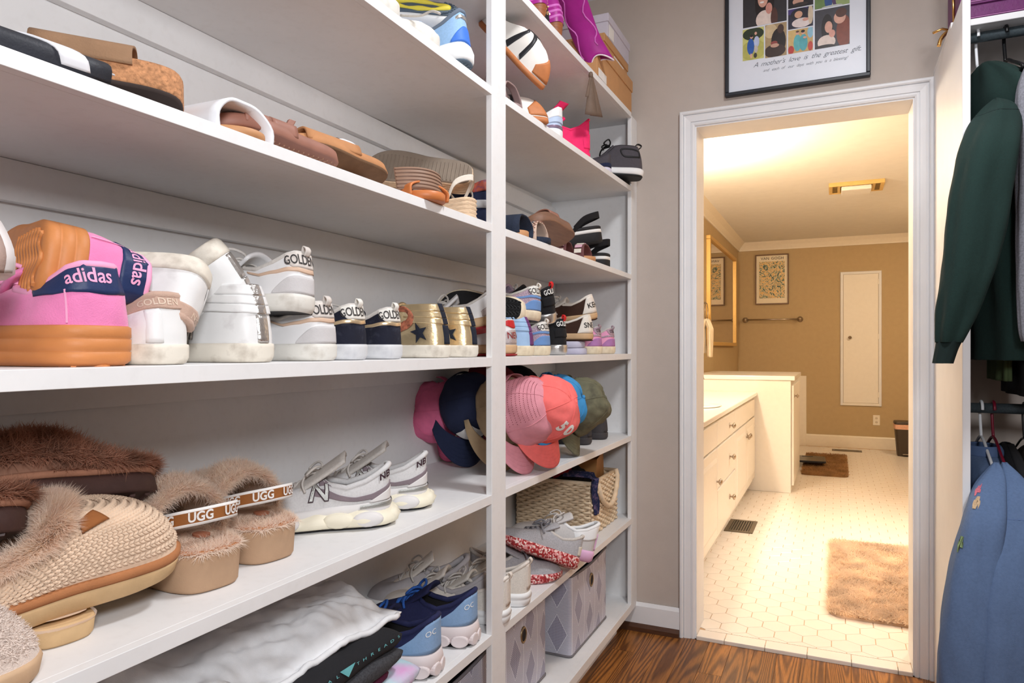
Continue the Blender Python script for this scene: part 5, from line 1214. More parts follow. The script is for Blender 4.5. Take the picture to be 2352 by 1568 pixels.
JUTE = mat('jute_braid', (222, 192, 160), .95, .18, 90, .6, 160, stretch=(1, 1, 6)); OLVS = mat('olive_grey_rubber', (132, 118, 104), .7, .08); CRC = mat('cream_canvas', (232, 222, 208), .85, .05, 60, .2, 500)
def espadrille(root):
    F = Form(L=.26, W=.090, hs=.052, hs_toe=.024, H=.10)
    pr = [(0, -.002)]
    for i in range(5): pr += [(i / 5 + .03, .0), (i / 5 + .1, .0025), (i / 5 + .18, .0)]
    ring_sole(F, root, JUTE, .004, pr + [(1, -.001)], name='jute_wedge'); ring_sole(F, root, OLVS, 0, [(0, -.003), (.6, .0), (1, .0)], name='outsole', ztop=.004); tread(F, root, OLVS, .02, .98, 26, 0, 1, .0016)
    insole(F, root, TANF, .001, 'footbed'); strap(root, CRC, [(.19, -.046, .026), (.19, -.046, .05), (.185, 0, .07), (.19, .046, .05), (.19, .046, .026)], .07, 'vamp')
    strap(root, CRC, [(.05, -.034, .05), (.03, -.034, .085), (.005, 0, .10), (.03, .034, .085), (.05, .034, .05)], .014, 'ankle_strap', wdir=(0, 0, 1))
b = heel_pos(1093, -.762, ZA, .036)
r = thing('espadrille', 'jute wedge espadrille with cream straps standing upright', 'sandal', b, toe=(-1, 0, 0), group='espadrilles'); espadrille(r)
r = thing('espadrille', 'jute wedge espadrille turned over with its ribbed sole showing', 'sandal', PX(1084, 398, -.79), toe=(-.92, -.36, .10), up=(-.36, .80, -.36), group='espadrilles'); espadrille(r)
MULTI = mat('orange_purple_print', (176, 84, 64), .6, .3, 120, stain=(74, 58, 120), samt=.9, sscale=90); NVK = mat('navy_knit', (34, 42, 72), .9, .1, 200, .3, 700)
b = heel_pos(1136, -.80, ZA, .034)
r = thing('trainer_shoe', 'black and navy trainer beside the espadrilles behind the post', 'shoe', b, toe=(-1, 0, 0), group='navy and black trainers'); F = Form(L=.262, W=.094, hs=.022, H=.075); ring_sole(F, r, BLACKR, 0, STD); upper(F, r, NVK, LIND); insole(F, r, LIND)
r = thing('trainer_shoe', 'navy trainer with orange and purple printed heel on top of its mate', 'shoe', (b.x, b.y + .002, ZA + .062), toe=(-1, -.05, .0), group='navy and black trainers'); F = Form(L=.262, W=.094, hs=.02, H=.075); ring_sole(F, r, GREYR, 0, STD); upper(F, r, NVK, LIND); patch(F, r, MULTI, -.2, .2, .45, .98, .002, 'heel_tab'); insole(F, r, LIND)
# right bay of the sandal shelf
NVW = mat('navy_woven_band', (36, 44, 62), .9, .15, 200, .6, 500); CHEV = mat('blush_canvas_stripe', (206, 178, 160), .85, .1)
r = thing('slide_sandal', 'navy woven slide right of the white post', 'sandal', (-1.015, 1.712, ZA), toe=(1, .04, 0)); slide(r, TANF, TANF, NVW, straps=((.76, .12, .042),), hs=.02)
r = thing('slide_sandal', 'slide with zigzag striped band beside the navy woven slide', 'sandal', (-1.0, 1.835, ZA), toe=(1, .05, 0)); F = slide(r, NVW, NVW, CHEV, straps=((.80, .06, .046),), hs=.018)
for i in range(5):
    x0 = .187 + .011 * i; mb = MB(); pts = []
    for k in range(25):
        t = k / 24; a = PI * t; pts.append((x0 + .005 * (1 if k % 2 else -1), -.0535 * math.cos(a), .018 + .0485 * math.sin(a) ** .8))
    obj('zigzag', MB().tube(pts, .0017, 4), (MAU, NVW)[i % 2], r)
WOODS = mat('walnut_wood_sole', (128, 92, 72), .55, .15, 12, .2, 60, stretch=(1, 8, 8))
r = thing('wooden_clog_sandal', 'sandal with thick walnut wood sole tipped on edge', 'sandal', PX(1306, 556, -.80), toe=(-.10, -1, .04), up=(-.50, .05, .86)); F = slide(r, WOODS, WOODS, MAU, straps=((.6, .06, .03),), hs=.042, hst=.032)
PCK = mat('pink_woven_patch', (222, 176, 192), .85, .12, 300, .4, 700); PCB = mat('plum_brown_band', (108, 66, 66), .8, .08)
r = thing('strap_sandal', 'brown sandal with pink checked straps in front of the black platforms', 'sandal', (-1.005, 2.262, ZA), toe=(1, .05, 0)); F = slide(r, TANF, TANF, PCB, straps=((.60, .035, .055), (.84, .035, .042)), hs=.016)
for (c, h) in ((.60, .055), (.84, .042)):
    for i in range(7):
        a = PI * (i + .5) / 7; x = c * .262; y = -.0535 * math.cos(a); z = .016 + h * math.sin(a) ** .75 + .0005
        e = Vector((0, math.sin(a) * .0535, h * math.cos(a))).normalized(); n = Vector((0, -math.cos(a), math.sin(a))); cc_ = Vector((x - .003, y, z)) + n * .0032
        mb = MB(); mb.hexa([cc_ + Vector((sx * .012, 0, 0)) + e * sy * .007 + n * sz * .001 for sz in (-1, 1) for sx, sy in ((-1, -1), (1, -1), (1, 1), (-1, 1))]); obj('woven_patch', mb, PCK if i % 2 else CRC, r)
PLATB = mat('black_platform_foam', (34, 32, 34), .7, .1, 60, .2, 300); BKSU = mat('black_strap_suede', (26, 24, 26), .95, .1)
def platform(root):
    F = Form(L=.255, W=.096, hs=.058, H=.10, out='wide'); ring_sole(F, root, PLATB, 0, [(0, -.003), (.1, .0), (.9, .0), (1, 0)], ztop=.034, name='lower_platform'); ring_sole(F, root, WHB, .034, [(0, .0), (1, .0)], name='white_stripe', ztop=.046); ring_sole(F, root, PLATB, .046, [(0, .0), (.7, .001), (1, -.002)], name='upper_platform', ztop=.058)
    insole(F, root, BKSU, .001, 'footbed'); strap(root, BKSU, [(.18, -.048, .05), (.18, -.049, .075), (.175, 0, .10), (.18, .049, .075), (.18, .048, .05)], .06)
    strap(root, BKSU, [(.10, -.046, .055), (.06, -.044, .085), (.012, -.02, .098), (.0, 0, .10), (.012, .02, .098), (.06, .044, .085), (.10, .046, .055)], .024, 'ankle_strap', wdir=(0, 0, 1), thick=.005)
b = heel_pos(1398, -.768, ZA, .038)
r = thing('platform_sandal', 'black platform sandal with white stripe standing at the shelf end', 'sandal', (b.x, b.y, ZA), toe=(-1, 0, 0), group='black platform sandals'); F = Form(L=.2, W=.09, hs=.01, H=.05)
platform(r)
b2 = heel_pos(1383, -.772, ZA, .038)
r = thing('platform_sandal', 'black platform sandal with white stripe tilted on top of its mate', 'sandal', (b2.x, b2.y, ZA + .092), toe=(-.90, -.40, -.16), up=(-.2, -.10, 1), group='black platform sandals'); platform(r)
# ================================================================== second shelf from the top
def ze(y): return top('E', y) + .001
BEIC = mat('ecru_canvas', (232, 226, 216), .8, .05, 80, .2, 500, stain=(196, 172, 150), samt=.4, sscale=20)
for i, (yy, lb) in enumerate(((1.085, 'ecru canvas sneaker with loose laces toe out above the sandals'), (1.215, 'ecru canvas sneaker with loose laces beside the blue runners'))):
    r = thing('canvas_sneaker', lb, 'shoe', (-1.012, yy, ze(yy)), toe=(1, .03 + .1 * i, 0), group='ecru canvas sneakers'); F = Form(L=.262, W=.102, hs=.030, H=.10); ring_sole(F, r, RUBW, 0, STD); upper(F, r, BEIC, LINW, rumple=.003); tongue(F, r, BEIC, 1.05); laces(F, r, LINW, 6, seed=i + 3); insole(F, r, LINW)
    if i: obj('hanging_lace', MB().tube(crv([(.19, -.02, .07), (.24, -.035, .055), (.275, -.055, .05), (.30, -.07, .035)], 16), .0026, 6), LINW, r)
SKB = mat('sky_blue_knit', (150, 186, 224), .8, .06, 200, .25, 700); RBL = mat('royal_blue_panel', (62, 118, 214), .6, .05, 200, .15); FWH = mat('white_running_foam', (240, 240, 240), .6, .02); SLT = mat('slate_rubber', (84, 98, 112), .6, .1); YLW = mat('yellow_rubber', (236, 216, 76), .55, .06); SLK = mat('slate_collar', (104, 116, 132), .85, .08)
def blue_runner(root):
    F = Form(L=.275, W=.104, hs=.046, H=.128, top='run', hs_toe=.034)
    ring_sole(F, root, FWH, .005, [(0, -.002), (.15, .004), (.6, .007), (.9, .004), (1, 0)], name='midsole', rock=.012); ring_sole(F, root, SLT, 0, [(0, -.006), (.6, .0), (1, .0)], name='outsole', ztop=.005, rock=.012)
    upper(F, root, SKB, SLK); patch(F, root, RBL, -.16, .16, .02, lambda a: .52 - .48 * (abs(a - .5) * 2) ** 2, .002, 'heel_panel', nt=40)
    patch(F, root, SILV, -.09, .09, .74, .84, .0025, 'reflective_tab', nt=14); collar(F, root, SLK, .40, .006); tongue(F, root, SKB, 1.0); laces(F, root, RBL, 6); insole(F, root, SLK)
    mb = MB(); pts = [(.02, 0), (.06, .018), (.11, .022), (.16, .012), (.19, .02)]
    for s in (-1, 1): mb.tube(crv([(x, s * y, -.0005) for x, y in pts], 20), lambda t: .006 + .002 * math.sin(t * 20), 8)
    obj('yellow_tread', mb, YLW, root)
    mb = MB()
    for i in range(9):
        a = -1.3 + 2.6 * i / 8; c = (.045 - .036 * math.cos(a), .034 * math.sin(a)); mb.prism([(c[0] + .006 * math.cos(q), c[1] + .006 * math.sin(q)) for q in (a, a + 2.1, a + 4.2)], -.002, .001)
    obj('tread_lugs', mb, SLT, root, kind='stuff')
r = thing('running_shoe', 'sky blue running shoe with royal blue heel and yellow tread beside the post', 'shoe', (-.765, 1.425, ze(1.42) + .034), toe=(-.95, -.10, -.16), up=(-.16, 0, 1), group='sky blue running shoes'); blue_runner(r)
r = thing('running_shoe', 'sky blue running shoe upside down with slate and yellow tread showing', 'shoe', PX(1052, 22, -.83), toe=(-.88, -.40, .10), up=(-.60, .42, -.60), group='sky blue running shoes'); blue_runner(r)
MVS = mat('dusty_mauve_leather', (150, 126, 124), .6, .05)
r = thing('strap_sandal', 'black sandal with dusty mauve straps behind the post', 'sandal', (-1.02, 1.70, ze(1.7)), toe=(1, -.05, 0)); slide(r, MVS, MVS, MVS, straps=((.72, .02, .09), (.88, .02, .06)), hs=.02)
# right bay
TANT = mat('tan_toe_leather', (190, 118, 70), .6, .08, 60, .15, 300); WHR = mat('soft_white_leather', (238, 232, 224), .55, .03, 18, .2, 60); BKT = mat('black_leather_trim', (36, 36, 40), .45, .06)
def western(root):
    F = Form(L=.255, W=.094, hs=.016, H=.085, top='clog', out='point')
    ring_sole(F, root, TANT, 0, [(0, -.002), (.3, .003), (1, .001)]); upper(F, root, WHR, LINW, rumple=.002)
    patch(F, root, TANT, .80, 1.0, .02, lambda a: .16 + .30 * a, .0022, 'toe_cap', nt=20); patch(F, root, TANT, -1.0, -.80, .02, lambda a: .46 - .30 * a, .0022, 'toe_cap', nt=20)
    for s in (-1, 1):
        band(F, root, BKT, [(s * .42, .05), (s * .46, .40), (s * .52, .75), (s * .62, .97)], .018, .0028, 'black_trim'); band(F, root, BKT, [(s * .62, .05), (s * .66, .35), (s * .74, .70), (s * .9, .96)], .014, .0028, 'black_trim')
    insole(F, root, LINW)
tpp = PX(1240, 268, -.745)
r = thing('western_mule', 'white mule with black trim and tan toe cap standing right of the post', 'shoe', (-.985, 1.785, ze(1.79)), toe=(1, .12, 0), group='white western mules'); western(r)
r = thing('western_mule', 'white mule with black trim and tan toe cap tipped steeply on its mate', 'shoe', PX(1240, 205, -.745) - Vector((.64, .22, -.74)) * .25, toe=(.64, .22, -.74), up=(.70, -.05, .70), group='white western mules'); western(r)
IBL = mat('ice_blue_leather', (190, 206, 232), .6, .04); IRI = mat('mauve_iridescent', (150, 128, 150), .25, .1, metal=.4)
b = heel_pos(1287, -.765, 0, .034); r = thing('chunky_sneaker', 'ice blue and white sneaker with mauve band between the mules and hot pink pair', 'shoe', (b.x, b.y, ze(b.y)), toe=(-1, 0, 0)); F = Form(L=.262, W=.096, hs=.036, H=.106, top='run'); ring_sole(F, r, FWH, 0, STD, capm=BLACKR); upper(F, r, IBL, LINW); patch(F, r, IRI, -.3, .3, .02, .14, .003, 'mauve_band', nt=30); patch(F, r, FWH, -.25, .25, .55, .97, .002, 'heel_panel', nt=30); patch(F, r, IBL, -.25, .25, .28, .52, .003, 'blue_band', nt=30); laces(F, r, LINW); insole(F, r, LINW)
HPK = mat('hot_pink_neoprene', (244, 44, 108), .8, .06, 60, .2, 500)
for i, (xx, yy, td, lb) in enumerate(((-.775, 2.30, (-.80, -.60, 0), 'hot pink neoprene sneaker with upright pull tab beside the grey boot'), (-.88, 2.22, (-.78, -.62, 0), 'hot pink neoprene sneaker behind its mate beside the ice blue shoe'))):
    r = thing('slip_on_sneaker', lb, 'shoe', (xx, yy, ze(yy)), toe=td, group='hot pink sneakers'); F = Form(L=.262, W=.100, hs=.03, H=.148, top='run'); ring_sole(F, r, HPK, 0, STD, capm=CREAMR); upper(F, r, HPK, HPK, rumple=.003); patch(F, r, HPK, -.16, .16, .10, .55, .0025, 'heel_panel', nt=30); collar(F, r, HPK, .40, .005); tongue(F, r, HPK, 1.0); laces(F, r, HPK, 4)
    if i == 0: obj('pull_tab', MB().grid(lambda a, t: (.125 - .03 * t + .012 * math.sin(t * 4) + (a - .5) * .036, (a - .5) * .024, .12 + .085 * t), 3, 12), HPK, r, solid=.004)
    insole(F, r, HPK)
CHK = mat('charcoal_knit', (78, 74, 80), .85, .1, 200, .3, 800); LVF = mat('lavender_white_foam', (222, 218, 236), .6, .03)
r = thing('knit_high_top', 'charcoal knit high-top with white sole sticking out past the end stile', 'shoe', PX(1474, 412, -.685), toe=(-.90, -.38, .05), up=(.02, .10, 1))
F = Form(L=.28, W=.098, hs=.034, H=.125, top='high', hs_toe=.024); ring_sole(F, r, FWH, .006, [(0, 0), (.2, .004), (.8, .006), (1, 0)], name='midsole', rock=.01); ring_sole(F, r, BLACKR, 0, [(0, -.002), (1, .002)], name='outsole', ztop=.006, rock=.01); upper(F, r, CHK, LIND)
band(F, r, BLACKR, [(-.10, .45), (-.10, .72), (-.22, .78), (-.30, .70), (-.28, .42), (-.10, .45)], .006, .003, 'side_trim'); laces(F, r, BLACKR, 5, .003); tongue(F, r, CHK, 1.02, .42, .42); pull_tab(F, r, BLACKR, .014, .02, out=.012); insole(F, r, LIND)
b = PX(1452, 428, -.75)
r = thing('trainer_shoe', 'charcoal trainer with black toe under the charcoal high-top', 'shoe', (-1.0, b.y - .06, ze(2.65)), toe=(1, .12, 0)); F = Form(L=.255, W=.094, hs=.022, H=.05, top='low'); ring_sole(F, r, BLACKR, 0, STD); upper(F, r, CHK, LIND); patch(F, r, FWH, .7, 1, .02, .12, .002, 'white_line'); insole(F, r, LIND)
b = heel_pos(1400, -.77, 0, .034)
r = thing('trainer_shoe', 'charcoal and navy trainer with lavender white sole beside the hot pink pair', 'shoe', (b.x, b.y, ze(b.y)), toe=(-1, -.05, 0)); F = Form(L=.265, W=.092, hs=.034, H=.088, top='run'); ring_sole(F, r, LVF, 0, STD, capm=BLACKR); upper(F, r, CHK, LIND); patch(F, r, NVK, -.25, .25, .05, .32, .002, 'heel_panel', nt=24); band(F, r, WHL, [(-.5, .3), (-.4, .5), (-.3, .62)], .012, .003, 'side_stripe'); laces(F, r, LINW); insole(F, r, LIND)
# ================================================================== top shelf
def zt(y): return top('T', y) + .001
STUDB = mat('black_satin', (30, 28, 32), .5, .1); STUD = mat('brass_stud', (220, 190, 140), .25, .05, metal=.9)
r = thing('studded_shoe', 'black shoe covered with brass studs beside the magenta boots', 'shoe', (-.765, 1.905, zt(1.9)), toe=(-1, 0, 0)); F = Form(L=.26, W=.09, hs=.02, H=.12, top='high'); ring_sole(F, r, BLACKR, 0, STD); upper(F, r, STUDB, LIND)
mb = MB(); rnd = random.Random(5)
for _ in range(140):
    th, k = rnd.uniform(-.5, .5), rnd.uniform(.05, .95); p = F.P(th, k, .001); n = F.N(th, k); e1 = n.orthogonal().normalized(); e2 = n.cross(e1); b0 = len(mb.v); q = .003
    mb.v += [tuple(p + e1 * q), tuple(p + e2 * q), tuple(p - e1 * q), tuple(p - e2 * q), tuple(p + n * .004)]
    for a_ in range(4): mb.f.append((b0 + a_, b0 + (a_ + 1) % 4, b0 + 4)); mb.m.append(0); mb.sm.append(False)
obj('studs', mb, STUD, r, kind='stuff'); insole(F, r, LIND)
MAG = mat('magenta_leather', (168, 36, 140), .4, .14, 22, .12, 80); MAGP = mat('pale_magenta_inlay', (214, 110, 196), .5, .1); STK = mat('stacked_wood_heel', (150, 90, 54), .5, .22, 300, .1, stretch=(.05, .05, 1)); PIPE = mat('white_piping', (240, 224, 232), .5, .02)
def boot(root, shaft):
    F = Form(L=.265, W=.088, hs=.070, hs_toe=.012, H=.16, top='high', out='point')
    mb = MB()
    def heel(a, t):
        an = 2 * PI * a; s_ = .78 + .22 * t; x = .034 + .034 * s_ * math.cos(an); y = .031 * s_ * math.sin(an); return (max(x, .0 + .004 * (1 - t)), y, .072 * t)
    mb.grid(heel, 24, 6, closeu=True); mb.f.append(tuple(range(23, -1, -1))); mb.m.append(0); mb.sm.append(False); obj('stacked_heel', mb, STK, root)
    ring_sole(F, root, STK, 0, [(0, 0), (1, .001)], ztop=None) if False else None
    upper(F, root, MAG, LIND)
    for k in (.12, .30, .48): band(F, root, MAGP, [(-.26, k), (-.12, k + .04), (0, k + .12), (.12, k + .04), (.26, k)], .007, .0016, 'chevron')
    # shaft swept along a path with an open, piped mouth
    P = [Vector(p) for p in crv(shaft, 26)]
    def sh(a, t, off=0.0):
        i = min(24, int(t * 25)); f = t * 25 - i; p = P[i].lerp(P[i + 1], f); d = (P[min(25, i + 1)] - P[max(0, i - 1)]).normalized(); s1 = d.cross(Vector((0, 1, 0))).normalized(); s2 = Vector((0, 1, 0)); an = 2 * PI * a
        w1 = .050 * (1 - .15 * t); w2 = .042 * (1 - .45 * t)
        return p + s1 * (w1 + off) * math.cos(an) + s2 * (w2 + off) * math.sin(an) + d * (.018 * math.cos(2 * an) * (t ** 6))
    so = obj('shaft', MB().grid(sh, 40, 30, closeu=True), [MAG], root, solid=.004)
    obj('mouth_piping', MB().tube([sh(i / 48, 1.0) for i in range(48)], .003, 6, closed=True), PIPE, so)
    for a0 in (.12, .38): obj('inlay', MB().tube([sh(a0 + .05 * math.sin(t * .9), .35 + .55 * t / 20, .0025) for t in range(21)], .0028, 5), MAGP, so)
b = PX(1263, 62, -.755); b2 = PX(1299, 116, -.755)
r = thing('cowboy_boot', 'magenta leather boot with stacked wooden heel beside the studded shoe', 'boot', (-.765, b.y, zt(b.y)), toe=(-1, -.05, 0), group='magenta boots'); boot(r, [(.10, 0, .12), (.09, .0, .22), (.08, .0, .34), (.08, .0, .46)])
r = thing('cowboy_boot', 'magenta leather boot with its shaft flopped over beside the shoe boxes', 'boot', (-.765, b2.y, zt(b2.y)), toe=(-1, .0, 0), group='magenta boots'); boot(r, [(.10, 0, .14), (.085, -.03, .235), (.05, -.11, .275), (.035, -.20, .225), (.015, -.275, .135), (-.02, -.320, .062)])
TASS = mat('brown_leather_tassel', (112, 92, 78), .7, .12)
k0 = PX(1357, 172, -.735); r = thing('leather_tassel', 'brown leather tassel hanging over the top shelf edge from the boot', 'tassel', k0)
obj('knot', MB().lathe([(0, -.012), (.007, -.008), (.008, 0), (.006, .008), (0, .012)], (0, 0, 0), 10), TASS, r)
for i, (dy, dx, ln) in enumerate(((-.050, .004, .085), (-.016, .006, .135), (.008, .004, .115), (.032, .006, .125), (.046, .003, .11))):
    obj('strand', MB().grid(lambda a, t: (dx * t + .001 * i + (a - .5) * (.006 + (.026 if i in (1, 3) else .003) * t), dy * t + (a - .5) * (.006 + (.030 if i in (1, 3) else .003) * t), -.004 - ln * t), 2, 8), TASS, r, solid=.0015)
KRAFT = mat('tan_kraft_board', (196, 146, 98), .75, .04, 30, .1, 300); LILB = mat('pale_lilac_board', (206, 200, 212), .7, .03); LABL = mat('white_label', (236, 232, 228), .6, .03)
def shoebox(name, label, x0, y0, x1, y1, z0, z1, m, lid=.03, labels=(), rot=0.0):
    t = thing(name, label, 'box', ((x0 + x1) / 2, (y0 + y1) / 2, z0), toe=(math.cos(rot), math.sin(rot), 0)); hx, hy, h = (x1 - x0) / 2, (y1 - y0) / 2, z1 - z0
    obj('tray', MB().box((-hx, -hy, 0), (hx, hy, h - .004)), m, t, bevel=.002); obj('lid', MB().box((-hx - .004, -hy - .004, h - lid), (hx + .004, hy + .004, h)), m, t, bevel=.002)
    for (ya, yb, za, zb) in labels: obj('sticker', MB().box((hx, ya, za), (hx + .0012 + (.004 if zb > h - lid else 0), yb, zb)), LABL, t)
    return t
zb = zt(2.5) + .006
shoebox('boot_box', 'large tan cardboard boot box at the bottom of the box stack', -1.06, 2.315, -.748, 2.765, zb, zb + .132, KRAFT, .045, ((-.21, -.12, .0, .03),))
shoebox('shoe_box', 'small tan shoe box with a white sticker between two other boxes', -1.03, 2.455, -.768, 2.77, zb + .1335, zb + .206, KRAFT, .03, ((-.03, .10, .008, .036),))
shoebox('shoe_box', 'pale lilac shoe box on top of the tan boxes', -1.02, 2.49, -.764, 2.782, zb + .2075, zb + .293, LILB, .03, ((-.13, -.07, .004, .05),))
# ================================================================== fifth shelf: clothes, runners, basket
ZF = ZT['F'] + .0006
def cloth_slab(root, m, x0, x1, y0, y1, z0, z1, seed, wob=.008, edge=.35, name='fold', n=(40, 60), bulge=.0):
    """folded garment: closed rounded slab with soft wrinkles"""
    q = Vector((seed * 1.3, seed * 2.1, seed * .7)); o = Vector(root.location)
    h = (z1 - z0) / 2; zc = (z0 + z1) / 2
    def fn(a, t):
        # a runs round the cross-section (x-z), t along y
        an = 2 * PI * a; cx, cz = math.cos(an), math.sin(an)
        sx = (abs(cx) ** .35) * (1 if cx > 0 else -1); sz = (abs(cz) ** .55) * (1 if cz > 0 else -1)
        end = min(1, min(t, 1 - t) / .04) ** .5
        y = y0 + (y1 - y0) * t; x = (x0 + x1) / 2 + sx * (x1 - x0) / 2 * (1 - .06 * (1 - end)); z = zc + sz * h * (.15 + .85 * end)
        p = Vector((x, y, z)); w_ = mnoise.noise(p * 9 + q) * wob + mnoise.noise(p * 22 + q) * wob * .4
        x += w_ * 1.3 * (1 if cx > .2 else .3); z += (w_ if cz > -.1 else 0) + (bulge * math.sin(PI * t) if cz > 0 else 0)
        return Vector((min(x, XF + .035), y + mnoise.noise(p * 14 + q) * wob * (1 - end), max(z, ZF + .0005))) - o
    mb = MB().grid(fn, n[0], n[1], closeu=True); W = n[0]
    mb.f.append(tuple(range(W - 1, -1, -1))); mb.m.append(0); mb.sm.append(True); b = len(mb.v); mb.f.append(tuple(b - W + i for i in range(W))); mb.m.append(0); mb.sm.append(True)
    return obj(name, mb, m, root), fn
def fab(name, rgb, **k): return mat(name, rgb, .95, k.pop('var', .05), k.pop('scale', 40), k.pop('bump', .25), k.pop('bscale', 700), **k)
MINT = fab('mint_jersey', (150, 212, 190)); TIE = fab('tie_dye_jersey', (196, 222, 232), var=.05, stain=(232, 128, 204), samt=1.0, sscale=7); MARF = fab('maroon_fleece', (92, 30, 60), var=.2, scale=300, bump=.6); BKF = fab('black_jersey', (30, 30, 34)); CHF = fab('charcoal_marl', (62, 62, 66), var=.35, scale=260); WTE = fab('white_jersey', (232, 232, 234)); TEAL = mat('teal_print', (112, 190, 196), .8, .1)
specs = [('folded_shirt', 'mint green shirt at the bottom of the folded clothes', MINT, -1.08, -.762, .30, 1.135, 0.0, .020, 1), ('folded_shirt', 'pale blue and pink tie-dye shirt folded in the clothes pile', TIE, -1.08, -.746, .30, 1.195, .018, .058, 2),
         ('folded_sweater', 'maroon fleece sweater folded in the clothes pile', MARF, -1.08, -.758, .30, 1.10, .055, .080, 3), ('folded_sweater', 'charcoal marl sweater folded above the maroon fleece', CHF, -1.08, -.752, .30, 1.135, .077, .112, 4)]
for nm, lb, m, x0, x1, y0, y1, za, zb_, sd in specs:
    r = thing(nm, lb, 'clothing', (-.92, .8, ZF + za), group='folded clothes pile'); cloth_slab(r, m, x0, x1, y0, y1, ZF + za, ZF + zb_, sd)
r = thing('folded_shirt', 'black shirt with teal NATURAL THREADS lettering near the top of the pile', 'clothing', (-.92, .8, ZF + .11), group='folded clothes pile')
bo, bfn = cloth_slab(r, BKF, -1.08, -.750, .30, 1.135, ZF + .108, ZF + .150, 5, wob=.005)
def onb(y, dz): p = bfn(.0 + .035 * 0 + dz, (y - .30) / .835); return p
def bl(x0):
    def f(x, y):
        t = ((x0 + x) - .30) / .835; a = .02 + y * 2.2; p = bfn(a % 1.0, t); return p + Vector((.0022, 0, .001))
    return f
for word, ys in (('NATURAL', .86), ('THREADS', 1.045)):
    for i, ch in enumerate(word): text_obj('letter', ch, .016, bl(ys + (i - 3) * .021), TEAL, r, cuts=0)
mb = MB(); f0 = bl(.953); mb.add([f0(-.022, .012), f0(.022, .012), f0(0, -.016)], [(0, 2, 1)]); obj('triangle_print', mb, TEAL, r)
# crumpled white tee
def tee(a, t):
    y = .42 + .76 * a; x = -1.085 + (.345 - .05 * max(0, min(1, (a - .42) / .12))) * t; q = Vector((3, 1, 7)); p = Vector((x, y, 0))
    base = .142 + .062 * math.sin(PI * min(1, t * 1.05)) ** .6 * (1 - .35 * a) + .012
    fold = .030 * mnoise.noise(Vector((x * 9 + y * 5, y * 3 - x * 5, 0)) + q) + .030 * (.5 - abs(mnoise.noise(Vector((x * 15 - y * 8, (y * 4 + x * 3) * .8, 2)) + q))) - .010 + .012 * (.4 - abs(mnoise.noise(Vector((x * 34 - y * 17, (y * 8 + x * 6), 5)) + q))) + .004 * mnoise.noise(p * 60 + q)
    drop = 0
    if a < .50 and t > .80: drop = (t - .80) / .20 * (.10 + .02 * math.sin(a * 20)) * min(1, (.50 - a) / .12)
    end = min(1, min(a, 1 - a) / .05); tb = min(1, t / .06)
    z = (base + fold) * (.35 + .65 * end ** .5) * (.6 + .4 * tb) + .04 * (1 - end) ; z = max(z, (.152 if a < .99 else .15) if t < .8 or a > .5 else .03) - drop
    return Vector((x + .006 * mnoise.noise(p * 30) + (.012 if drop > 0 else 0), y, ZF + max(.012, z)))
r = thing('crumpled_shirt', 'crumpled white tee shirt thrown on top of the clothes pile', 'clothing', (-.92, .8, ZF + .15)); o_ = Vector(r.location)
obj('cloth', MB().grid(lambda a, t: tee(a, t) - o_, 120, 70), WTE, r, solid=.003)
obj('hem_roll', MB().tube([tee(.50 + .48 * i / 30, .985) - o_ + Vector((.003, 0, -.002)) for i in range(31)], .006, 8), WTE, r)
r = thing('black_bag', 'black fabric bag pushed behind the clothes pile', 'bag', (-.98, .36, ZF)); 
obj('pouch', MB().grid(lambda a, t: Vector(((.07 + .012 * math.sin(6 * PI * a)) * math.cos(2 * PI * a) * (1 - .5 * t * t), .05 * math.sin(2 * PI * a) * (1 - .5 * t * t), .17 * t + .004)), 32, 10, closeu=True), BKF, r)
# ---- sky blue cushioned runners
OC1 = mat('steel_blue_knit', (138, 170, 208), .8, .05, 200, .25, 800); OC2 = mat('deep_navy_mesh', (34, 38, 78), .85, .1, 200, .3, 700); OCF = mat('blush_white_foam', (228, 216, 216), .6, .03); LACB = mat('royal_blue_cord', (46, 96, 178), .8, .3, 300, .4, 500)
def cloud_runner(root, sd):
    F = Form(L=.28, W=.108, hs=.050, H=.122, top='run', hs_toe=.036)
    ring_sole(F, root, OCF, .012, [(0, .002), (.5, .007), (.9, .004), (1, 0)], name='midsole', rock=.008)
    for i, th in enumerate((-.04, -.14, -.26, -.40, -.55, -.72, .04, .14, .26, .40, .55, .72)):   # hollow foam pods
        p = F.B(th); n = F.nrm2(th); c = Vector((p.x, p.y, .016)) + n * .002
        t = Vector((-n.y, n.x, 0)); w_ = .022 if abs(th) > .1 else .016
        mb = MB(); pr = [(math.cos(q) * w_, math.sin(q) * .015) for q in [2 * PI * k / 16 for k in range(16)]]
        mb.add([c + t * a + Vector((0, 0, b)) - n * .018 for a, b in pr] + [c + t * a * .92 + Vector((0, 0, b * .92)) + n * .007 for a, b in pr], [tuple(range(15, -1, -1)), tuple(range(16, 32))] + [(k, (k + 1) % 16, 16 + (k + 1) % 16, 16 + k) for k in range(16)]); obj('foam_pod', mb, OCF, root, bevel=.003)
    ring_sole(F, root, BLACKR, 0, [(0, -.003), (1, .003)], name='outsole', ztop=.004, rock=.008)
    upper(F, root, OC2, LIND); patch(F, root, OC1, -.30, .30, .01, lambda a: .96 - .70 * max(0, (abs(a - .5) * 2 - .25) / .75) ** 1.2, .002, 'heel_cup', nt=50)
    heel_text(F, root, 'OC', .016, WHL, th0=-.07, k0=.62, off=.003, bold=.0); collar(F, root, OC2, .4, .006); tongue(F, root, OC2, 1.08); laces(F, root, LACB, 6, .0032, seed=sd); insole(F, root, LINW)
r = thing('running_shoe', 'steel blue cushioned running shoe with navy toe beside the folded clothes', 'shoe', (-.757, 1.262, ZF), toe=(-1, -.12, 0), group='steel blue running shoes'); cloud_runner(r, 2)
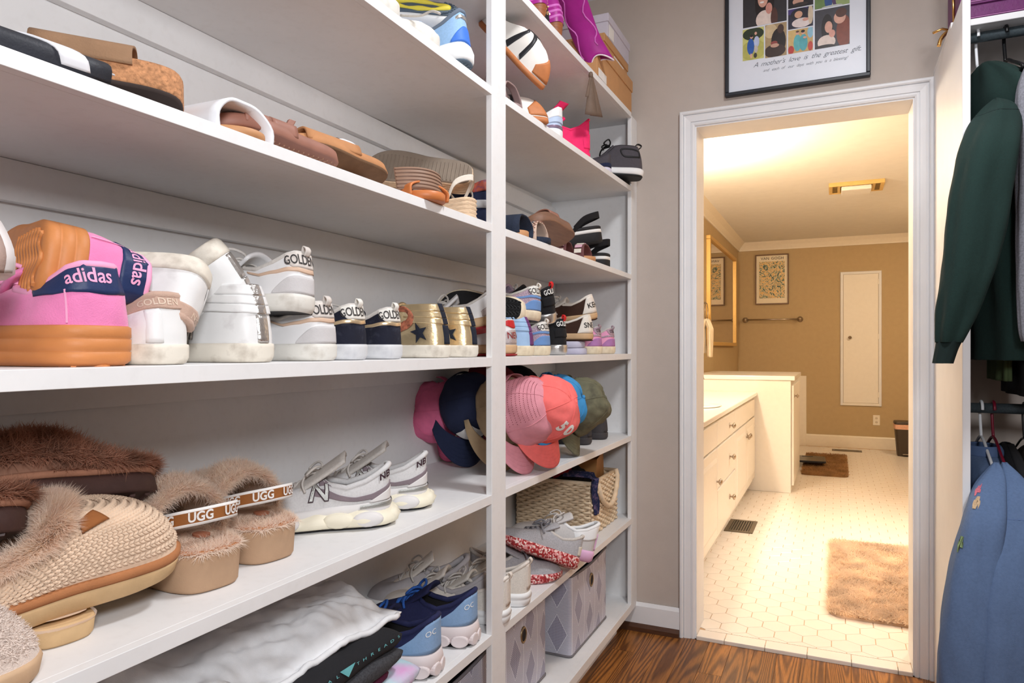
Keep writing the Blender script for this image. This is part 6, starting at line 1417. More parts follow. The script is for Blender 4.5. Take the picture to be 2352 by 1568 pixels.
r = thing('running_shoe', 'steel blue cushioned running shoe with blue laces beside the white post', 'shoe', (-.757, 1.428, ZF), toe=(-1, -.12, 0), group='steel blue running shoes'); cloud_runner(r, 4)
CRS = mat('cream_knit_upper', (226, 216, 206), .8, .06, 200, .3, 800); MSW = mat('off_white_mesh', (228, 220, 210), .8, .08, 300, .5, 900)
r = thing('cream_sneaker', 'cream leather sneaker with grey knit collar behind the white post', 'shoe', (-.80, 1.565, ZF), toe=(-1, -.25, 0)); F = Form(L=.268, W=.102, hs=.034, H=.112, top='run'); ring_sole(F, r, FWH, 0, STD); upper(F, r, CRS, LINW); patch(F, r, GRC, -.25, .25, .45, .97, .002, 'heel_knit', nt=30); collar(F, r, GRC, .4, .006); tongue(F, r, CRS, 1.15); laces(F, r, LINW); insole(F, r, LINW)
r = thing('cream_sneaker', 'off-white knit sneaker standing at the back of the shelf behind the runners', 'shoe', (-.90, 1.66, ZF), toe=(-.8, -.6, 0)); F = Form(L=.268, W=.102, hs=.034, H=.12, top='run'); ring_sole(F, r, FWH, 0, STD); upper(F, r, GRC, LINW); collar(F, r, GRC, .4, .008); tongue(F, r, CRS, 1.15); laces(F, r, LINW); insole(F, r, LINW)
for i, (u, v, lb) in enumerate(((1187, 1418, 'cream mesh sneaker with white sole touching the white post'), (1232, 1378, 'cream mesh sneaker with white sole and heel loop beside the red-soled pair'))):
    p = PZ(u, v, ZF); r = thing('mesh_sneaker', lb, 'shoe', (p.x - .006, p.y - .036, ZF), toe=(-1, -.1, 0), group='cream mesh sneakers'); F = Form(L=.262, W=.094, hs=.036, H=.115, top='run'); ring_sole(F, r, FWH, 0, [(0, -.004), (.1, .001), (.5, .004), (.62, .0025), (.66, .005), (1, .001)]); upper(F, r, MSW, LINW); patch(F, r, CRS, -.05, .05, .1, .98, .002, 'heel_strip', nt=10); pull_tab(F, r, CRS, .012, .016); collar(F, r, CRS, .4, .005); tongue(F, r, MSW, 1.05); laces(F, r, LINW); insole(F, r, LINW)
# ---- grey wool runners with red floral soles
GWO = mat('grey_wool_felt', (176, 174, 178), .95, .15, 300, .5, 700); GLA = mat('grey_cord', (140, 138, 144), .85, .15)
def floral_mat():
    m = bpy.data.materials.new('red_floral_rubber'); m.use_nodes = True; nt = m.node_tree; bs = nt.nodes['Principled BSDF']; tc = nt.nodes.new('ShaderNodeTexCoord'); v = nt.nodes.new('ShaderNodeTexVoronoi'); v.inputs['Scale'].default_value = 210
    nt.links.new(tc.outputs['Object'], v.inputs['Vector']); r_ = nt.nodes.new('ShaderNodeValToRGB'); r_.color_ramp.interpolation = 'CONSTANT'; nt.links.new(v.outputs['Color'], r_.inputs['Fac']); e = r_.color_ramp.elements
    e[0].color = L3((176, 44, 48)); e[1].position = .34; e[1].color = L3((226, 150, 150)); q = e.new(.52); q.color = L3((150, 34, 40)); q = e.new(.68); q.color = L3((240, 214, 206)); nt.links.new(r_.outputs[0], bs.inputs['Base Color']); bs.inputs['Roughness'].default_value = .6; return m
FLO = floral_mat()
def wool_runner(root, sd):
    F = Form(L=.272, W=.100, hs=.036, H=.102, top='run', hs_toe=.026); ring_sole(F, root, FLO, 0, [(0, -.003), (.15, .003), (.8, .004), (1, .001)], rock=.01); upper(F, root, GWO, LINW); patch(F, root, mat('clear_heel_clip', (206, 196, 182), .25), -.12, .12, .05, .5, .003, 'heel_clip', nt=20); collar(F, root, LINW, .4, .005); tongue(F, root, GWO, 1.08); laces(F, root, GLA, 6, .003, seed=sd); insole(F, root, LINW)
p = PZ(1255, 1345, ZF)
r = thing('wool_runner', 'grey wool runner with red floral sole flat on the shelf', 'shoe', (-.955, 1.775, ZF), toe=(.78, .60, 0), group='grey wool runners'); wool_runner(r, 6)
r = thing('wool_runner', 'grey wool runner with red floral sole tipped up on its mate', 'shoe', PZ(1318, 1308, ZF + .022), toe=(-.66, -.62, .38), up=(-.05, .26, .92), group='grey wool runners'); wool_runner(r, 8)
PHE = mat('orchid_pink_heel', (226, 180, 216), .6, .05); WGM = mat('white_grey_mesh', (206, 202, 200), .8, .06, 300, .4, 900)
r = thing('running_shoe', 'white and grey running shoe with orchid heel leaning behind the wool runners', 'shoe', PZ(1352, 1290, ZF + .022), toe=(-.74, -.58, .30), up=(.05, .16, .95))
F = Form(L=.275, W=.104, hs=.036, H=.122, top='run', hs_toe=.026); ring_sole(F, r, PHE, 0, [(0, -.003), (.2, .004), (.8, .006), (1, .001)], rock=.012); upper(F, r, WGM, LINW); patch(F, r, PHE, -.07, .07, .02, .62, .004, 'heel_panel', nt=20); patch(F, r, FWH, -.3, .3, .45, .97, .002, 'heel_collar', nt=30); collar(F, r, FWH, .4, .006); tongue(F, r, WGM, 1.05); laces(F, r, LINW, 7, .0022); insole(F, r, LINW)
# ---- woven basket
c1 = PZ(1352, 1232, ZF); BX0, BX1, BY0, BY1 = -1.09, -.80, 2.40, 2.72; BH = .192
bk = thing('woven_basket', 'cream woven rope basket with loop handle standing at the end of the shelf', 'basket', (-.945, 2.56, ZF))
ROPE = mat('cream_paper_rope', (226, 204, 174), .85, .12, 60, .3, 300)
obj('liner', MB().box((BX0 + .008 + .945, BY0 + .008 - 2.56, .002), (BX1 - .008 + .945, BY1 - .008 - 2.56, .012)), ROPE, bk)
rows = 21; mbw = MB()
def wall(p0, p1, n, out):
    """one basket wall: rows of rope weaving over and under stakes"""
    p0, p1 = Vector(p0), Vector(p1); d = p1 - p0; L_ = d.length; ns = max(2, int(L_ / .024))
    for j in range(rows):
        z = .006 + (BH - .012) * j / (rows - 1); pts = []
        for i in range(ns * 4 + 1):
            t = i / (ns * 4); ph = t * ns * PI + (PI if j % 2 else 0); pts.append(p0 + d * t + out * (.0052 * math.sin(ph)) + Vector((0, 0, z + .0012 * math.sin(ph * 1.7 + j))))
        mbw.tube(pts, .0056, 5)
loc = lambda x, y: Vector((x + .945, y - 2.56, 0))
wall(loc(BX1, BY0), loc(BX1, BY1), 0, Vector((1, 0, 0))); wall(loc(BX0, BY0), loc(BX1, BY0), 0, Vector((0, -1, 0))); wall(loc(BX0, BY1), loc(BX1, BY1), 0, Vector((0, 1, 0))); wall(loc(BX0, BY0), loc(BX0, BY1), 0, Vector((-1, 0, 0)))
obj('woven_rope', mbw, ROPE, bk, kind='stuff')
mbs = MB()
for i in range(14): y = BY0 + (BY1 - BY0) * i / 13; mbs.tube([loc(BX1, y) + Vector((0, 0, .002)), loc(BX1, y) + Vector((0, 0, BH))], .0035, 5)
for i in range(13): x = BX0 + (BX1 - BX0) * i / 12; mbs.tube([loc(x, BY0) + Vector((0, 0, .002)), loc(x, BY0) + Vector((0, 0, BH))], .0035, 5)
obj('stakes', mbs, ROPE, bk, kind='stuff')
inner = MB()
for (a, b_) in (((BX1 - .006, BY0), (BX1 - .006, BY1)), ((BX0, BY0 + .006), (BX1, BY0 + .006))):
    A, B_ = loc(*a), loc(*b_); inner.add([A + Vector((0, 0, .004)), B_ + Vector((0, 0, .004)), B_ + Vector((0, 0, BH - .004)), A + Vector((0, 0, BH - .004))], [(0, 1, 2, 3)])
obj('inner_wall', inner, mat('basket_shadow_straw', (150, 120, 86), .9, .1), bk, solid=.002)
obj('rim', MB().tube([loc(BX1, BY0) + Vector((0, 0, BH)), loc(BX1, BY1) + Vector((0, 0, BH)), loc(BX0, BY1) + Vector((0, 0, BH)), loc(BX0, BY0) + Vector((0, 0, BH))], .008, 8, closed=True), ROPE, bk)
h0 = 2.36; obj('handle', MB().tube(crv([(BX1 + .945 + .004, 2.477 - 2.56, BH - .012), (BX1 + .945 + .016, 2.488 - 2.56, BH - .07), (BX1 + .945 + .018, 2.56 - 2.56, BH - .108), (BX1 + .945 + .018, 2.63 - 2.56, BH - .095), (BX1 + .945 + .014, 2.69 - 2.56, BH - .03), (BX1 + .945 + .004, 2.70 - 2.56, BH + .008)], 30), lambda t: .0095 + .0012 * math.sin(t * 90), 10), ROPE, bk)
# contents
KP = mat('brown_kraft_paper', (176, 126, 74), .7, .08, 20, .2, 60)
r = thing('paper_bag', 'brown kraft paper bag sticking out of the woven basket', 'bag', (-.92, 2.63, ZF + .04)); mb = MB(); mb.add([(-.08, -.07, 0), (.08, -.07, 0), (.08, .07, 0), (-.08, .07, 0), (-.075, -.075, .20), (.088, -.06, .215), (.07, .075, .225), (-.08, .065, .215)], [(0, 1, 5, 4), (1, 2, 6, 5), (2, 3, 7, 6), (3, 0, 4, 7), (0, 3, 2, 1)]); obj('paper', mb, KP, r, solid=.002)
SCF = fab('navy_print_scarf', (30, 38, 72), var=.2, scale=60, stain=(150, 120, 150), samt=.5, sscale=90)
r = thing('scarf', 'navy patterned scarf hanging over the basket corner', 'scarf', (BX1, 2.425, ZF + BH + .01))
obj('cloth', MB().grid(lambda a, t: Vector((-.10 * (1 - t * 3) if t < .33 else .014 + .012 * math.sin(a * 9 + t * 6) * (1 - t * .5), (a - .5) * (.075 - .045 * t) - .01 + .008 * math.sin(t * 9), (.014 + .01 * math.sin(a * 8) if t < .33 else .012 - .20 * (t - .33)))), 18, 40), SCF, r, solid=.002)
r = thing('black_garment', 'black knit garment bundled inside the woven basket', 'clothing', (-.94, 2.56, ZF + .125)); obj('bundle', MB().grid(lambda a, t: Vector((.11 * math.cos(2 * PI * a) * math.sin(PI * (.5 + .5 * t)), .13 * math.sin(2 * PI * a) * math.sin(PI * (.5 + .5 * t)), .105 * math.sin(PI / 2 * t) + .02 * mnoise.noise(Vector((math.cos(2 * PI * a) * 4, math.sin(2 * PI * a) * 4, t * 5))))), 40, 14, closeu=True), fab('black_lace_knit', (22, 22, 26), var=.3, scale=120, bump=.6), r)
r = thing('red_garment', 'dark red garment folded in the woven basket', 'clothing', (-.95, 2.52, ZF + .165)); obj('bundle', MB().grid(lambda a, t: Vector((  .05 * math.cos(2 * PI * a) * (1 - t * t), .06 * math.sin(2 * PI * a) * (1 - t * t), .09 * t + .012 * math.sin(a * 20))), 30, 8, closeu=True), fab('dark_red_knit', (132, 24, 34)), r)
# ================================================================== bottom shelf: fabric bins
ZG = ZT['G'] + .0008
def bin_mat():
    m = bpy.data.materials.new('lilac_line_print'); m.use_nodes = True; nt = m.node_tree; bs = nt.nodes['Principled BSDF']; bs.inputs['Roughness'].default_value = .9
    uv = nt.nodes.new('ShaderNodeAttribute'); uv.attribute_name = 'uvp'; sp = nt.nodes.new('ShaderNodeSeparateXYZ'); nt.links.new(uv.outputs['Vector'], sp.inputs[0])
    def mth(op, a, b=None):
        n = nt.nodes.new('ShaderNodeMath'); n.operation = op
        for i, q in enumerate((a, b)):
            if q is None: continue
            if isinstance(q, (int, float)): n.inputs[i].default_value = q
            else: nt.links.new(q, n.inputs[i])
        return n.outputs[0]
    X, Y = sp.outputs[0], sp.outputs[1]
    # lattice of diamonds: cell .11 x .15, alternate columns shifted
    cx = mth('DIVIDE', X, .11); col = mth('FLOOR', cx); fx = mth('SUBTRACT', mth('FRACT', cx), .5)
    cy = mth('ADD', mth('DIVIDE', Y, .15), mth('MULTIPLY', mth('MODULO', col, 2.0), .5)); fy = mth('SUBTRACT', mth('FRACT', cy), .5)
    dia = mth('ADD', mth('MULTIPLY', mth('ABSOLUTE', fx), 2.2), mth('MULTIPLY', mth('ABSOLUTE', fy), 1.7)); ins = mth('LESS_THAN', dia, .72)
    nz = nt.nodes.new('ShaderNodeTexNoise'); nz.inputs['Scale'].default_value = 30; nt.links.new(uv.outputs['Vector'], nz.inputs['Vector']); wob = mth('MULTIPLY', nz.outputs['Fac'], .004)
    lines = mth('GREATER_THAN', mth('FRACT', mth('DIVIDE', mth('ADD', Y, wob), .0042)), .62)
    chkx = mth('GREATER_THAN', mth('FRACT', mth('DIVIDE', X, .0052)), .45); chky = mth('GREATER_THAN', mth('FRACT', mth('DIVIDE', Y, .0052)), .45); chk = mth('MULTIPLY', chkx, chky)
    edge = mth('LESS_THAN', mth('ABSOLUTE', mth('SUBTRACT', dia, .72)), .02); cell = mth('GREATER_THAN', mth('ABSOLUTE', fx), .487); edge = mth('MAXIMUM', edge, cell)
    mx = nt.nodes.new('ShaderNodeMixRGB'); mx.inputs[1].default_value = L3((164, 162, 180)); mx.inputs[2].default_value = L3((232, 232, 240)); nt.links.new(mth('MAXIMUM', lines, edge), mx.inputs[0])
    m2 = nt.nodes.new('ShaderNodeMixRGB'); m2.inputs[1].default_value = L3((182, 180, 198)); m2.inputs[2].default_value = L3((112, 110, 132)); nt.links.new(chk, m2.inputs[0])
    m3 = nt.nodes.new('ShaderNodeMixRGB'); nt.links.new(mth('MULTIPLY', ins, mth('SUBTRACT', 1.0, edge)), m3.inputs[0]); nt.links.new(mx.outputs[0], m3.inputs[1]); nt.links.new(m2.outputs[0], m3.inputs[2]); nt.links.new(m3.outputs[0], bs.inputs['Base Color'])
    return m
BINF = bin_mat(); BING = mat('grey_bin_binding', (122, 118, 122), .9, .05); BIND = mat('dark_bin_lining', (40, 38, 40), .95, .05); BRASS = mat('antique_brass', (150, 132, 104), .35, .1, metal=.8)
def fabric_bin(label, x0, x1, y0, y1, h):
    t = thing('fabric_bin', label, 'storage bin', ((x0 + x1) / 2, (y0 + y1) / 2, ZG), group='printed fabric bins'); hx, hy = (x1 - x0) / 2, (y1 - y0) / 2
    base = rounded_rect(-hx, -hy, hx, hy, .012, 3); per = [0]
    for a, b in zip(base, base[1:] + base[:1]): per.append(per[-1] + math.hypot(b[0] - a[0], b[1] - a[1]))
    n = len(base); m_ = 10; mb = MB(); uv = []
    # subdivide long sides for a soft sag of the mouth
    ring = []; acc = []
    for i in range(n):
        a, b = base[i], base[(i + 1) % n]; k = 14 if math.hypot(b[0] - a[0], b[1] - a[1]) > .05 else 1
        for q in range(k): ring.append((a[0] + (b[0] - a[0]) * q / k, a[1] + (b[1] - a[1]) * q / k)); acc.append(per[i] + (per[i + 1] - per[i]) * q / k)
    N_ = len(ring)
    def P(i, t_):
        x, y = ring[i % N_]; sag = .018 * math.sin(PI * (y + hy) / (2 * hy)) * (1 if x > hx - .002 else 0) * math.sin(PI * t_) ; dip = -.012 * math.sin(PI * (y + hy) / (2 * hy)) if abs(x) > hx - .002 else -.008 * math.sin(PI * (x + hx) / (2 * hx))
        return Vector((x + sag * .4, y, h * t_ + dip * t_ ** 3))
    for j in range(m_ + 1):
        for i in range(N_ + 1): mb.v.append(tuple(P(i, j / m_))); uv.append(((acc[i] if i < N_ else per[-1]), h * j / m_, 0))
    W = N_ + 1
    for j in range(m_):
        for i in range(N_): mb.f.append((j * W + i, j * W + i + 1, (j + 1) * W + i + 1, (j + 1) * W + i)); mb.m.append(0); mb.sm.append(True)
    o = obj('fabric_wall', mb, BINF, t); at = o.data.attributes.new('uvp', 'FLOAT_VECTOR', 'POINT')
    for i, q in enumerate(uv): at.data[i].vector = q
    inn = MB(); inn.grid(lambda a, q: P(int(round(a * N_)), .05 + .95 * (q)) * 1.0 - Vector((ring[int(round(a * N_)) % N_][0] * .02, ring[int(round(a * N_)) % N_][1] * .02, 0)), N_, 6); obj('lining', inn, BIND, t)
    obj('floor_panel', MB().prism(rounded_rect(-hx + .003, -hy + .003, hx - .003, hy - .003, .012, 3), .001, .006), BIND, t)
    obj('top_binding', MB().tube([P(i, 1.0) for i in range(N_)], .0045, 6, closed=True), BING, t); obj('bottom_binding', MB().tube([P(i, 0.0) + Vector((0, 0, .004)) for i in range(N_)], .004, 6, closed=True), BING, t)
    g = obj('grommet', MB().tube([(hx + .004 + .0, .017 * math.cos(a), h - .068 + .021 * math.sin(a)) for a in [2 * PI * i / 24 for i in range(24)]], .0042, 8, closed=True), BRASS, t)
    obj('grommet_hole', MB().prism([(.014 * math.cos(a), .018 * math.sin(a)) for a in [2 * PI * i / 20 for i in range(20)]], 0, .002).xform(Matrix(((0, 0, 1, hx + .0045), (1, 0, 0, 0), (0, 1, 0, h - .068), (0, 0, 0, 1)))), BIND, g)
fabric_bin('lilac line-printed fabric bin nearest the door end of the bottom shelf', -1.09, -.792, 2.172, 2.565, .270)
fabric_bin('lilac line-printed fabric bin standing right behind the white post', -1.10, -.825, 1.66, 2.035, .262)
fabric_bin('lilac line-printed fabric bin in the dark under the running shoes', -1.10, -.80, 1.20, 1.585, .262)
# ================================================================== hanging side right of the door
pn = thing('closet_partition', 'white painted upright end board of the hanging closet beside the door casing', 'partition', (.32, 2.515, 0))
obj('board', MB().box((-.0095, -.307, .0), (.0095, .3065, 2.098)), WHITE, pn, bevel=.002)
for z0, z1 in ((2.045, 2.0975), (.912, 1.014)): obj('rod_block', MB().box((.0098, -.115, z0), (.028, .02, z1)), WHITE, pn, bevel=.002)
sh = tag(obj('closet_shelf', MB().box((.311, 2.42, 2.0985), (XR - .001, DOORY - .001, 2.118)), WHITE, bevel=.002), 'white shelf over the hanging rod carrying the purple bag', 'shelf')
RODM = mat('grey_metal_rod', (92, 104, 110), .4, .15, 200, .1, metal=.6)
tag(obj('hanging_rod', MB().tube([(.349, 2.47, 2.079), (XR - .001, 2.47, 2.079)], .015, 16), RODM), 'grey metal rod under the closet shelf holding the hoodie', 'rod')
tag(obj('hanging_rod', MB().tube([(.349, 2.47, .975), (XR - .001, 2.47, .975)], .015, 16), RODM), 'grey metal rod halfway up holding the blue sweatshirt', 'rod')
HW = mat('white_plastic_hanger', (236, 238, 242), .35, .02); HK = mat('black_plastic_hanger', (20, 20, 22), .3, .05); HR = mat('maroon_plastic_hanger', (120, 20, 44), .35, .05)
def hanger(label, x, zrod, m, r=.0042, w=.2):
    t = thing('clothes_hanger', label, 'hanger', (x, 2.47, zrod), group='clothes hangers')
    R_ = .0195 + r - .0035; hk = [(0, R_ * math.sin(a), R_ * math.cos(a)) for a in [PI * .62 - PI * 1.15 * i / 14 for i in range(15)]]
    hk = [(0, R_ * math.cos(a), R_ * math.sin(a)) for a in [PI * (-.05 + 1.05 * i / 14) for i in range(15)]][::-1]
    path = [hk[i] for i in range(len(hk))]
    path = crv([(0, -R_, -.004)] + [(0, R_ * math.cos(a), R_ * math.sin(a)) for a in [PI - PI * i / 8 for i in range(9)]] + [(0, R_, -.02), (0, .012, -.05), (0, 0, -.085)], 40)
    obj('hook', MB().tube(path, r, 8), m, t)
    obj('shoulder_bar', MB().tube(crv([(0, -w, -.165), (0, -w * .55, -.125), (0, 0, -.085), (0, w * .55, -.125), (0, w, -.165), (0, w * .98, -.178), (0, 0, -.18), (0, -w * .98, -.178), (0, -w, -.165)], 60), r, 8), m, t)
    return t
hanger('white plastic hanger holding the green hoodie', .385, 2.079, HW, w=.05); hanger('black plastic hanger between the hoodie and the grey sweater', .455, 2.079, HK, .005); hanger('white plastic hanger holding the grey sweater', .515, 2.079, HW)
hanger('white plastic hanger holding the blue sweatshirt', .395, .975, HW); hanger('maroon plastic hanger behind the blue sweatshirt', .425, .975, HR); hanger('thin black hanger on the lower rod', .50, .975, HK, .003)
def garment_loft(root, m, rings, name='cloth', n=48, wr=.006, seed=1, freq=(2.2, 9), cap=False, solid=.004):
    """rings: (cx, cy, cz, rx, ry, tilt) top to bottom; soft vertical folds"""
    o = Vector(root.location); q = Vector((seed * 2.7, seed, 0)); R_ = crv(rings, 56)
    def fn(a, t):
        cx, cy, cz, rx, ry, ang = R_[int(round(t * 55))]; an = 2 * PI * a
        k = 1 + 0.0; fold = wr * (mnoise.noise(Vector((math.cos(an) * freq[0], math.sin(an) * freq[0], cz * 2.2)) + q) * 1.3 + .7 * math.sin(an * freq[1] + 3 * mnoise.noise(Vector((cz * 3, 0, 0)) + q)) * min(1, t * 2.5)) + wr * .5 * mnoise.noise(Vector((math.cos(an) * 3, math.sin(an) * 3, cz * 14)) + q)
        x, y = (rx + fold) * math.cos(an), (ry + fold) * math.sin(an); c, s_ = math.cos(ang), math.sin(ang)
        return Vector((cx + x * c - y * s_, cy + x * s_ + y * c, cz)) - o
    return obj(name, MB().grid(fn, n, 55, closeu=True), m, root, solid=solid), fn
GRN = fab('forest_green_fleece', (20, 44, 40), var=.10, scale=200, bump=.35); GRNR = fab('green_rib_knit', (15, 32, 30))
hd = thing('hoodie', 'dark green fleece hoodie hanging with one long sleeve in front of the panel', 'clothing', (.39, 2.47, 1.93))
def gp(u, v, Y): p = PY(u, v, Y); return p
def path_rings(pts):
    out = []
    for (u, v, Y, w_, dpt) in pts:
        p = PY(u, v, Y); out.append((p.x, p.y, p.z, w_, dpt, .35))
    return out
garment_loft(hd, GRN, path_rings([(2260, 146, 2.45, .003, .004), (2260, 158, 2.44, .018, .05), (2264, 195, 2.43, .034, .13), (2270, 245, 2.42, .048, .20), (2284, 300, 2.42, .056, .22), (2300, 360, 2.43, .060, .22)]), 'hood', wr=.006, seed=2)
garment_loft(hd, GRN, [(.415, 2.46, 1.78, .055, .18, 0), (.42, 2.46, 1.66, .065, .225, 0), (.425, 2.46, 1.45, .07, .23, 0), (.43, 2.46, 1.22, .072, .235, 0), (.43, 2.46, 1.12, .068, .22, 0)], 'body', wr=.010, seed=3)
slv, sfn = garment_loft(hd, GRN, path_rings([(2288, 228, 2.27, .004, .006), (2290, 250, 2.24, .034, .045), (2284, 290, 2.19, .058, .055), (2270, 350, 2.135, .066, .058), (2250, 460, 2.115, .068, .058), (2234, 560, 2.105, .064, .056), (2218, 640, 2.10, .056, .052), (2200, 710, 2.10, .047, .045), (2186, 765, 2.10, .035, .036), (2181, 786, 2.10, .029, .030)]), 'sleeve', wr=.0055, seed=4, freq=(1.6, 5))
obj('armhole_seam', MB().tube([sfn(i / 40, .17) + Vector((0, -.001, 0)) for i in range(41)], .0026, 6), GRNR, slv)
garment_loft(hd, GRNR, path_rings([(2180, 782, 2.10, .027, .027), (2174, 800, 2.098, .024, .024), (2169, 818, 2.096, .0225, .0225), (2165, 834, 2.094, .0215, .0215)]), 'cuff', wr=.001, seed=5)
BKG = fab('black_fleece', (20, 20, 23), var=.15); GYG = fab('grey_marl_sweat', (124, 124, 132), var=.25, scale=240); OLV = fab('olive_lining', (70, 84, 52)); BRG = fab('taupe_velvet', (88, 76, 72), var=.2, scale=60)
def hung(name, label, m, x, ztop, zbot, ry=.22, rx=.03, seed=1, group='hanging clothes', nose=.0):
    t = thing(name, label, 'clothing', (x, 2.47, ztop), group=group)
    garment_loft(t, m, [(x, 2.47, ztop - .002, .010, .03, 0), (x, 2.47, ztop - .03, .018, ry * .6, 0), (x, 2.47, ztop - .075, rx * .9, ry * .96, 0), (x, 2.47 - nose, ztop - .20, rx, ry, 0), (x, 2.47 - nose, (ztop + zbot) / 2, rx * 1.1, ry * 1.02, 0), (x, 2.47 - nose, zbot, rx, ry, 0)], 'body', wr=.006, seed=seed); return t
hung('black_sweater', 'black fleece sweater hanging next to the green hoodie', BKG, .525 - .03, 1.965, 1.02, .23, .026, 6)
gsw = hung('grey_sweater', 'grey marl sweater hanging beyond the black one', GYG, .565, 1.985, 1.14, .245, .032, 7)
garment_loft(gsw, GYG, [(.50, 2.26, 1.93, .030, .03, 0), (.475, 2.22, 1.82, .042, .045, 0), (.47, 2.19, 1.62, .042, .045, 0), (.465, 2.17, 1.40, .040, .04, 0), (.46, 2.16, 1.22, .032, .032, 0), (.46, 2.16, 1.17, .026, .026, 0)], 'sleeve', wr=.004, seed=8)
for i, (x, m, lb, zb_) in enumerate(((.66, BKG, 'long black dress deep in the hanging closet', .98), (.75, BRG, 'taupe velvet top deep in the hanging closet', 1.15), (.84, BKG, 'black jacket at the far end of the upper rod', 1.05))): hung('hanging_garment', lb, m, x, 1.975, zb_, .24, .036, 10 + i)
lg = hung('hanging_garment', 'olive green garment showing under the hoodie', OLV, .44, 1.30, 1.06, .12, .016, 14); 
# ---- blue sweatshirt on the lower rod
BLS = fab('washed_blue_fleece', (92, 114, 150), var=.08, scale=160, bump=.35); BLR = fab('blue_rib_collar', (88, 110, 150))
bs_ = thing('sweatshirt', 'washed blue sweatshirt with small embroidery hanging on the lower rod', 'clothing', (.39, 2.42, .85))
body, bfn_ = garment_loft(bs_, BLS, [(.395, 2.45, .842, .050, .070, 0), (.395, 2.44, .815, .052, .13, 0), (.397, 2.43, .775, .056, .19, 0), (.40, 2.43, .70, .058, .215, 0), (.405, 2.43, .56, .060, .215, 0), (.408, 2.43, .42, .062, .215, 0), (.41, 2.43, .17, .064, .21, 0)], 'body', wr=.008, seed=21)
fp_, fpf = garment_loft(bs_, BLS, path_rings([(2288, 1062, 2.26, .003, .004), (2284, 1085, 2.235, .018, .025), (2272, 1125, 2.19, .034, .04), (2260, 1190, 2.145, .044, .05), (2246, 1270, 2.125, .052, .055), (2234, 1360, 2.11, .060, .060), (2226, 1460, 2.10, .066, .064), (2222, 1568, 2.10, .070, .066), (2220, 1720, 2.10, .068, .066)]), 'front_fold', wr=.006, seed=25, freq=(1.4, 4))
garment_loft(bs_, BLR, [(.395, 2.45, .868, .042, .062, 0), (.395, 2.45, .856, .048, .070, 0), (.395, 2.45, .842, .051, .074, 0)], 'collar', wr=.001, seed=22, solid=.006)
slb, sbf = garment_loft(bs_, BLS, path_rings([(2306, 1062, 2.28, .003, .004), (2318, 1092, 2.25, .022, .03), (2326, 1135, 2.21, .046, .052), (2318, 1230, 2.16, .062, .062), (2306, 1340, 2.12, .066, .066), (2298, 1450, 2.10, .068, .066), (2292, 1568, 2.09, .066, .064), (2290, 1700, 2.085, .055, .055)]), 'sleeve', wr=.006, seed=23, freq=(1.6, 5))
obj('armhole_seam', MB().tube([sbf(i / 40, .36) for i in range(41)], .003, 6), BLR, slb)
for rgb, nm, (a, t), sz, lb in (((190, 104, 122), 'rose_thread', (.56, .24), .028, 'rose'), ((186, 160, 128), 'cream_thread', (.585, .30), .024, 'cream'), ((112, 136, 96), 'leaf_thread', (.545, .46), .034, 'leaf')):
    mm = mat(nm, rgb, .9, .25, 300); mb = MB(); c0_ = fpf(a, t)
    mb.grid(lambda q, w_: fpf(a + .024 * (w_ + .02) * math.cos(2 * PI * q) * (1 + .25 * math.sin(6 * PI * q)), t + .026 * (w_ + .02) * math.sin(2 * PI * q) * (1 + .25 * math.sin(8 * PI * q))) + Vector((-.003, -.004, 0)), 24, 3, closeu=True); obj('embroidery', mb, mm, fp_)
for i, (x, m, lb) in enumerate(((.46, BKG, 'black top on the lower rod behind the blue sweatshirt'), (.52, BRG, 'taupe satin shirt on the lower rod'), (.60, BKG, 'black trousers folded over the lower rod'), (.69, SND, 'sand coloured shirt at the back of the lower rod'))): hung('hanging_garment', lb, m, x, .875, .18, .23, .026, 30 + i)
# ---- purple bag on the shelf
PUR = mat('plum_leather', (104, 36, 98), .5, .12, 40, .25, 160); PST = mat('plum_stitch', (190, 130, 180), .7, .05); GLDH = mat('gold_hardware', (212, 164, 96), .25, .05, metal=.95)
bg = thing('handbag', 'plum leather handbag with gold clasp on the closet shelf', 'bag', (.60, 2.62, 2.1185))
obj('body', MB().box((-.26, -.185, .0), (.30, .10, .26)), PUR, bg, bevel=.012)
fl_ = obj('flap', MB().box((-.265, -.192, .045), (.305, -.186, .27)), PUR, bg, bevel=.002)
for z in (.006, .05): obj('stitching', MB().tube([(-.255 + .55 * i / 50, -.1935 if z > .01 else -.1865, z + .002) for i in range(51)], .0014, 4), PST, fl_)
obj('clasp', MB().tube(crv([(-.262, -.06, .03), (-.285, -.07, .02), (-.30, -.075, .0), (-.305, -.078, -.02)], 10), .006, 8), GLDH, bg); obj('clasp_bar', MB().tube([(-.262, -.04, .035), (-.292, -.045, .045), (-.318, -.05, .035)], .004, 8), GLDH, bg)
obj('strap_edge', MB().tube([(-.262, -.06, .02), (-.266, -.06, .2)], .004, 6), GLDH, bg)
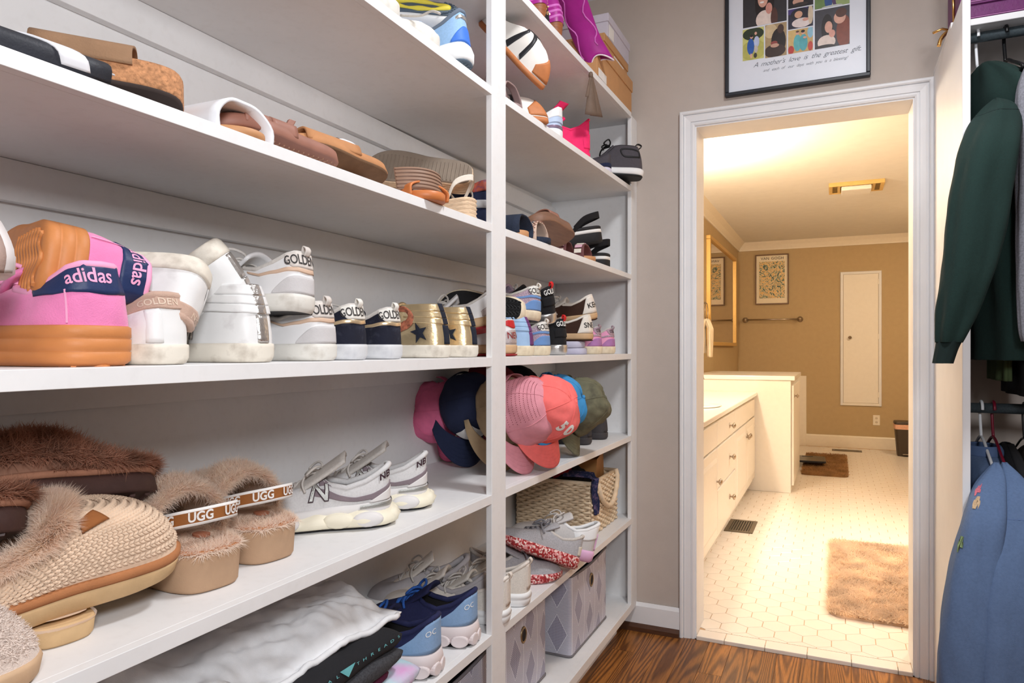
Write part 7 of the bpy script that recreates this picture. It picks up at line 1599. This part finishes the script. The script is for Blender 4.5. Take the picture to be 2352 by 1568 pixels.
# ================================================================== framed photo collage over the door
YP = DOORY - .024
f0 = PY(1665, 222, YP); f1 = PY(2000, 172, YP); FX0, FX1 = f0.x, f1.x; FZ0 = f0.z; FZ1 = 2.612
fr = thing('photo_frame', 'black framed family photo collage hanging over the bathroom door', 'picture frame', (FX0, DOORY, FZ0)); fo = Vector((FX0, DOORY, FZ0)); FW_, FH_ = FX1 - FX0, FZ1 - FZ0
BFR = mat('black_frame', (34, 38, 46), .4, .08); bw = .014
for a, b in (((0, -.026, 0), (FW_, -.0005, bw)), ((0, -.026, FH_ - bw), (FW_, -.0005, FH_)), ((0, -.026, bw), (bw, -.0005, FH_ - bw)), ((FW_ - bw, -.026, bw), (FW_, -.0005, FH_ - bw))): obj('frame_bar', MB().box(a, b), BFR, fr, bevel=.003)
obj('sheet', MB().box((.01, -.012, .01), (FW_ - .01, -.004, FH_ - .01)), mat('white_photo_paper', (228, 232, 242), .35, .01), fr)
PC = {}
def pcm(rgb):
    k = 'print_%02x%02x%02x' % rgb
    return mat(k, rgb, .4, .10, 60)
def photo(lx, lt, lb, rx, items, bg_):
    """lx, lt, lb, rx: zoomed photo pixels of the left edge (top, bottom) and right edge"""
    a = PY(1600 + lx / 5.113, lb / 5.113, DOORY - .012); b = PY(1600 + lx / 5.113, lt / 5.113, DOORY - .012); c = PY(1600 + rx / 5.113, 0, DOORY - .012)
    x0, x1, z0, z1 = a.x - FX0, c.x - FX0, a.z - FZ0, min(b.z - FZ0, FH_ - .03); w_, h_ = x1 - x0, z1 - z0
    mats_ = [pcm(bg_)]; mb = MB(); mb.add([(x0, -.0124, z0), (x1, -.0124, z0), (x1, -.0124, z1), (x0, -.0124, z1)], [(0, 1, 2, 3)], 0)
    for i, (cx, cy, rx_, ry_, rgb) in enumerate(items):
        m = pcm(rgb)
        if m not in mats_: mats_.append(m)
        P = []
        for k in range(20):
            an = 2 * PI * k / 20; px = min(1, max(0, cx + rx_ * math.cos(an))); pz = min(1, max(0, cy + ry_ * math.sin(an))); P.append((x0 + px * w_, -.0126 - .00012 * i, z0 + pz * h_))
        mb.add(P, [tuple(range(20))], mats_.index(m))
    obj('photo_print', mb, mats_, fr)
SK = (222, 170, 150); DH = (34, 26, 26); DBG = (52, 50, 54)
photo(545, -260, 335, 1058, [(.5, .42, .22, .40, DH), (.46, .50, .115, .16, SK), (.5, .10, .2, .18, (232, 214, 204)), (.60, .30, .075, .11, (214, 150, 136)), (.72, .1, .08, .2, (86, 54, 48)), (.44, .44, .05, .018, (250, 240, 236))], DBG)
photo(542, 355, 720, 790, [(.5, .82, .5, .2, (44, 58, 36)), (.5, .3, .6, .32, (188, 184, 96)), (.38, .42, .17, .26, (42, 92, 176)), (.42, .72, .07, .05, SK), (.42, .76, .07, .04, DH), (.66, .55, .13, .18, (190, 200, 232)), (.63, .32, .09, .12, (198, 190, 186)), (.62, .82, .06, .05, SK), (.4, .12, .05, .08, SK), (.6, .12, .08, .08, (60, 56, 52))], (206, 204, 120))
photo(805, 300, 685, 1058, [(.25, .8, .3, .22, (214, 190, 150)), (.62, .45, .34, .40, (40, 30, 28)), (.72, .82, .15, .14, (74, 52, 46)), (.45, .18, .5, .2, (62, 44, 40)), (.42, .42, .16, .06, (150, 70, 66)), (.45, .34, .2, .06, (206, 160, 140))], (176, 150, 112))
photo(1075, -60, 108, 1370, [(.4, .4, .22, .25, (206, 160, 140)), (.5, .2, .3, .12, (60, 50, 48))], (36, 32, 36))
photo(1075, 120, 352, 1368, [(.3, .9, .5, .2, (70, 56, 120)), (.5, .7, .4, .3, (36, 34, 48)), (.42, .68, .16, .18, (216, 166, 138)), (.55, .25, .4, .24, (228, 214, 212)), (.9, .6, .1, .5, (214, 196, 170)), (.7, .38, .12, .08, (214, 158, 140))], (44, 42, 62))
photo(1075, 365, 637, 1366, [(.2, .7, .25, .4, (216, 184, 120)), (.9, .8, .12, .25, (150, 196, 216)), (.38, .42, .16, .36, (96, 180, 186)), (.62, .40, .17, .36, (84, 168, 178)), (.38, .84, .07, .08, SK), (.38, .90, .07, .04, (92, 60, 44)), (.6, .82, .07, .08, SK), (.6, .88, .08, .06, DH), (.12, .15, .12, .18, (190, 60, 52)), (.9, .2, .1, .2, (196, 70, 58)), (.68, .6, .07, .05, (222, 170, 150))], (206, 170, 110))
photo(1388, -120, 115, 1797, [(.2, .3, .3, .5, (112, 140, 84)), (.4, .4, .12, .5, (50, 82, 140)), (.62, .45, .13, .5, (84, 60, 100)), (.85, .3, .25, .5, (150, 170, 110)), (.5, .02, .3, .06, (196, 200, 196))], (176, 184, 150))
photo(1388, 130, 582, 1797, [(.84, .35, .22, .42, (130, 64, 46)), (.72, .72, .17, .16, SK), (.76, .84, .16, .12, (86, 52, 42)), (.62, .68, .06, .06, SK), (.36, .50, .17, .36, DH), (.40, .52, .11, .15, SK), (.34, .14, .26, .18, (230, 212, 202)), (.5, .34, .09, .10, (220, 160, 144)), (.3, .02, .3, .06, (50, 40, 40))], (66, 64, 72))
def script(words, x0, z0, size, sp):
    x = x0
    for wd in words.split(' '):
        v, f = text_mesh(wd, size, shear=.45, align='LEFT', cuts=0, spacing=.92, bold=-.012)
        mb = MB(); mb.add([(x + px, -.0126, z0 + pz) for px, pz in v], f); obj('handwriting', mb, mat('grey_ink', (84, 86, 96), .6), fr); x += max(p[0] for p in v) + sp
sx = PY(1600 + 665 / 5.113, 0, DOORY - .012).x - FX0; sz = PY(1600 + 665 / 5.113, 770 / 5.113, DOORY - .012).z - FZ0
script("A mother's love is the greatest gift.", sx, sz, .026, .009); script('and each of our days with you is a blessing!', sx + .035, sz - .026, .0155, .006)
